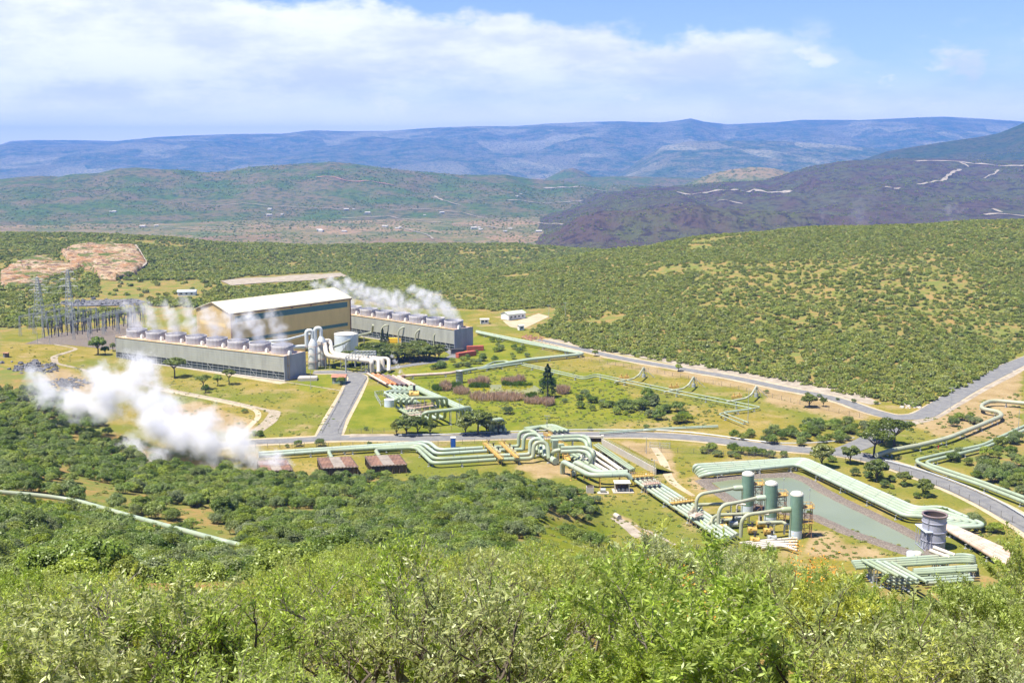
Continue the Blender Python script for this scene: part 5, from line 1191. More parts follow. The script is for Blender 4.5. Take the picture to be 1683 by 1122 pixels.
def pole(px, py, h, label, arm=True, cat='lamp pole', r=.13):
    p = G(px, py); root = empty('lamp_pole', p, label, cat, 'slim grey poles'); b = MB(); b.tube([p, p+Vector((0, 0, h))], [r, r*.6], 8); b.build('pole', MAT['grey_steel'], root)
    if arm: b = MB(); b.bar(p+Vector((-.8, 0, h)), p+Vector((.8, 0, h)), .12); b.box((p.x-.9, p.y, h+p.z), (.5, .3, .2)); b.box((p.x+.9, p.y, h+p.z), (.5, .3, .2)); b.build('lamp_head', MAT['grey_steel'], root)
for x, y, h, l in ((899, 708, 6, 'lamp pole beside the valve tower near the road bridge'), (1229, 695, 14, 'tall thin pole at the last zigzag of the wellhead pipelines'), (1562, 672, 9, 'lone pole at the edge of the upper road bend'), (1062, 745, 6, 'lamp pole by the double mesh gate'),
                   (511, 640, 10, 'lamp pole by the concrete slab next to the cooling tower'), (1075, 785, 6, 'lamp pole beside the orange platform'), (1672, 725, 12, 'pole among the bushes by the folded pipeline pair'), (902, 524, 9, 'pole beside the gravel yard of the white house'), (929, 520, 9, 'farther pole standing in the bushes above the gravel yard'), (755, 684, 7, 'thin pole at the corner of the manifold loops')): pole(x, y, h, l, h < 11)

# people on the road
def person(p, h, cm, label, ang):
    me = bpy.data.meshes.new('person'); s_ = h/1.75
    J = [(0, 0, .95), (0, 0, 1.15), (0, 0, 1.38), (0, 0, 1.50), (0, .02, 1.62), (0, .02, 1.72), (-.19, 0, 1.40), (-.25, .04, 1.13), (-.22, .12, .90), (.19, 0, 1.40), (.25, -.02, 1.13), (.24, .05, .88), (-.09, 0, .90), (-.11, .10, .50), (-.11, .02, .08), (-.11, .14, .04), (.09, 0, .90), (.10, -.08, .50), (.10, -.22, .10), (.10, -.12, .04)]
    Ed = [(0, 1), (1, 2), (2, 3), (3, 4), (4, 5), (2, 6), (6, 7), (7, 8), (2, 9), (9, 10), (10, 11), (0, 12), (12, 13), (13, 14), (14, 15), (0, 16), (16, 17), (17, 18), (18, 19)]
    Rr = [.15, .14, .17, .06, .10, .08, .07, .05, .035, .07, .05, .035, .10, .065, .045, .04, .10, .065, .045, .04]
    me.from_pydata([(x*s_, y*s_, z*s_) for x, y, z in J], Ed, []); o = bpy.data.objects.new('person', me); COL.objects.link(o); o.location = p; o.rotation_euler = (0, 0, ang)
    sk = o.modifiers.new('skin', 'SKIN'); o.modifiers.new('sub', 'SUBSURF').levels = 1
    for i, v in enumerate(me.skin_vertices[0].data): v.radius = (Rr[i]*s_, Rr[i]*s_*.85); v.use_root = i == 0
    me.materials.append(MAT[cm]); return tag(o, label, 'person')
def skin_layer(): pass
try:
    person(G(1273, 730.5), 1.75, 'cloth_dark', 'person in dark clothes walking along the lower road, on the marsh side', .6)
    person(G(1277, 731), 1.7, 'cloth_dark', 'person in dark clothes walking on the lower road, closer to the junction', .7)
    person(G(1542, 739), 1.7, 'cloth_red', 'person in a red top on the grass below the olive pipeline', .2)
except Exception as ex: print('person', ex)

# ---------------------------------------------------------------- switchyard and pylons
def pylon(px, py, H, label, wd=5):
    p = G(px, py); root = empty('pylon', p, label, 'pylon', 'lattice pylons at the switchyard'); b = MB()
    def cr(z): s_ = wd/2*(1-z/H)**.9+.45; return [(p.x-s_, p.y-s_), (p.x+s_, p.y-s_), (p.x+s_, p.y+s_), (p.x-s_, p.y+s_)]
    zs = [0]; z = 0
    while z < H*.96: z += max(1.6, 5*(1-z/H)); zs.append(min(z, H))
    for z0, z1 in zip(zs, zs[1:]):
        c0, c1 = cr(z0), cr(z1)
        for i in range(4):
            j = (i+1) % 4; b.bar((*c0[i], p.z+z0), (*c1[i], p.z+z1), .28); b.bar((*c0[i], p.z+z0), (*c1[j], p.z+z1), .15); b.bar((*c1[i], p.z+z1), (*c1[j], p.z+z1), .13)
    b.build('mast', MAT['grey_steel'], root)
    for z, w_ in ((H*.72, 5.5), (H*.83, 4.6), (H*.94, 3.8)):
        b = MB()
        for s_ in (-1, 1):
            b.bar((p.x, p.y, p.z+z), (p.x+s_*w_, p.y, p.z+z-.1), .22); b.bar((p.x, p.y, p.z+z+1.4), (p.x+s_*w_, p.y, p.z+z), .16); b.bar((p.x+s_*w_, p.y, p.z+z), (p.x+s_*w_, p.y, p.z+z-1.6), .18)
        b.build('cross_arm', MAT['grey_steel'], root)
    return p
y1 = pylon(66, 533, 30, 'lattice pylon standing in the scrub behind the switchyard, the broader one'); y2 = pylon(117, 545, 38, 'tall narrow lattice pylon in the middle of the switchyard', 4.2)
def gantry(a, d, H, nb, label):
    root = empty('switchyard_gantry', a, label, 'gantry', 'switchyard gantries'); b = MB()
    for i in range(nb+1):
        q = a.lerp(d, i/nb); pb = MB()
        for sx, sy in ((-.7, -.7), (.7, -.7), (.7, .7), (-.7, .7)): pb.bar((q.x+sx, q.y+sy, 0), (q.x+sx*.25, q.y+sy*.25, H), .17)
        for k in range(5): z0 = H*k/5; z1 = H*(k+1)/5; pb.bar((q.x-.6*(1-k/6), q.y, z0), (q.x+.6*(1-k/6), q.y, z1), .12)
        pb.build('column', MAT['grey_steel'], root)
    for z in (H, H-.9): b.bar((a.x, a.y, z), (d.x, d.y, z), .2)
    n = nb*6
    for k in range(n): q, q2 = a.lerp(d, k/n), a.lerp(d, (k+1)/n); b.bar((q.x, q.y, H-.9*(k % 2)), (q2.x, q2.y, H-.9*((k+1) % 2)), .13)
    b.build('beam', MAT['grey_steel'], root)
gantry(P(34, 556), P(120, 538), 13, 4, 'switchyard gantry at the far outer edge by the grassy rise')
gantry(P(72, 560), P(160, 540), 13, 4, 'second switchyard gantry, parallel to the outer edge one')
gantry(P(122, 562), P(215, 541), 12, 4, 'switchyard gantry behind the round tree')
gantry(P(50, 541), P(130, 527), 13, 4, 'rear switchyard gantry closest to the scrub')
gantry(P(150, 552), P(236, 533), 12, 4, 'switchyard gantry nearest the cooling tower end')
bm_ = MB(); bm_.bar((0, 0, 0), (0, 0, 2.6), .3); bm_.lathe((0, 0, 2.6), [(.22, 0), (.34, .15), (.22, .3), (.34, .45), (.22, .6), (.34, .75), (.22, .9), (.34, 1.05), (.22, 1.2), (.15, 2.3)], 8); ime = bm_.mesh('insulator_post'); ime.materials.append(MAT['dark_steel'])
k = 0
for i in range(13):
    for j in range(6):
        q = P(75+i*12.3+j*3, 560-i*1.9-j*4.1); o = bpy.data.objects.new('insulator_post', ime); COL.objects.link(o); o.location = (q.x+random.uniform(-1, 1), q.y+random.uniform(-1, 1), 0); o.scale = (1.5, 1.5, random.uniform(1.2, 1.8)); tag(o, 'dark insulator post standing in the switchyard', 'insulator', 'switchyard insulator posts')
def cable(a, d, sag, label, gr):
    n = 14; b = MB(); b.tube([a.lerp(d, k/n)-Vector((0, 0, sag*4*(k/n)*(1-k/n))) for k in range(n+1)], .07, 4); tag(b.build('power_line', MAT['grey_steel']), label, 'power line', gr)
for s_ in (-4, 4):
    for z in (.72, .83, .94): cable(y1+Vector((s_, 0, 30*z-1)), y2+Vector((s_, 0, 38*z-1)), 2, 'thin power line strung between the two lattice pylons', 'power lines of the switchyard')
for i, (x, y) in enumerate(((144, 533), (178, 528), (213, 527), (243, 525), (145, 560), (82, 566), (62, 566), (196, 548))): pole(x, y, 15 if i < 4 else 11, 'bare grey mast %s' % ['behind the switchyard near the dark pond', 'between dark pond and switchyard gantries', 'behind the steaming tower end', 'just behind the cooling tower deck', 'near the round tree of the switchyard', 'standing at the front kerb of the switchyard', 'in the corner by the grassy rise', 'between the insulators and the round tree'][i], False, 'mast', .16)
b = MB(); a = G(22, 610)
def rocks(cx, cy, n, spx, spy, s0, s1):
    for k in range(n):
        q = G(cx+random.gauss(0, spx), cy+random.gauss(0, spy)); s_ = random.uniform(s0, s1); n0 = len(b.v)
        b.lathe((q.x, q.y, q.z-s_*.1), [(s_*.9, 0), (s_*random.uniform(.7, 1.1), s_*.35), (s_*.6, s_*.75), (.02, s_*.85)], 6, smooth=False)
        for i in range(n0, len(b.v)): v = b.v[i]; b.v[i] = (v[0]+random.uniform(-.25, .25)*s_, v[1]+random.uniform(-.25, .25)*s_, v[2]+random.uniform(-.15, .15)*s_)
rocks(55, 604, 130, 17, 4, .5, 1.7); tag(b.build('rock_heap', MAT['scrap_rock']), 'dark rubble heap beside the bushes and the bending pale path', 'rock heap', None, 'stuff')
b = MB(); rocks(112, 632, 110, 16, 5, .4, 1.4); tag(b.build('rock_heap', MAT['scrap_rock']), 'second grey rubble heap half veiled by the steam', 'rock heap', None, 'stuff')
b = MB(); rocks(180, 499, 90, 30, 3, .8, 2.4); tag(b.build('rock_heap', MAT['scrap_rock']), 'long bluish rubble spoil behind the switchyard', 'rock heap', None, 'stuff')
b = MB(); rocks(870, 556, 70, 9, 2, .5, 1.0); tag(b.build('rock_heap', MAT['rust_steel']), 'reddish scrap heap at the start of the upper road', 'scrap heap', None, 'stuff')
b = MB(); rocks(1498, 667, 24, 9, 2.5, .4, 1.2); tag(b.build('rock_heap', MAT['pale_concrete']), 'pale boulders along the inner side of the road bend', 'boulders', None, 'stuff')

# distant homesteads on the valley floor
hb = MB(); hb.box((0, 0, 1.6), (13, 7, 3.2)); hw_ = hb.mesh('wall'); hw_.materials.append(MAT['concrete']); hb = MB()
hb.add([(-7, -4, 3.1), (7, -4, 3.1), (7, 0, 5), (-7, 0, 5), (7, 4, 3.1), (-7, 4, 3.1)], [(0, 1, 2, 3), (3, 2, 4, 5), (0, 3, 5), (1, 4, 2)]); hr_ = hb.mesh('roof'); hr_.materials.append(MAT['concrete'])
VIL = [(785, 377, 22, 5), (650, 372, 26, 5), (540, 380, 30, 6), (850, 378, 25, 4), (600, 350, 40, 6), (440, 352, 30, 6), (860, 324, 25, 4), (690, 352, 30, 5), (250, 372, 30, 4), (180, 352, 30, 5)]
for k in range(26):
    v = VIL[k % len(VIL)]; q = F(v[0]+random.gauss(0, v[2]*.6), v[1]+random.gauss(0, v[3]*.6))
    if q is None: continue
    r = bpy.data.objects.new('village_house', None); COL.objects.link(r); r.location = q; r.rotation_euler = (0, 0, random.uniform(-.6, .6)); s_ = random.uniform(.7, 1.5); r.scale = (s_, s_, s_); tag(r, 'tiny pale village house on the far valley floor', 'house', 'scattered houses of the far valley')
    for nm, me in (('wall', hw_), ('roof', hr_)): o = bpy.data.objects.new(nm, me); COL.objects.link(o); o.parent = r

# ---------------------------------------------------------------- plants
def leaf_mesh(name, C, A, Bv, L, Wd, tint, extra=None, mats=None):
    """diamond leaves: centre, long axis, cross axis, half sizes"""
    n = len(C); L = L[:, None]; Wd = Wd[:, None]
    V = np.stack([C-A*L, C+Bv*Wd, C+A*L, C-Bv*Wd], 1).reshape(-1, 3); q = np.arange(n*4).reshape(n, 4)
    V0 = np.zeros((0, 3)); T = np.repeat(tint, 4)
    me = bpy.data.meshes.new(name); ev, ef = ([], []) if extra is None else (extra.v, extra.f)
    nv = len(V)+len(ev); me.vertices.add(nv); co = np.concatenate([V, np.array(ev).reshape(-1, 3)]) if ev else V
    me.vertices.foreach_set('co', co.astype(np.float32).ravel())
    li = q.ravel().tolist(); st = list(range(0, n*4, 4)); p = n*4
    for f in ef: st.append(p); li += [i+len(V) for i in f]; p += len(f)
    me.loops.add(len(li)); me.loops.foreach_set('vertex_index', li); me.polygons.add(len(st)); me.polygons.foreach_set('loop_start', st)
    mi = [0]*n+[1]*len(ef); me.polygons.foreach_set('material_index', mi); me.update(calc_edges=True)
    a = me.attributes.new('tint', 'FLOAT', 'POINT'); a.data.foreach_set('value', np.concatenate([T, np.ones(len(ev))]).astype(np.float32))
    for m in mats: me.materials.append(m)
    return me
def unit(v): return v/np.maximum(np.linalg.norm(v, axis=-1, keepdims=True), 1e-6)


def crown_leaves(rx, rz, zc, ncl, per, leaf, seed, flat=1.0, fill=.5, clr=(.24, .40)):
    g = np.random.default_rng(seed); d = unit(g.normal(size=(ncl, 3))); d[:, 2] = np.abs(d[:, 2])*1.0-.25*(g.random(ncl)); d = unit(d)
    u = g.uniform(fill, 1, ncl)**.6; cc = d*u[:, None]*np.array([rx*.8, rx*.8, rz*.8]); cc[:, 2] += zc; cr = rx*g.uniform(*clr, ncl)
    dd = unit(g.normal(size=(ncl, per, 3))+d[:, None, :]*.55+np.array([0, 0, .25])); rr = cr[:, None]*g.uniform(.65, 1.08, (ncl, per))
    C = (cc[:, None, :]+dd*rr[:, :, None]*np.array([1, 1, .8*flat])).reshape(-1, 3)
    N = unit(dd*.8+g.normal(size=dd.shape)*.5+np.array([-.25, -.15, .75])).reshape(-1, 3); A = unit(np.cross(N, g.normal(size=N.shape))); B = np.cross(N, A)
    L = leaf*g.uniform(.6, 1.3, len(C)); t = np.repeat(g.uniform(.72, 1.3, ncl), per)*g.uniform(.85, 1.15, len(C))
    keep = C[:, 2] > .05; return C[keep], A[keep], B[keep], L[keep], L[keep]*.62, t[keep]


def stems(n, h, spread, r0, seed, twigs=3):
    rr = random.Random(seed); b = MB()
    for k in range(n):
        a = 2*math.pi*(k+rr.random()*.6)/n; p = Vector((.12*math.cos(a), .12*math.sin(a), -.25)); d = Vector((math.cos(a)*spread, math.sin(a)*spread, 1)); pts = [p]; q = p
        for j in range(4): q = q+Vector((d.x*h/4*rr.uniform(.5, 1.5), d.y*h/4*rr.uniform(.5, 1.5), h/4)); pts.append(q)
        b.tube(pts, [r0, r0*.8, r0*.6, r0*.4, r0*.15], 5)
        for m_ in range(twigs):
            s_ = pts[1+m_ % 3]; e = s_+Vector((rr.uniform(-1, 1)*h*.28, rr.uniform(-1, 1)*h*.28, rr.uniform(.1, .35)*h)); b.tube([s_, e], [r0*.4, r0*.1], 4)
    return b


bush_protos = []; far_protos = []; shrub_protos = []
for i in range(6):
    rx, rz = (1.0, .85) if i % 2 else (1.0, .7); zc = .62
    cl = crown_leaves(rx, rz, zc, 46, 120, .046, 100+i, fill=.3, clr=(.17, .34)); st = stems(6, 1.0, .6, .03, i, 6)
    bush_protos.append((leaf_mesh('foliage', *cl, mats=[MAT['leaf_bush']]), st.mesh('stems'), leaf_mesh('bush_mix', *cl, extra=st, mats=[MAT['leaf_bush'], MAT['twig']])))
    bush_protos[-1][1].materials.append(MAT['twig'])
for i in range(5):
    cl = crown_leaves(1.0, .62, .4, 14, 24, .17, 200+i, fill=.3, clr=(.26, .44)); far_protos.append(leaf_mesh('scrub_mix', *cl, mats=[MAT['leaf_scrub']]))
weed_protos = [leaf_mesh('weed_mix', *crown_leaves(1.0, .5, .3, 10, 30, .15, 700+i, fill=.2, clr=(.2, .4)), mats=[MAT['leaf_weed']]) for i in range(5)]


def shrub_proto(seed, per=10, thick=.015):
    """open shrub of branching stems with lance leaves in whorls at the twig tips (height about 1)"""
    rr = random.Random(seed); g = np.random.default_rng(seed); b = MB(); tips = []
    def grow(p, d, L, r, lev):
        pts = [p]; q = p; dd = d.copy(); ns = 3
        for k in range(ns): dd = (dd+Vector((rr.gauss(0, .16), rr.gauss(0, .16), rr.gauss(.05, .1)))).normalized(); q = q+dd*L/ns; pts.append(q)
        b.tube(pts, [r*(1-.5*k/ns) for k in range(ns+1)], 5 if lev < 2 else 3, cap=False)
        if lev >= 2: tips.append((q, dd)); tips.append((pts[2], dd))
        if lev < 4:
            for k in range(3 if lev < 3 else 2):
                a = rr.uniform(0, 6.28); side = Vector((math.cos(a), math.sin(a), rr.uniform(-.1, .5))); grow(pts[rr.choice((2, 3))] if k else q, (dd*.9+side*.75).normalized(), L*rr.uniform(.55, .8), r*.5, lev+1)
    for k in range(5):
        a = 2*math.pi*(k+rr.random())/5; grow(Vector((.05*math.cos(a), .05*math.sin(a), -.12)), Vector((math.cos(a)*.62, math.sin(a)*.62, 1)).normalized(), .33, thick, 0)
    T = np.array([tuple(t[0]) for t in tips]); D = np.array([tuple(t[1]) for t in tips])
    Tt = np.repeat(T, per, 0); Dd = np.repeat(D, per, 0); n = len(Tt)
    along = g.uniform(-.06, .03, n); out = unit(g.normal(size=(n, 3))+Dd*.45+np.array([0, 0, .15])); L = g.uniform(.0075, .0155, n)
    C = Tt+Dd*along[:, None]+out*(L[:, None]+.004); B = unit(np.cross(out, g.normal(size=out.shape))); tint = np.repeat(g.uniform(.55, 1.3, len(T)), per)*g.uniform(.7, 1.35, n)
    return C, out, B, L, L*.30, tint, b
sh = []; HT = []
for i in range(8):
    C, A, B, L, Wd, t, st = shrub_proto(300+i, *((24, .015) if i < 5 else (9, .022) if i < 7 else (2, .024))); sh.append((leaf_mesh('foliage', C, A, B, L, Wd, t, mats=[MAT['leaf_shrub']]), st.mesh('stems'), leaf_mesh('shrub_mix', C, A, B, L, Wd, t, extra=st, mats=[MAT['leaf_shrub'], MAT['twig']])))
    sh[-1][1].materials.append(MAT['twig'])
    HT.append(float(np.percentile(C[:, 2], 99)))


HTM = sum(HT[:5])/5
def put(name, root_loc, s_, rz, meshes, label, cat, group, sz=None):
    r = bpy.data.objects.new(name, None); COL.objects.link(r); r.location = root_loc; r.rotation_euler = (0, 0, rz); r.scale = (s_, s_, sz or s_); r.empty_display_size = .1
    tag(r, label, cat, group)
    for nm, me in meshes: o = bpy.data.objects.new(nm, me); COL.objects.link(o); o.parent = r
    return r


def scatter(name, pts, protos, label=None):
    """pts rows: x y z scale rot kind squash. One object: geometry nodes put a plant mesh on every point"""
    P_ = np.array(pts); me = bpy.data.meshes.new(name); me.vertices.add(len(P_)); me.vertices.foreach_set('co', P_[:, :3].astype(np.float32).ravel())
    for nm, col, ty in (('psize', 3, 'FLOAT'), ('prot', 4, 'FLOAT'), ('pkind', 5, 'INT'), ('psq', 6, 'FLOAT')):
        a = me.attributes.new(nm, ty, 'POINT'); a.data.foreach_set('value', P_[:, col].astype(np.int32 if ty == 'INT' else np.float32))
    me.update(); o = link(name, me); c = bpy.data.collections.new(name+'_kinds')
    for i, pm in enumerate(protos): q = bpy.data.objects.new('kind_%02d' % i, pm); c.objects.link(q)
    ng = bpy.data.node_groups.new(name, 'GeometryNodeTree'); ng.interface.new_socket('Geometry', in_out='INPUT', socket_type='NodeSocketGeometry'); ng.interface.new_socket('Geometry', in_out='OUTPUT', socket_type='NodeSocketGeometry')
    N = ng.nodes; gi = N.new('NodeGroupInput'); go = N.new('NodeGroupOutput'); ip = N.new('GeometryNodeInstanceOnPoints'); ci = N.new('GeometryNodeCollectionInfo')
    ci.inputs['Collection'].default_value = c; ci.inputs['Separate Children'].default_value = True; ci.inputs['Reset Children'].default_value = True
    def na(nm, ty): x = N.new('GeometryNodeInputNamedAttribute'); x.data_type = ty; x.inputs[0].default_value = nm; return next(s for s in x.outputs if s.enabled and s.name == 'Attribute')
    cr = N.new('ShaderNodeCombineXYZ'); cs = N.new('ShaderNodeCombineXYZ'); Lk = ng.links; sz = na('psize', 'FLOAT'); mu = N.new('ShaderNodeMath'); mu.operation = 'MULTIPLY'
    Lk.new(na('prot', 'FLOAT'), cr.inputs[2]); Lk.new(sz, cs.inputs[0]); Lk.new(sz, cs.inputs[1]); Lk.new(sz, mu.inputs[0]); Lk.new(na('psq', 'FLOAT'), mu.inputs[1]); Lk.new(mu.outputs[0], cs.inputs[2])
    Lk.new(gi.outputs[0], ip.inputs['Points']); Lk.new(ci.outputs[0], ip.inputs['Instance']); ip.inputs['Pick Instance'].default_value = True
    Lk.new(na('pkind', 'INT'), ip.inputs['Instance Index']); Lk.new(cr.outputs[0], ip.inputs['Rotation']); Lk.new(cs.outputs[0], ip.inputs['Scale']); Lk.new(ip.outputs[0], go.inputs[0])
    md = o.modifiers.new('scatter', 'NODES'); md.node_group = ng; return tag(o, label, None, None, 'stuff')


def interp(x, line): return np.interp(x, [a for a, b in line], [b for a, b in line])
SHRUB_TOP = [(-300, 950), (0, 938), (130, 925), (260, 958), (400, 950), (520, 918), (640, 897), (760, 903), (870, 888), (960, 925), (1050, 893), (1130, 880), (1230, 897), (1300, 915), (1390, 950), (1440, 980), (1500, 990), (1600, 985), (1640, 965), (1660, 940), (1683, 925), (2000, 900)]
BUSH_TOP = [(-400, 560), (0, 598), (60, 612), (110, 640), (150, 668), (180, 700), (240, 742), (330, 757), (480, 770), (590, 777), (680, 785), (760, 774), (830, 762), (900, 778), (950, 795), (985, 815), (1000, 845), (1010, 885), (1100, 890), (1200, 925), (1380, 965), (1560, 985), (1650, 960), (1683, 945), (2200, 900)]
PIPE_LINE = [(-50, 806), (0, 808), (60, 813), (125, 822), (215, 848), (300, 871), (366, 889), (392, 895)]

# leafy shrubs on the near slope
sp = []; placed = []
Y = 10.0
while Y < 112:
    st_ = 1.5+Y*.02; x = -Y*.56-3
    while x < Y*.56+3:
        X = x+rng.uniform(-.45, .45)*st_; yy = Y+rng.uniform(-.5, .5)*st_; s_ = rng.uniform(1.2, 3.9)*(1.0 if Y > 14 else .8); z = gz(X, yy)
        px, py = to_px(X, yy, z+s_*HTM); lim = interp(px, SHRUB_TOP)+rng.normal()*9+22
        if Y < 45 and rng.random() < .3:
            kk_ = math.tan(TILT+math.atan((lim-561)/FPX)); need = (CAMZ-kk_*yy-z)/HTM*.96
            if .8 < need < 4.4: s_ = need; px, py = to_px(X, yy, z+s_*HTM)
        if px < 560 and Y > 62: lim = 9999
        tries = 0
        while py < lim and tries < 6: s_ *= .84; px, py = to_px(X, yy, z+s_*HTM); tries += 1
        if py >= lim-4 and s_ > .5: sp.append((X, yy, z, s_, rng.uniform(0, 6.28), rng.choice(8, p=[.13, .13, .13, .13, .13, .135, .135, .08]), rng.uniform(.8, 1.15)))
        x += st_
    Y += st_*.92
HERO = [(722, 12.2, 3.0), (1235, 12.4, 3.0), (338, 12.0, 2.7), (1600, 12.6, 2.6)]; keep_ = []
for q in sp:
    ok = True; q = list(q)
    for hx_, hY, hs in HERO:
        X0 = (hx_-841.5)/FPX*(hY*math.cos(TILT)+8*math.sin(TILT))
        if math.hypot(q[0]-X0, q[1]-hY) < .9: ok = False
        elif hY-2.5 < q[1] < hY and abs(q[0]-X0*q[1]/hY) < .6: q[3] = min(q[3], 1.1)
    if ok: keep_.append(tuple(q))
sp = keep_
sp.sort(key=lambda q: math.hypot(q[0], q[1]))
def inview(q, m=60): px, py = to_px(q[0], q[1], q[2]+q[3]); return -m < px < 1683+m and py < 1122+140
vis = [q for q in sp if inview(q)]; rest = [q for q in sp if not inview(q)]
for q in vis[:290]: i = int(q[5]); put('shrub', q[:3], q[3], q[4], [('foliage', sh[i][0]), ('stems', sh[i][1])], 'light green narrow leaved shrub with thin grey twigs in the near thicket', 'shrub', 'narrow leaved shrubs of the near thicket', q[3]*q[6])
HM = []
for k_ in range(3):
    C, A, B, L, Wd, t, st = shrub_proto(900+k_*3, 9, .034); st_m = st.mesh('stems'); st_m.materials.append(MAT['bark']); HM.append((leaf_mesh('foliage', C, A, B, L*1.15, Wd*1.15, t, mats=[MAT['leaf_shrub']]), st_m))
HLB = ['tree like shrub with dark forked trunk below the concrete path', 'tree like shrub with dark forked trunk beside orange blossoms', 'tree like shrub with gnarled stems below the lone pipeline', 'tree like shrub with forked stems under the wide grey stack']
for k_, (hx_, hY, hs) in enumerate(HERO): X0 = (hx_-841.5)/FPX*(hY*math.cos(TILT)+8*math.sin(TILT)); m_ = HM[k_ % 3]; put('tree_like_shrub', (X0, hY, gz(X0, hY)), hs, k_*1.3, [('foliage', m_[0]), ('stems', m_[1])], HLB[k_], 'shrub', None)
scatter('shrub_thicket', vis[290:]+rest, [s[2] for s in sh], 'light green shrub thicket on the slope')
print('shrubs', len(vis), len(rest))

# broad bushes of the near hillside
bp = []
Y = 62
while Y < 470:
    st_ = 2.7+Y*.0042; x = -Y*.62-5
    while x < Y*.62+5:
        X = x+rng.uniform(-.45, .45)*st_; yy = Y+rng.uniform(-.5, .5)*st_; z = gz(X, yy)
        s_ = rng.uniform(1.7, 2.7)*(1+.25*(fbm([X], [yy], 30, 2, 8)[0]))*(1.12 if rng.random() < .12 else 1)
        px, py = to_px(X, yy, z+s_*1.25); bx, by = to_px(X, yy, z); ok = py > interp(px, BUSH_TOP)+rng.normal()*3
        if yy < 112 and px > 560: ok = False
        if yy < 112: ok = ok and py > interp(px, SHRUB_TOP)-30
        if inpoly(bx, by, [(880, 852), (1005, 850), (1060, 915), (1010, 945), (905, 935), (870, 900)]) and rng.random() < .93: ok = False
        if inpoly(bx, by, [(1000, 830), (1060, 850), (1120, 900), (1060, 905), (1005, 880)]): ok = False
        if -60 < bx < 400:
            pl = interp(bx, PIPE_LINE)
            if by > pl-3 and interp(px, PIPE_LINE)+4 > py and rng.random() < .95: ok = False
            if pl-40 < by < pl+3 and 120 < bx < 420 and rng.random() < .72: ok = False
        dens = fbm([X], [yy], 22, 3, 21)[0]
        if dens < -.20: ok = False
        if ok: bp.append((X, yy, z, s_, rng.uniform(0, 6.28), rng.integers(0, 6), rng.uniform(.75, 1.15)))
        x += st_
    Y += st_*.9
def seen(q): px, py = to_px(q[0], q[1], q[2]+q[3]*.8); return 0 < px < 1683 and py < interp(px, SHRUB_TOP)-6
bp.sort(key=lambda q: math.hypot(q[0], q[1]))
vis = [q for q in bp if seen(q)]; rest = [q for q in bp if not seen(q)]
for q in vis[:140]: i = int(q[5]); put('bush', q[:3], q[3], q[4], [('foliage', bush_protos[i][0]), ('stems', bush_protos[i][1])], 'rounded olive green bush on the slope below the thicket', 'bush', 'rounded bushes on the near slope', q[3]*q[6])
bush_rest = vis[140:]+rest
print('bushes', len(vis), len(rest))

# far scrub: hill, plateau
HILL = [(560, 478), (640, 505), (700, 508), (800, 508), (868, 545), (960, 572), (1080, 592), (1250, 618), (1400, 650), (1470, 662), (1500, 672), (1545, 655), (1600, 628), (1690, 572), (2100, 480), (2100, 320), (1683, 340), (1150, 370), (900, 400), (560, 430)]
PLAT = [(-300, 360), (1150, 385), (1000, 420), (640, 500), (570, 490), (330, 506), (240, 505), (228, 520), (110, 532), (30, 552), (0, 552), (-300, 560)]
HOLES = [[(0, 432), (60, 418), (130, 404), (225, 404), (245, 440), (200, 466), (100, 466), (60, 474), (0, 474)], [(160, 462), (330, 460), (335, 492), (165, 490)], [(355, 464), (400, 455), (560, 446), (580, 458), (470, 468), (380, 473)], [(100, 490), (245, 488), (250, 508), (90, 508)],
         [(800, 512), (915, 505), (905, 528), (862, 548), (800, 542)], [(0, 548), (40, 545), (110, 535), (230, 515), (240, 550), (0, 575)]]
far_pts = []
def fill(poly, Y0, Y1, st0, k, smin, smax, sparse=None):
    Y = Y0
    while Y < Y1:
        st_ = st0+Y*k; xs = np.arange(-Y*.60, Y*.60, st_); m_ = len(xs); X = xs+rng.uniform(-.48, .48, m_)*st_; yy = Y+rng.uniform(-.5, .5, m_)*st_
        z = np.array([gz(a, c) for a, c in zip(X, yy)]); bx, by = to_px(X, yy, z); ok = inpoly(bx, by, poly)
        for hi_, h in enumerate(HOLES): ok &= ~(inpoly(bx, by, h) & (rng.random(m_) < (.6 if hi_ == 0 else .93 if hi_ == 1 else 1)))
        dn = fbm(X, yy, 60, 3, 31); ok &= dn+rng.normal(size=m_)*.08 > -.22
        if sparse: sp_ = inpoly(bx, by, sparse); ok &= ~(sp_ & (rng.random(m_) < .5)); ok &= rng.random(m_) > .1
        s_ = rng.uniform(smin, smax, m_)*(1+.5*fbm(X, yy, 40, 2, 77))
        for j in np.nonzero(ok)[0]: far_pts.append((X[j], yy[j], z[j]-.15, s_[j], rng.uniform(0, 6.28), rng.integers(0, 5), rng.uniform(.75, 1.1)))
        Y += st_*.92
fill(HILL, 470, 1290, 2.1, .0014, 1.2, 2.3, [(1150, 440), (1560, 415), (1640, 500), (1500, 560), (1250, 530), (1120, 490)])
nh = len(far_pts); fill(PLAT, 690, 2000, 2.5, .0024, 1.7, 3.2)
g_ = np.random.default_rng(5); n_ = 24000; yy = np.sqrt(g_.uniform(2050**2, 6300**2, n_)); xx = yy*g_.uniform(-.47, .47, n_); dn = fbm(xx, yy, 260, 4, 61)
for a, c, d_ in zip(xx, yy, dn):
    if d_ > -.06: s_ = g_.uniform(2.5, 5)*(a*0+c/4500)**.5; far_pts.append((a, c, fz(a, c)-.5, s_, g_.uniform(0, 6.28), g_.integers(0, 5), g_.uniform(.5, .9)))
print('far scrub', nh, len(far_pts))
scatter('scrub_cover', far_pts, far_protos, 'dense low scrub covering the hill and plateau')

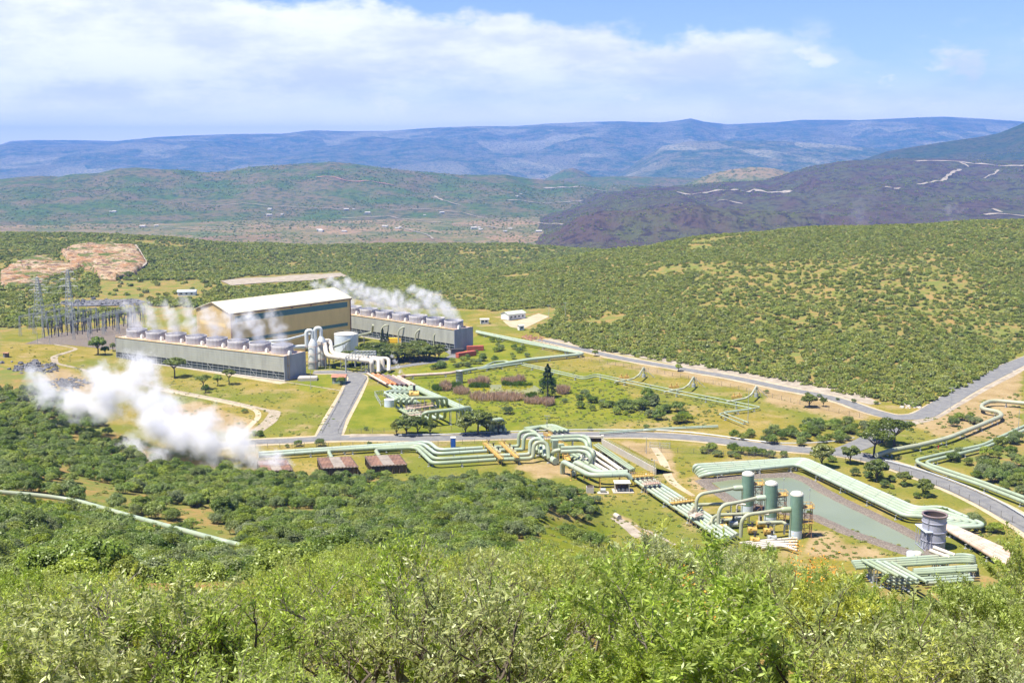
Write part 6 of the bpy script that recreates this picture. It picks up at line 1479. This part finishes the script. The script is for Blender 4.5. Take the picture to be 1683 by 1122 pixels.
# separate bushes and trees of the site
def tree_meshes(kind, seed):
    b = MB(); rr = random.Random(seed)
    if kind == 'row':
        b.tube([(0, 0, -.1), (.02, 0, .25), (.0, .03, .45)], [.03, .025, .02], 7)
        for k in range(5): a = k*1.25+rr.random(); b.tube([(0, .02, .2), (.2*math.cos(a), .2*math.sin(a), .5), (.3*math.cos(a), .3*math.sin(a), .7)], [.016, .012, .004], 5)
        cl = crown_leaves(.54, .46, .54, 52, 110, .030, seed, .7, .2, (.17, .30)); m_ = 'leaf_tree'
    elif kind == 'acacia':
        b.tube([(0, 0, -.1), (.02, 0, .3), (.0, .03, .5)], [.035, .028, .022], 7)
        for k in range(6): a = k*1.05+rr.random(); b.tube([(0, .02, .42), (.18*math.cos(a), .18*math.sin(a), .62), (.36*math.cos(a), .36*math.sin(a), .78)], [.018, .012, .004], 5)
        cl = crown_leaves(.52, .24, .72, 34, 80, .032, seed, .6, .2, (.17, .30)); m_ = 'leaf_tree'
    elif kind == 'round':
        b.tube([(0, 0, -.1), (.02, 0, .25), (.0, .03, .45)], [.045, .035, .025], 7)
        for k in range(5): a = k*1.25+rr.random(); b.tube([(0, .02, .3), (.16*math.cos(a), .16*math.sin(a), .5), (.25*math.cos(a), .25*math.sin(a), .7)], [.02, .014, .004], 5)
        cl = crown_leaves(.48, .42, .55, 40, 80, .036, seed, .9, .25, (.16, .32)); m_ = 'leaf_bush'
    else:
        b.tube([(0, 0, -.05), (0, 0, .9)], [.03, .006], 7); g = np.random.default_rng(seed); n = 3600; h = g.uniform(.06, 1, n)**.85; rad = (.24 if kind == 'pine' else .2)*(1-h)**.7*g.uniform(.35, 1.05, n)**.5*(1+.25*np.sin(h*38)); a = g.uniform(0, 6.28, n)
        C = np.stack([rad*np.cos(a), rad*np.sin(a), h], 1); o_ = unit(np.stack([np.cos(a), np.sin(a), g.normal(-.15, .35, n)], 1)); B = unit(np.cross(o_, g.normal(size=o_.shape)))
        cl = (C, o_, B, g.uniform(.012, .03, n), g.uniform(.006, .012, n), g.uniform(.7, 1.3, n)); m_ = 'leaf_dark'
    t = b.mesh('trunk'); t.materials.append(MAT['bark']); return [('crown', leaf_mesh('crown', *cl, mats=[MAT[m_]])), ('trunk', t)]
TM = {k: [tree_meshes(k, 400+i*7+len(k)) for i in range(n)] for k, n in (('acacia', 3), ('round', 3), ('row', 3), ('pine', 1))}
def tree(px, py, h, kind, label, gr=None, wide=1.0, name='tree'):
    p = G(px, py); r = put(name, p, h*wide, random.uniform(0, 6.28), random.choice(TM[kind]), label, 'tree', gr, h); return r
tree(900, 653, 15, 'pine', 'dark conifer shaped tree at the edge of the marsh pond', None, 1.15, 'conifer')
tree(629, 571, 11, 'pine', 'pointed little conifer poking above the row of trees', 'two pointed conifers', .75, 'conifer'); tree(637, 572, 9, 'pine', 'shorter pointed conifer beside its taller twin', 'two pointed conifers', .75, 'conifer')
for i in range(19): tree(570+i*8.5+random.uniform(-2, 2), 601-i*.55+random.uniform(-2, 2), random.uniform(7.5, 9), 'row', 'green tree in the long row behind the steam pipes', 'front row of trees behind the steam pipes', 1.12)
for i in range(9): tree(600+i*13+random.uniform(-3, 3), 592-i*.3+random.uniform(-2, 2), random.uniform(8.5, 10), 'row', 'flat topped green tree in the back of the long row', 'back row of flat topped trees', 1.25)
for x, y, h, k, l, wd in ((161, 583, 11, 'round', 'round tree in front of the switchyard', .9), (173, 583, 5, 'round', 'small round tree beside the switchyard tree', 1), (186, 577, 5, 'round', 'little tree next to the far cooling tower corner', .8), (287, 620, 10, 'acacia', 'tall acacia tree in front of the long cooling tower', 1.1), (335, 640, 7, 'acacia', 'middle acacia sapling of the three on the lawn', 1.1), (358, 634, 6, 'round', 'slim acacia between its neighbours on the lawn', .8), (377, 632, 7.5, 'acacia', 'acacia tree nearest the cooling tower inlet', .95), (338, 645, 4, 'round', 'low bushy tree on the lawn', 1.1),
                          (668, 715, 8, 'round', 'leafy tree at the road fence in front of the manifold', 1.15), (687, 714, 7.5, 'round', 'second leafy tree at the road fence in front of the manifold', 1.1), (707, 714, 6, 'round', 'smaller leafy tree at the end of the fence group', 1.1), (765, 714, 8, 'round', 'dark tree covering the small green loops by the road', 1.1), (785, 714, 10, 'acacia', 'spreading tree in front of the small green loops', 1.2), (800, 713, 9, 'round', 'big leafy tree beside the pipe crossing', 1.0), (820, 713, 6, 'acacia', 'thin crowned tree next to the pipe crossing', 1.1), (652, 715, 6, 'round', 'slender tree first in the fence group', .9),
                          (1436, 752, 11, 'acacia', 'big spreading tree right at the road junction', 1.2), (1470, 735, 11, 'acacia', 'large flat crowned tree above the junction', 1.4), (1450, 727, 9, 'acacia', 'feathery tree behind the junction tree', 1.3), (1350, 768, 9, 'round', 'dark tree beside the wide pipe bundle bend', 1.0), (1397, 762, 7, 'round', 'pale round tree at the inner side of the junction', 1.0), (1440, 790, 8, 'round', 'thin twiggy tree between road and wide pipe bundle', 1.0), (1330, 672 - 3, 6, 'round', 'round green tree alone by the wellhead meadow', 1.2), (1353, 668, 4.5, 'round', 'small dark tree beside the upper road', .8), (1486, 797, 5, 'round', 'small round tree on the road verge', 1), (1518, 815, 6, 'round', 'small tree by the verge beside the road sign of rocks', 1),
                          (560, 632, 4, 'round', 'small bright tree hiding the gatehouse wall', 1.2), (1115, 610, 4, 'round', 'lone little tree on the verge of the upper road', 1.1), (978, 585, 3.5, 'round', 'tiny tree where hairpin pipeline meets the upper road', 1.1)): tree(x, y, h, 'row' if k == 'round' and (650 < x < 830 or x > 1320) else k, l, None, wd)
def sbush(x, y, s_, label, gr, mat_=None):
    p = G(x, y); i = random.randrange(6); put('bush', p, s_, random.uniform(0, 6.28), [('foliage', bush_protos[i][0]), ('stems', bush_protos[i][1])], label, 'bush', gr, s_*random.uniform(.8, 1.1))
def bline(poly, n, s0, s1, label, gr):
    xs = [a for a, b in poly]; ys = [b for a, b in poly]; k = 0; tr = 0
    while k < n and tr < n*40:
        tr += 1; x, y = random.uniform(min(xs), max(xs)), random.uniform(min(ys), max(ys))
        if inpoly(x, y, poly):
            s_ = random.uniform(s0, s1); k += 1
            if k <= n*.5: sbush(x, y, s_, label, gr)
            else: p = G(x, y); bush_rest.append((p.x, p.y, p.z, s_, random.uniform(0, 6.28), random.randrange(6), random.uniform(.8, 1.1)))
bline([(1195, 722), (1240, 712), (1330, 705), (1420, 712), (1405, 726), (1330, 734), (1230, 728)], 34, 1.8, 3.0, 'bright green bush in the belt beyond the lower road', 'bush belt beyond the lower road')
bline([(1300, 700), (1380, 695), (1430, 700), (1450, 716), (1400, 712), (1320, 708)], 18, 2.0, 3.2, 'tall bush behind the bush belt near the junction', 'bushes behind the belt')
bline([(1130, 738), (1180, 740), (1290, 746), (1295, 758), (1190, 754)], 18, 1.5, 2.6, 'green bush along the fence on the pond side of the road', 'bushes along the pond side fence')
bline([(1020, 672), (1060, 650), (1140, 676), (1140, 700), (1100, 697), (1040, 682)], 18, 2.4, 4.0, 'big grey green bush in the clump beyond the marsh meadow', 'bush clump beyond the marsh meadow')
bline([(915, 655), (960, 650), (1040, 668), (1090, 692), (1000, 680), (930, 668)], 24, 1.2, 2.4, 'low green bush between marsh and bush clump', 'low bushes by the marsh')
bline([(780, 558), (850, 565), (890, 585), (820, 594), (760, 606), (690, 612), (750, 590)], 34, 1.4, 2.6, 'bush in the green strip behind the hairpin pipeline', 'bushes behind the hairpin pipeline')
bline([(1570, 745), (1690, 722), (1690, 822), (1620, 800), (1560, 765)], 38, 2.0, 3.4, 'olive bush inside the folded pipeline pair', 'bushes inside the folded pipelines')
bline([(1535, 843), (1560, 850), (1665, 880), (1660, 888), (1610, 870), (1540, 850)], 13, 1.6, 2.7, 'dense green bush between the wide pipe bundle and the curving road', 'bushes between bundle and road')
bline([(1360, 755), (1470, 790), (1530, 815), (1520, 826), (1400, 780)], 14, 1.0, 2.0, 'bush on the verge above the wide pipe bundle', 'bushes on the verge above the bundle')
bline([(1560, 690), (1610, 680), (1620, 695), (1570, 705)], 8, 1.8, 2.8, 'dark bush under the bend of the olive pipeline', 'bushes under the olive pipeline')
bline([(1200, 640), (1400, 655), (1460, 668), (1300, 650)], 6, .8, 1.4, 'small bush on the sandy verge', 'verge bushes')
bline([(590, 782), (700, 788), (680, 792), (600, 790)], 5, 1.4, 2.2, 'bush at the foot of the striped shed', 'bushes below the sheds')
bline([(415, 715), (450, 700), (450, 712), (430, 718)], 4, 1.2, 1.8, 'round bush at the end of the pale channel', 'bushes at the pale channel')
for x, y, s_, l in ((490, 733, 1.9, 'round bush on the fence line in front of the site road'), (527, 733, 2.2, 'widest round bush on the fence line by the site road'), (472, 735, 1.0, 'little bush next to the steam plume end'), (601, 707, 1.1, 'narrow dark bush in the grass by the lower road'), (607, 731, 1.2, 'pair like bush above the four pipes'), (834, 680, 2.8, 'broad green bush alone on the marsh meadow'), (974, 662, 2.4, 'very dark round bush beyond the conifer'), (1330, 845, 1.0, 'low bush on the pond bank'),
                    (933, 815, 1.6, 'reddish bush beside the concrete chamber'), (640, 775, 2.3, 'bush growing against the striped shed front'), (970, 707, 1.3, 'small bush by the far guard rail'), (1062, 704, 1.5, 'bush at the thin pipes beyond the guard rail'), (402, 678, 1.6, 'grey green bush inside the bend of the dirt path')): sbush(x, y, s_, l, None)

scatter('bush_cover', bush_rest, [s[2] for s in bush_protos], 'rounded bushes covering the near slope and the belts')

# tufts and small shrubs on the meadows
tf = []
for poly, n, s0, s1 in (([(640, 600), (1000, 600), (1100, 690), (860, 700), (700, 650)], 500, .3, .9), ([(200, 600), (570, 640), (540, 710), (440, 720), (250, 660)], 420, .25, .8), ([(560, 630), (640, 650), (700, 710), (540, 712)], 90, .15, .4), ([(820, 600), (1230, 660), (1180, 705), (860, 700), (700, 640)], 900, .25, 1.1), ([(880, 590), (1250, 640), (1400, 700), (1260, 690)], 260, .25, .8),
                        ([(1000, 745), (1240, 752), (1160, 810), (1080, 790)], 120, .25, .8), ([(900, 800), (1110, 810), (1200, 890), (1050, 880)], 260, .25, .9), ([(1340, 850), (1510, 905), (1480, 925), (1330, 920)], 130, .3, .9), ([(1340, 765), (1520, 830), (1600, 865), (1680, 900), (1640, 900), (1500, 830)], 220, .4, 1.2),
                        ([(1480, 700), (1640, 650), (1683, 640), (1683, 720), (1500, 760)], 260, .3, 1.1), ([(400, 750), (720, 765), (900, 790), (600, 785)], 200, .2, .6), ([(0, 560), (130, 580), (180, 640), (60, 600)], 130, .3, 1.0), ([(860, 850), (1020, 850), (1060, 920), (900, 930)], 120, .3, 1.0), ([(150, 790), (420, 850), (400, 900), (100, 840)], 150, .3, 1.1), ([(1560, 905), (1600, 880), (1683, 940), (1640, 945)], 60, .3, .8)):
    xs = [a for a, b in poly]; ys = [b for a, b in poly]; k = 0
    while k < n*1.7:
        x, y = random.uniform(min(xs), max(xs)), random.uniform(min(ys), max(ys)); k += 1
        if inpoly(x, y, poly): p = G(x, y); tf.append((p.x, p.y, p.z-.05, random.uniform(s0, s1), random.uniform(0, 6.3), random.randrange(5), random.uniform(.5, .9)))
scatter('weed_tufts', tf, weed_protos, 'scattered weeds and low tufts on the meadows')

# reeds round the marsh
def reeds(name, blobs, m_, h0, h1, n, label):
    C = []; 
    for x, y, wx, wy in blobs:
        for k in range(n):
            a = random.uniform(0, 6.28); r_ = math.sqrt(random.random()); p = G(x+wx*r_*math.cos(a), y+wy*r_*math.sin(a)); C.append((p.x, p.y, 0))
    C = np.array(C); m2 = len(C); h = rng.uniform(h0, h1, m2); h = h*(1+1.6*fbm(C[:, 0], C[:, 1], 3.5, 3, 4)); A = unit(np.stack([rng.normal(0, .22, m2), rng.normal(0, .22, m2), np.ones(m2)], 1)); B = unit(np.cross(A, rng.normal(size=A.shape)))
    C = C+A*h[:, None]/2; me = leaf_mesh(name, C, A, B, h/2, rng.uniform(.07, .16, m2), rng.uniform(.7, 1.3, m2), mats=[MAT[m_]]); tag(link(name, me), label, None, None, 'stuff')
reeds('dry_reeds', [(787, 631, 18, 2.5), (758, 645, 13, 4), (800, 656, 30, 4), (835, 657, 26, 3.5), (843, 627, 20, 2.5), (733, 640, 8, 3), (880, 662, 18, 3), (901, 664, 10, 4), (925, 646, 10, 3)], 'reed_leaf', 1.8, 3.6, 1100, 'tall pinkish dry reeds around the marsh pond')
reeds('green_reeds', [(787, 636, 18, 1.5), (850, 633, 26, 1.6), (870, 652, 12, 2), (748, 637, 14, 4), (720, 640, 10, 3), (900, 630, 14, 4)], 'reed_green', 1.0, 2.2, 1100, 'green sedge around the marsh pond')

# orange blossoms among the near shrubs
fl = []
C_ = []
for x, y, n, spx in ((1240, 1082, 13, 28), (1180, 1098, 6, 16), (1270, 1105, 8, 20), (1150, 950, 3, 8), (1205, 985, 2, 10), (1290, 925, 3, 14), (1345, 965, 3, 12)):
    for k in range(n):
        px = x+random.gauss(0, spx); py = y+random.gauss(0, spx*.5); best = min([q for q in sp if q[1] < 26], key=lambda q: (to_px(q[0], q[1], q[2]+q[3]*1.1)[0]-px)**2+(to_px(q[0], q[1], q[2]+q[3]*1.1)[1]-py)**2)
        p = np.array((best[0]+random.uniform(-.3, .3)*best[3], best[1]-random.uniform(0, .3)*best[3], best[2]+best[3]*random.uniform(1.04, 1.2))); C_.append(p+rng.normal(size=(46, 3))*np.array([.055, .055, .12]))
C_ = np.concatenate(C_); A = unit(rng.normal(size=C_.shape)); B = unit(np.cross(A, rng.normal(size=A.shape)))
tag(link('orange_blossoms', leaf_mesh('orange_blossoms', C_, A, B, np.full(len(C_), .02), np.full(len(C_), .013), np.ones(len(C_)), mats=[MAT['orange_flower']])), 'orange blossoms on top of the near shrubs', None, None, 'stuff')

# ---------------------------------------------------------------- steam
def blob_mesh(name, blobs, seed):
    """one closed surface round a chain of overlapping puffs"""
    bm = bmesh.new()
    for (c, r) in blobs: bmesh.ops.create_icosphere(bm, subdivisions=2, radius=r*1.45, matrix=Matrix.Translation(c))
    me = bpy.data.meshes.new(name); bm.to_mesh(me); bm.free(); o = link(name, me)
    md = o.modifiers.new('join', 'REMESH'); md.mode = 'VOXEL'; md.voxel_size = max(.35, min(r for c, r in blobs)*.35); return o


def steam(name, blobs, dens, nscale, label, soft=.45, thr=(.38, .62), col=(.97, .97, 1.0), step=1.0, cat='steam', group=None, det=4.0, power=1.0, amp=3.3):
    m, t = mat(name); g = t.n('ShaderNodeNewGeometry'); p0 = g.outputs['Position']; f = None
    wn = t.n('ShaderNodeTexNoise', Scale=nscale*.9, Detail=3.0, Roughness=.6); t.put(wn, 'Vector', p0)
    rr_ = sum(r for c, r in blobs)/len(blobs); wa = t.n('ShaderNodeVectorMath', {'operation': 'MULTIPLY_ADD'}); t.put(wa, 0, wn.outputs['Color']); wa.inputs[1].default_value = (rr_*2.0,)*3; wa.inputs[2].default_value = (-rr_*1.0,)*3
    p = t.n('ShaderNodeVectorMath', {'operation': 'ADD'}); t.put(p, 0, p0); t.put(p, 1, wa.outputs[0]); p = p.outputs[0]
    for c, r in blobs:
        dn = t.n('ShaderNodeVectorMath', {'operation': 'DISTANCE'}); t.put(dn, 0, p); dn.inputs[1].default_value = c
        v = t.m('SUBTRACT', 1.0, t.m('DIVIDE', dn.outputs['Value'], r)); f = v if f is None else t.m('SMOOTH_MAX', f, v, .12)
    n = t.noise(p0, nscale*1.6, det, .62)
    n9 = t.noise(p0, nscale*7, 3, .7) if amp > 3 else None
    f2 = t.m('ADD', t.m('MULTIPLY', f, 1/soft), t.m('MULTIPLY', t.m('SUBTRACT', n, .53), amp)); f2 = f2 if n9 is None else t.m('ADD', f2, t.m('MULTIPLY', t.m('SUBTRACT', n9, .55), 1.5))
    d = t.m('MULTIPLY', t.ramp(f2, .1, 2.6), dens)
    if power != 1: pass
    pv = t.n('ShaderNodeVolumePrincipled', Color=col, Density=d, Anisotropy=.0); pv.inputs['Density Attribute'].default_value = ''
    t.n('ShaderNodeOutputMaterial', Volume=pv); m.cycles.volume_step_rate = step; m.cycles.homogeneous_volume = False
    o = blob_mesh('steam_plume', blobs, 1); o.data.materials.append(m); return tag(o, label, None, group, 'stuff')


def chain(px, py, depth_pt, items):
    """puffs given as (px, py, radius in photo px) at the depth of a ground point"""
    out = []
    for x, y, r, dY in items:
        d = raydir(x, y); k = (depth_pt.y+dY)/d.y; q = Vector((0, 0, CAMZ))+d*k; out.append((q, r*k/FPX*1.0))
    return out


src = G(455, 770)
big = [(470, 762, 13, -5), (452, 762, 22, -7), (432, 764, 22, -8), (448, 760, 20, 1), (420, 752, 31, 2), (388, 738, 43, 4), (348, 728, 53, 6), (303, 712, 56, 8), (266, 688, 54, 11), (235, 660, 52, 14), (215, 625, 46, 18), (238, 598, 38, 22), (172, 652, 50, 20), (132, 665, 40, 24), (88, 648, 38, 28), (60, 622, 30, 32), (222, 740, 28, 8), (262, 752, 30, 5), (335, 690, 32, 10), (162, 622, 36, 22)]
steam('steam_big', chain(0, 0, src, big), 0.6, .085, 'huge white steam plume drifting from the half hidden shed', .42, step=1.0, det=6.0, amp=4.2)
steam('steam_big', chain(0, 0, src, [(430, 750, 40, 3), (370, 715, 62, 6), (290, 680, 70, 12), (230, 620, 62, 19), (120, 640, 62, 26), (60, 640, 44, 30), (250, 740, 46, 8)]), .05, .11, 'thin steam veil round the huge plume by the hidden shed', .7, step=1.3)
cp = [((tops1[i]), i) for i in range(8)]
for i, (x, y, z) in enumerate(tops1):
    base = Vector((x, y, z)); w_ = Vector((-.4, .1, 0)); h = [7, 7, 8, 9, 10, 10, 14, 16][i] if i < 8 else 10
    k = rng.uniform(.85, 1.15); bl = [(base+Vector((0, 0, -.2)), 5.2), (base+w_*2+Vector((0, 0, 2.8)), 5.9), (base+w_*5+Vector((0, 0, 6.5*k)), 5.9), (base+w_*9+Vector((0, 0, 10.5*k)), 5.4), (base+w_*13+Vector((0, 0, 14*k)), 4.6)]
    steam('steam_fan', bl, .7, .15, 'thin white steam column over one fan of the long tower before the hall', .75, group='steam over the near cooling tower', step=1.0, det=5, amp=1.4)
for i, (x, y, z) in enumerate(tops2):
    base = Vector((x, y, z)); w_ = Vector((-.8, .2, 0)); k = rng.uniform(.85, 1.2)
    bl = [(base+Vector((0, 0, 0)), 5.0), (base+w_*2.5+Vector((0, 0, 4)), 6.0), (base+w_*6+Vector((0, 0, 7*k)), 6.4), (base+w_*11+Vector((0, 0, 10.5*k)), 5.8), (base+w_*17+Vector((0, 0, 13*k)), 4.8)]
    steam('steam_fan', bl, .7, .13, 'dense white steam column over one fan of the tower behind the hall', .7, group='steam over the far cooling tower', step=1.0, det=5, amp=1.4)
v = VENT+Vector((0, 0, 2.2)); steam('steam_vent', [(v, 1.1), (v+Vector((-1.5, 0, 1.8)), 1.5), (v+Vector((-2.6, .5, 4)), 1.7), (v+Vector((-3.8, .5, 6.6)), 1.8), (v+Vector((-5.4, 1, 9)), 1.6)], 1.6, .6, 'thin steam jet rising from the small rusty vent pot', .6, step=1.0)
for i, (x, y, r, Yd, dd, l) in enumerate(((1558, 348, 22, 1700, .012, 'white steam wisp behind the crest of the bushy hill'), (1415, 335, 36, 2300, .0022, 'faint steam drifting over the dark lava slope'), (1352, 330, 26, 2400, .0018, 'very faint steam wisp over the dark lava slope'))):
    q = raydir(x, y); k = Yd/q.y; c = Vector((0, 0, CAMZ))+q*k; R_ = r*k/FPX; c2 = c-Vector((0, 0, R_*.9))
    steam('steam_wisp', [(c, R_*.8), (c2, R_), (c+Vector((R_*.8, 0, R_*.2)), R_*.7)], dd*2.2, .9/R_, l, .6, step=1.0, det=4)

# hazy air: one closed box round everything, sky outside
m, t = mat('haze'); pv = t.n('ShaderNodeVolumePrincipled', Color=(.12, .34, .95), Density=HAZE, Anisotropy=.0)
t.n('ShaderNodeOutputMaterial', Volume=pv); m.cycles.homogeneous_volume = True
zlo = 0.0; ZTOP = 0.0
for o in bpy.data.objects:
    if o.type == 'MESH' and o.get('kind') == 'structure':
        a_ = np.zeros(len(o.data.vertices)*3, np.float32); o.data.vertices.foreach_get('co', a_); zlo = min(zlo, float(a_[2::3].min())); ZTOP = max(ZTOP, float(a_[2::3].max())+25)
b = MB(); b.box((0, 10300, (zlo-8+ZTOP)/2), (64000, 25600, ZTOP-(zlo-8))); hz = b.build('haze', MAT['haze']); tag(hz, kind='stuff')
print('zlo', zlo, ZTOP)

# distant homesteads and tracks on the valley floor
def far_hit(px, py):
    best = None
    dg = bpy.context.evaluated_depsgraph_get(); ok, loc, nrm, idx, ob, mx = S.ray_cast(dg, Vector((0, 0, CAMZ)), raydir(px, py).normalized()); return loc if ok else None
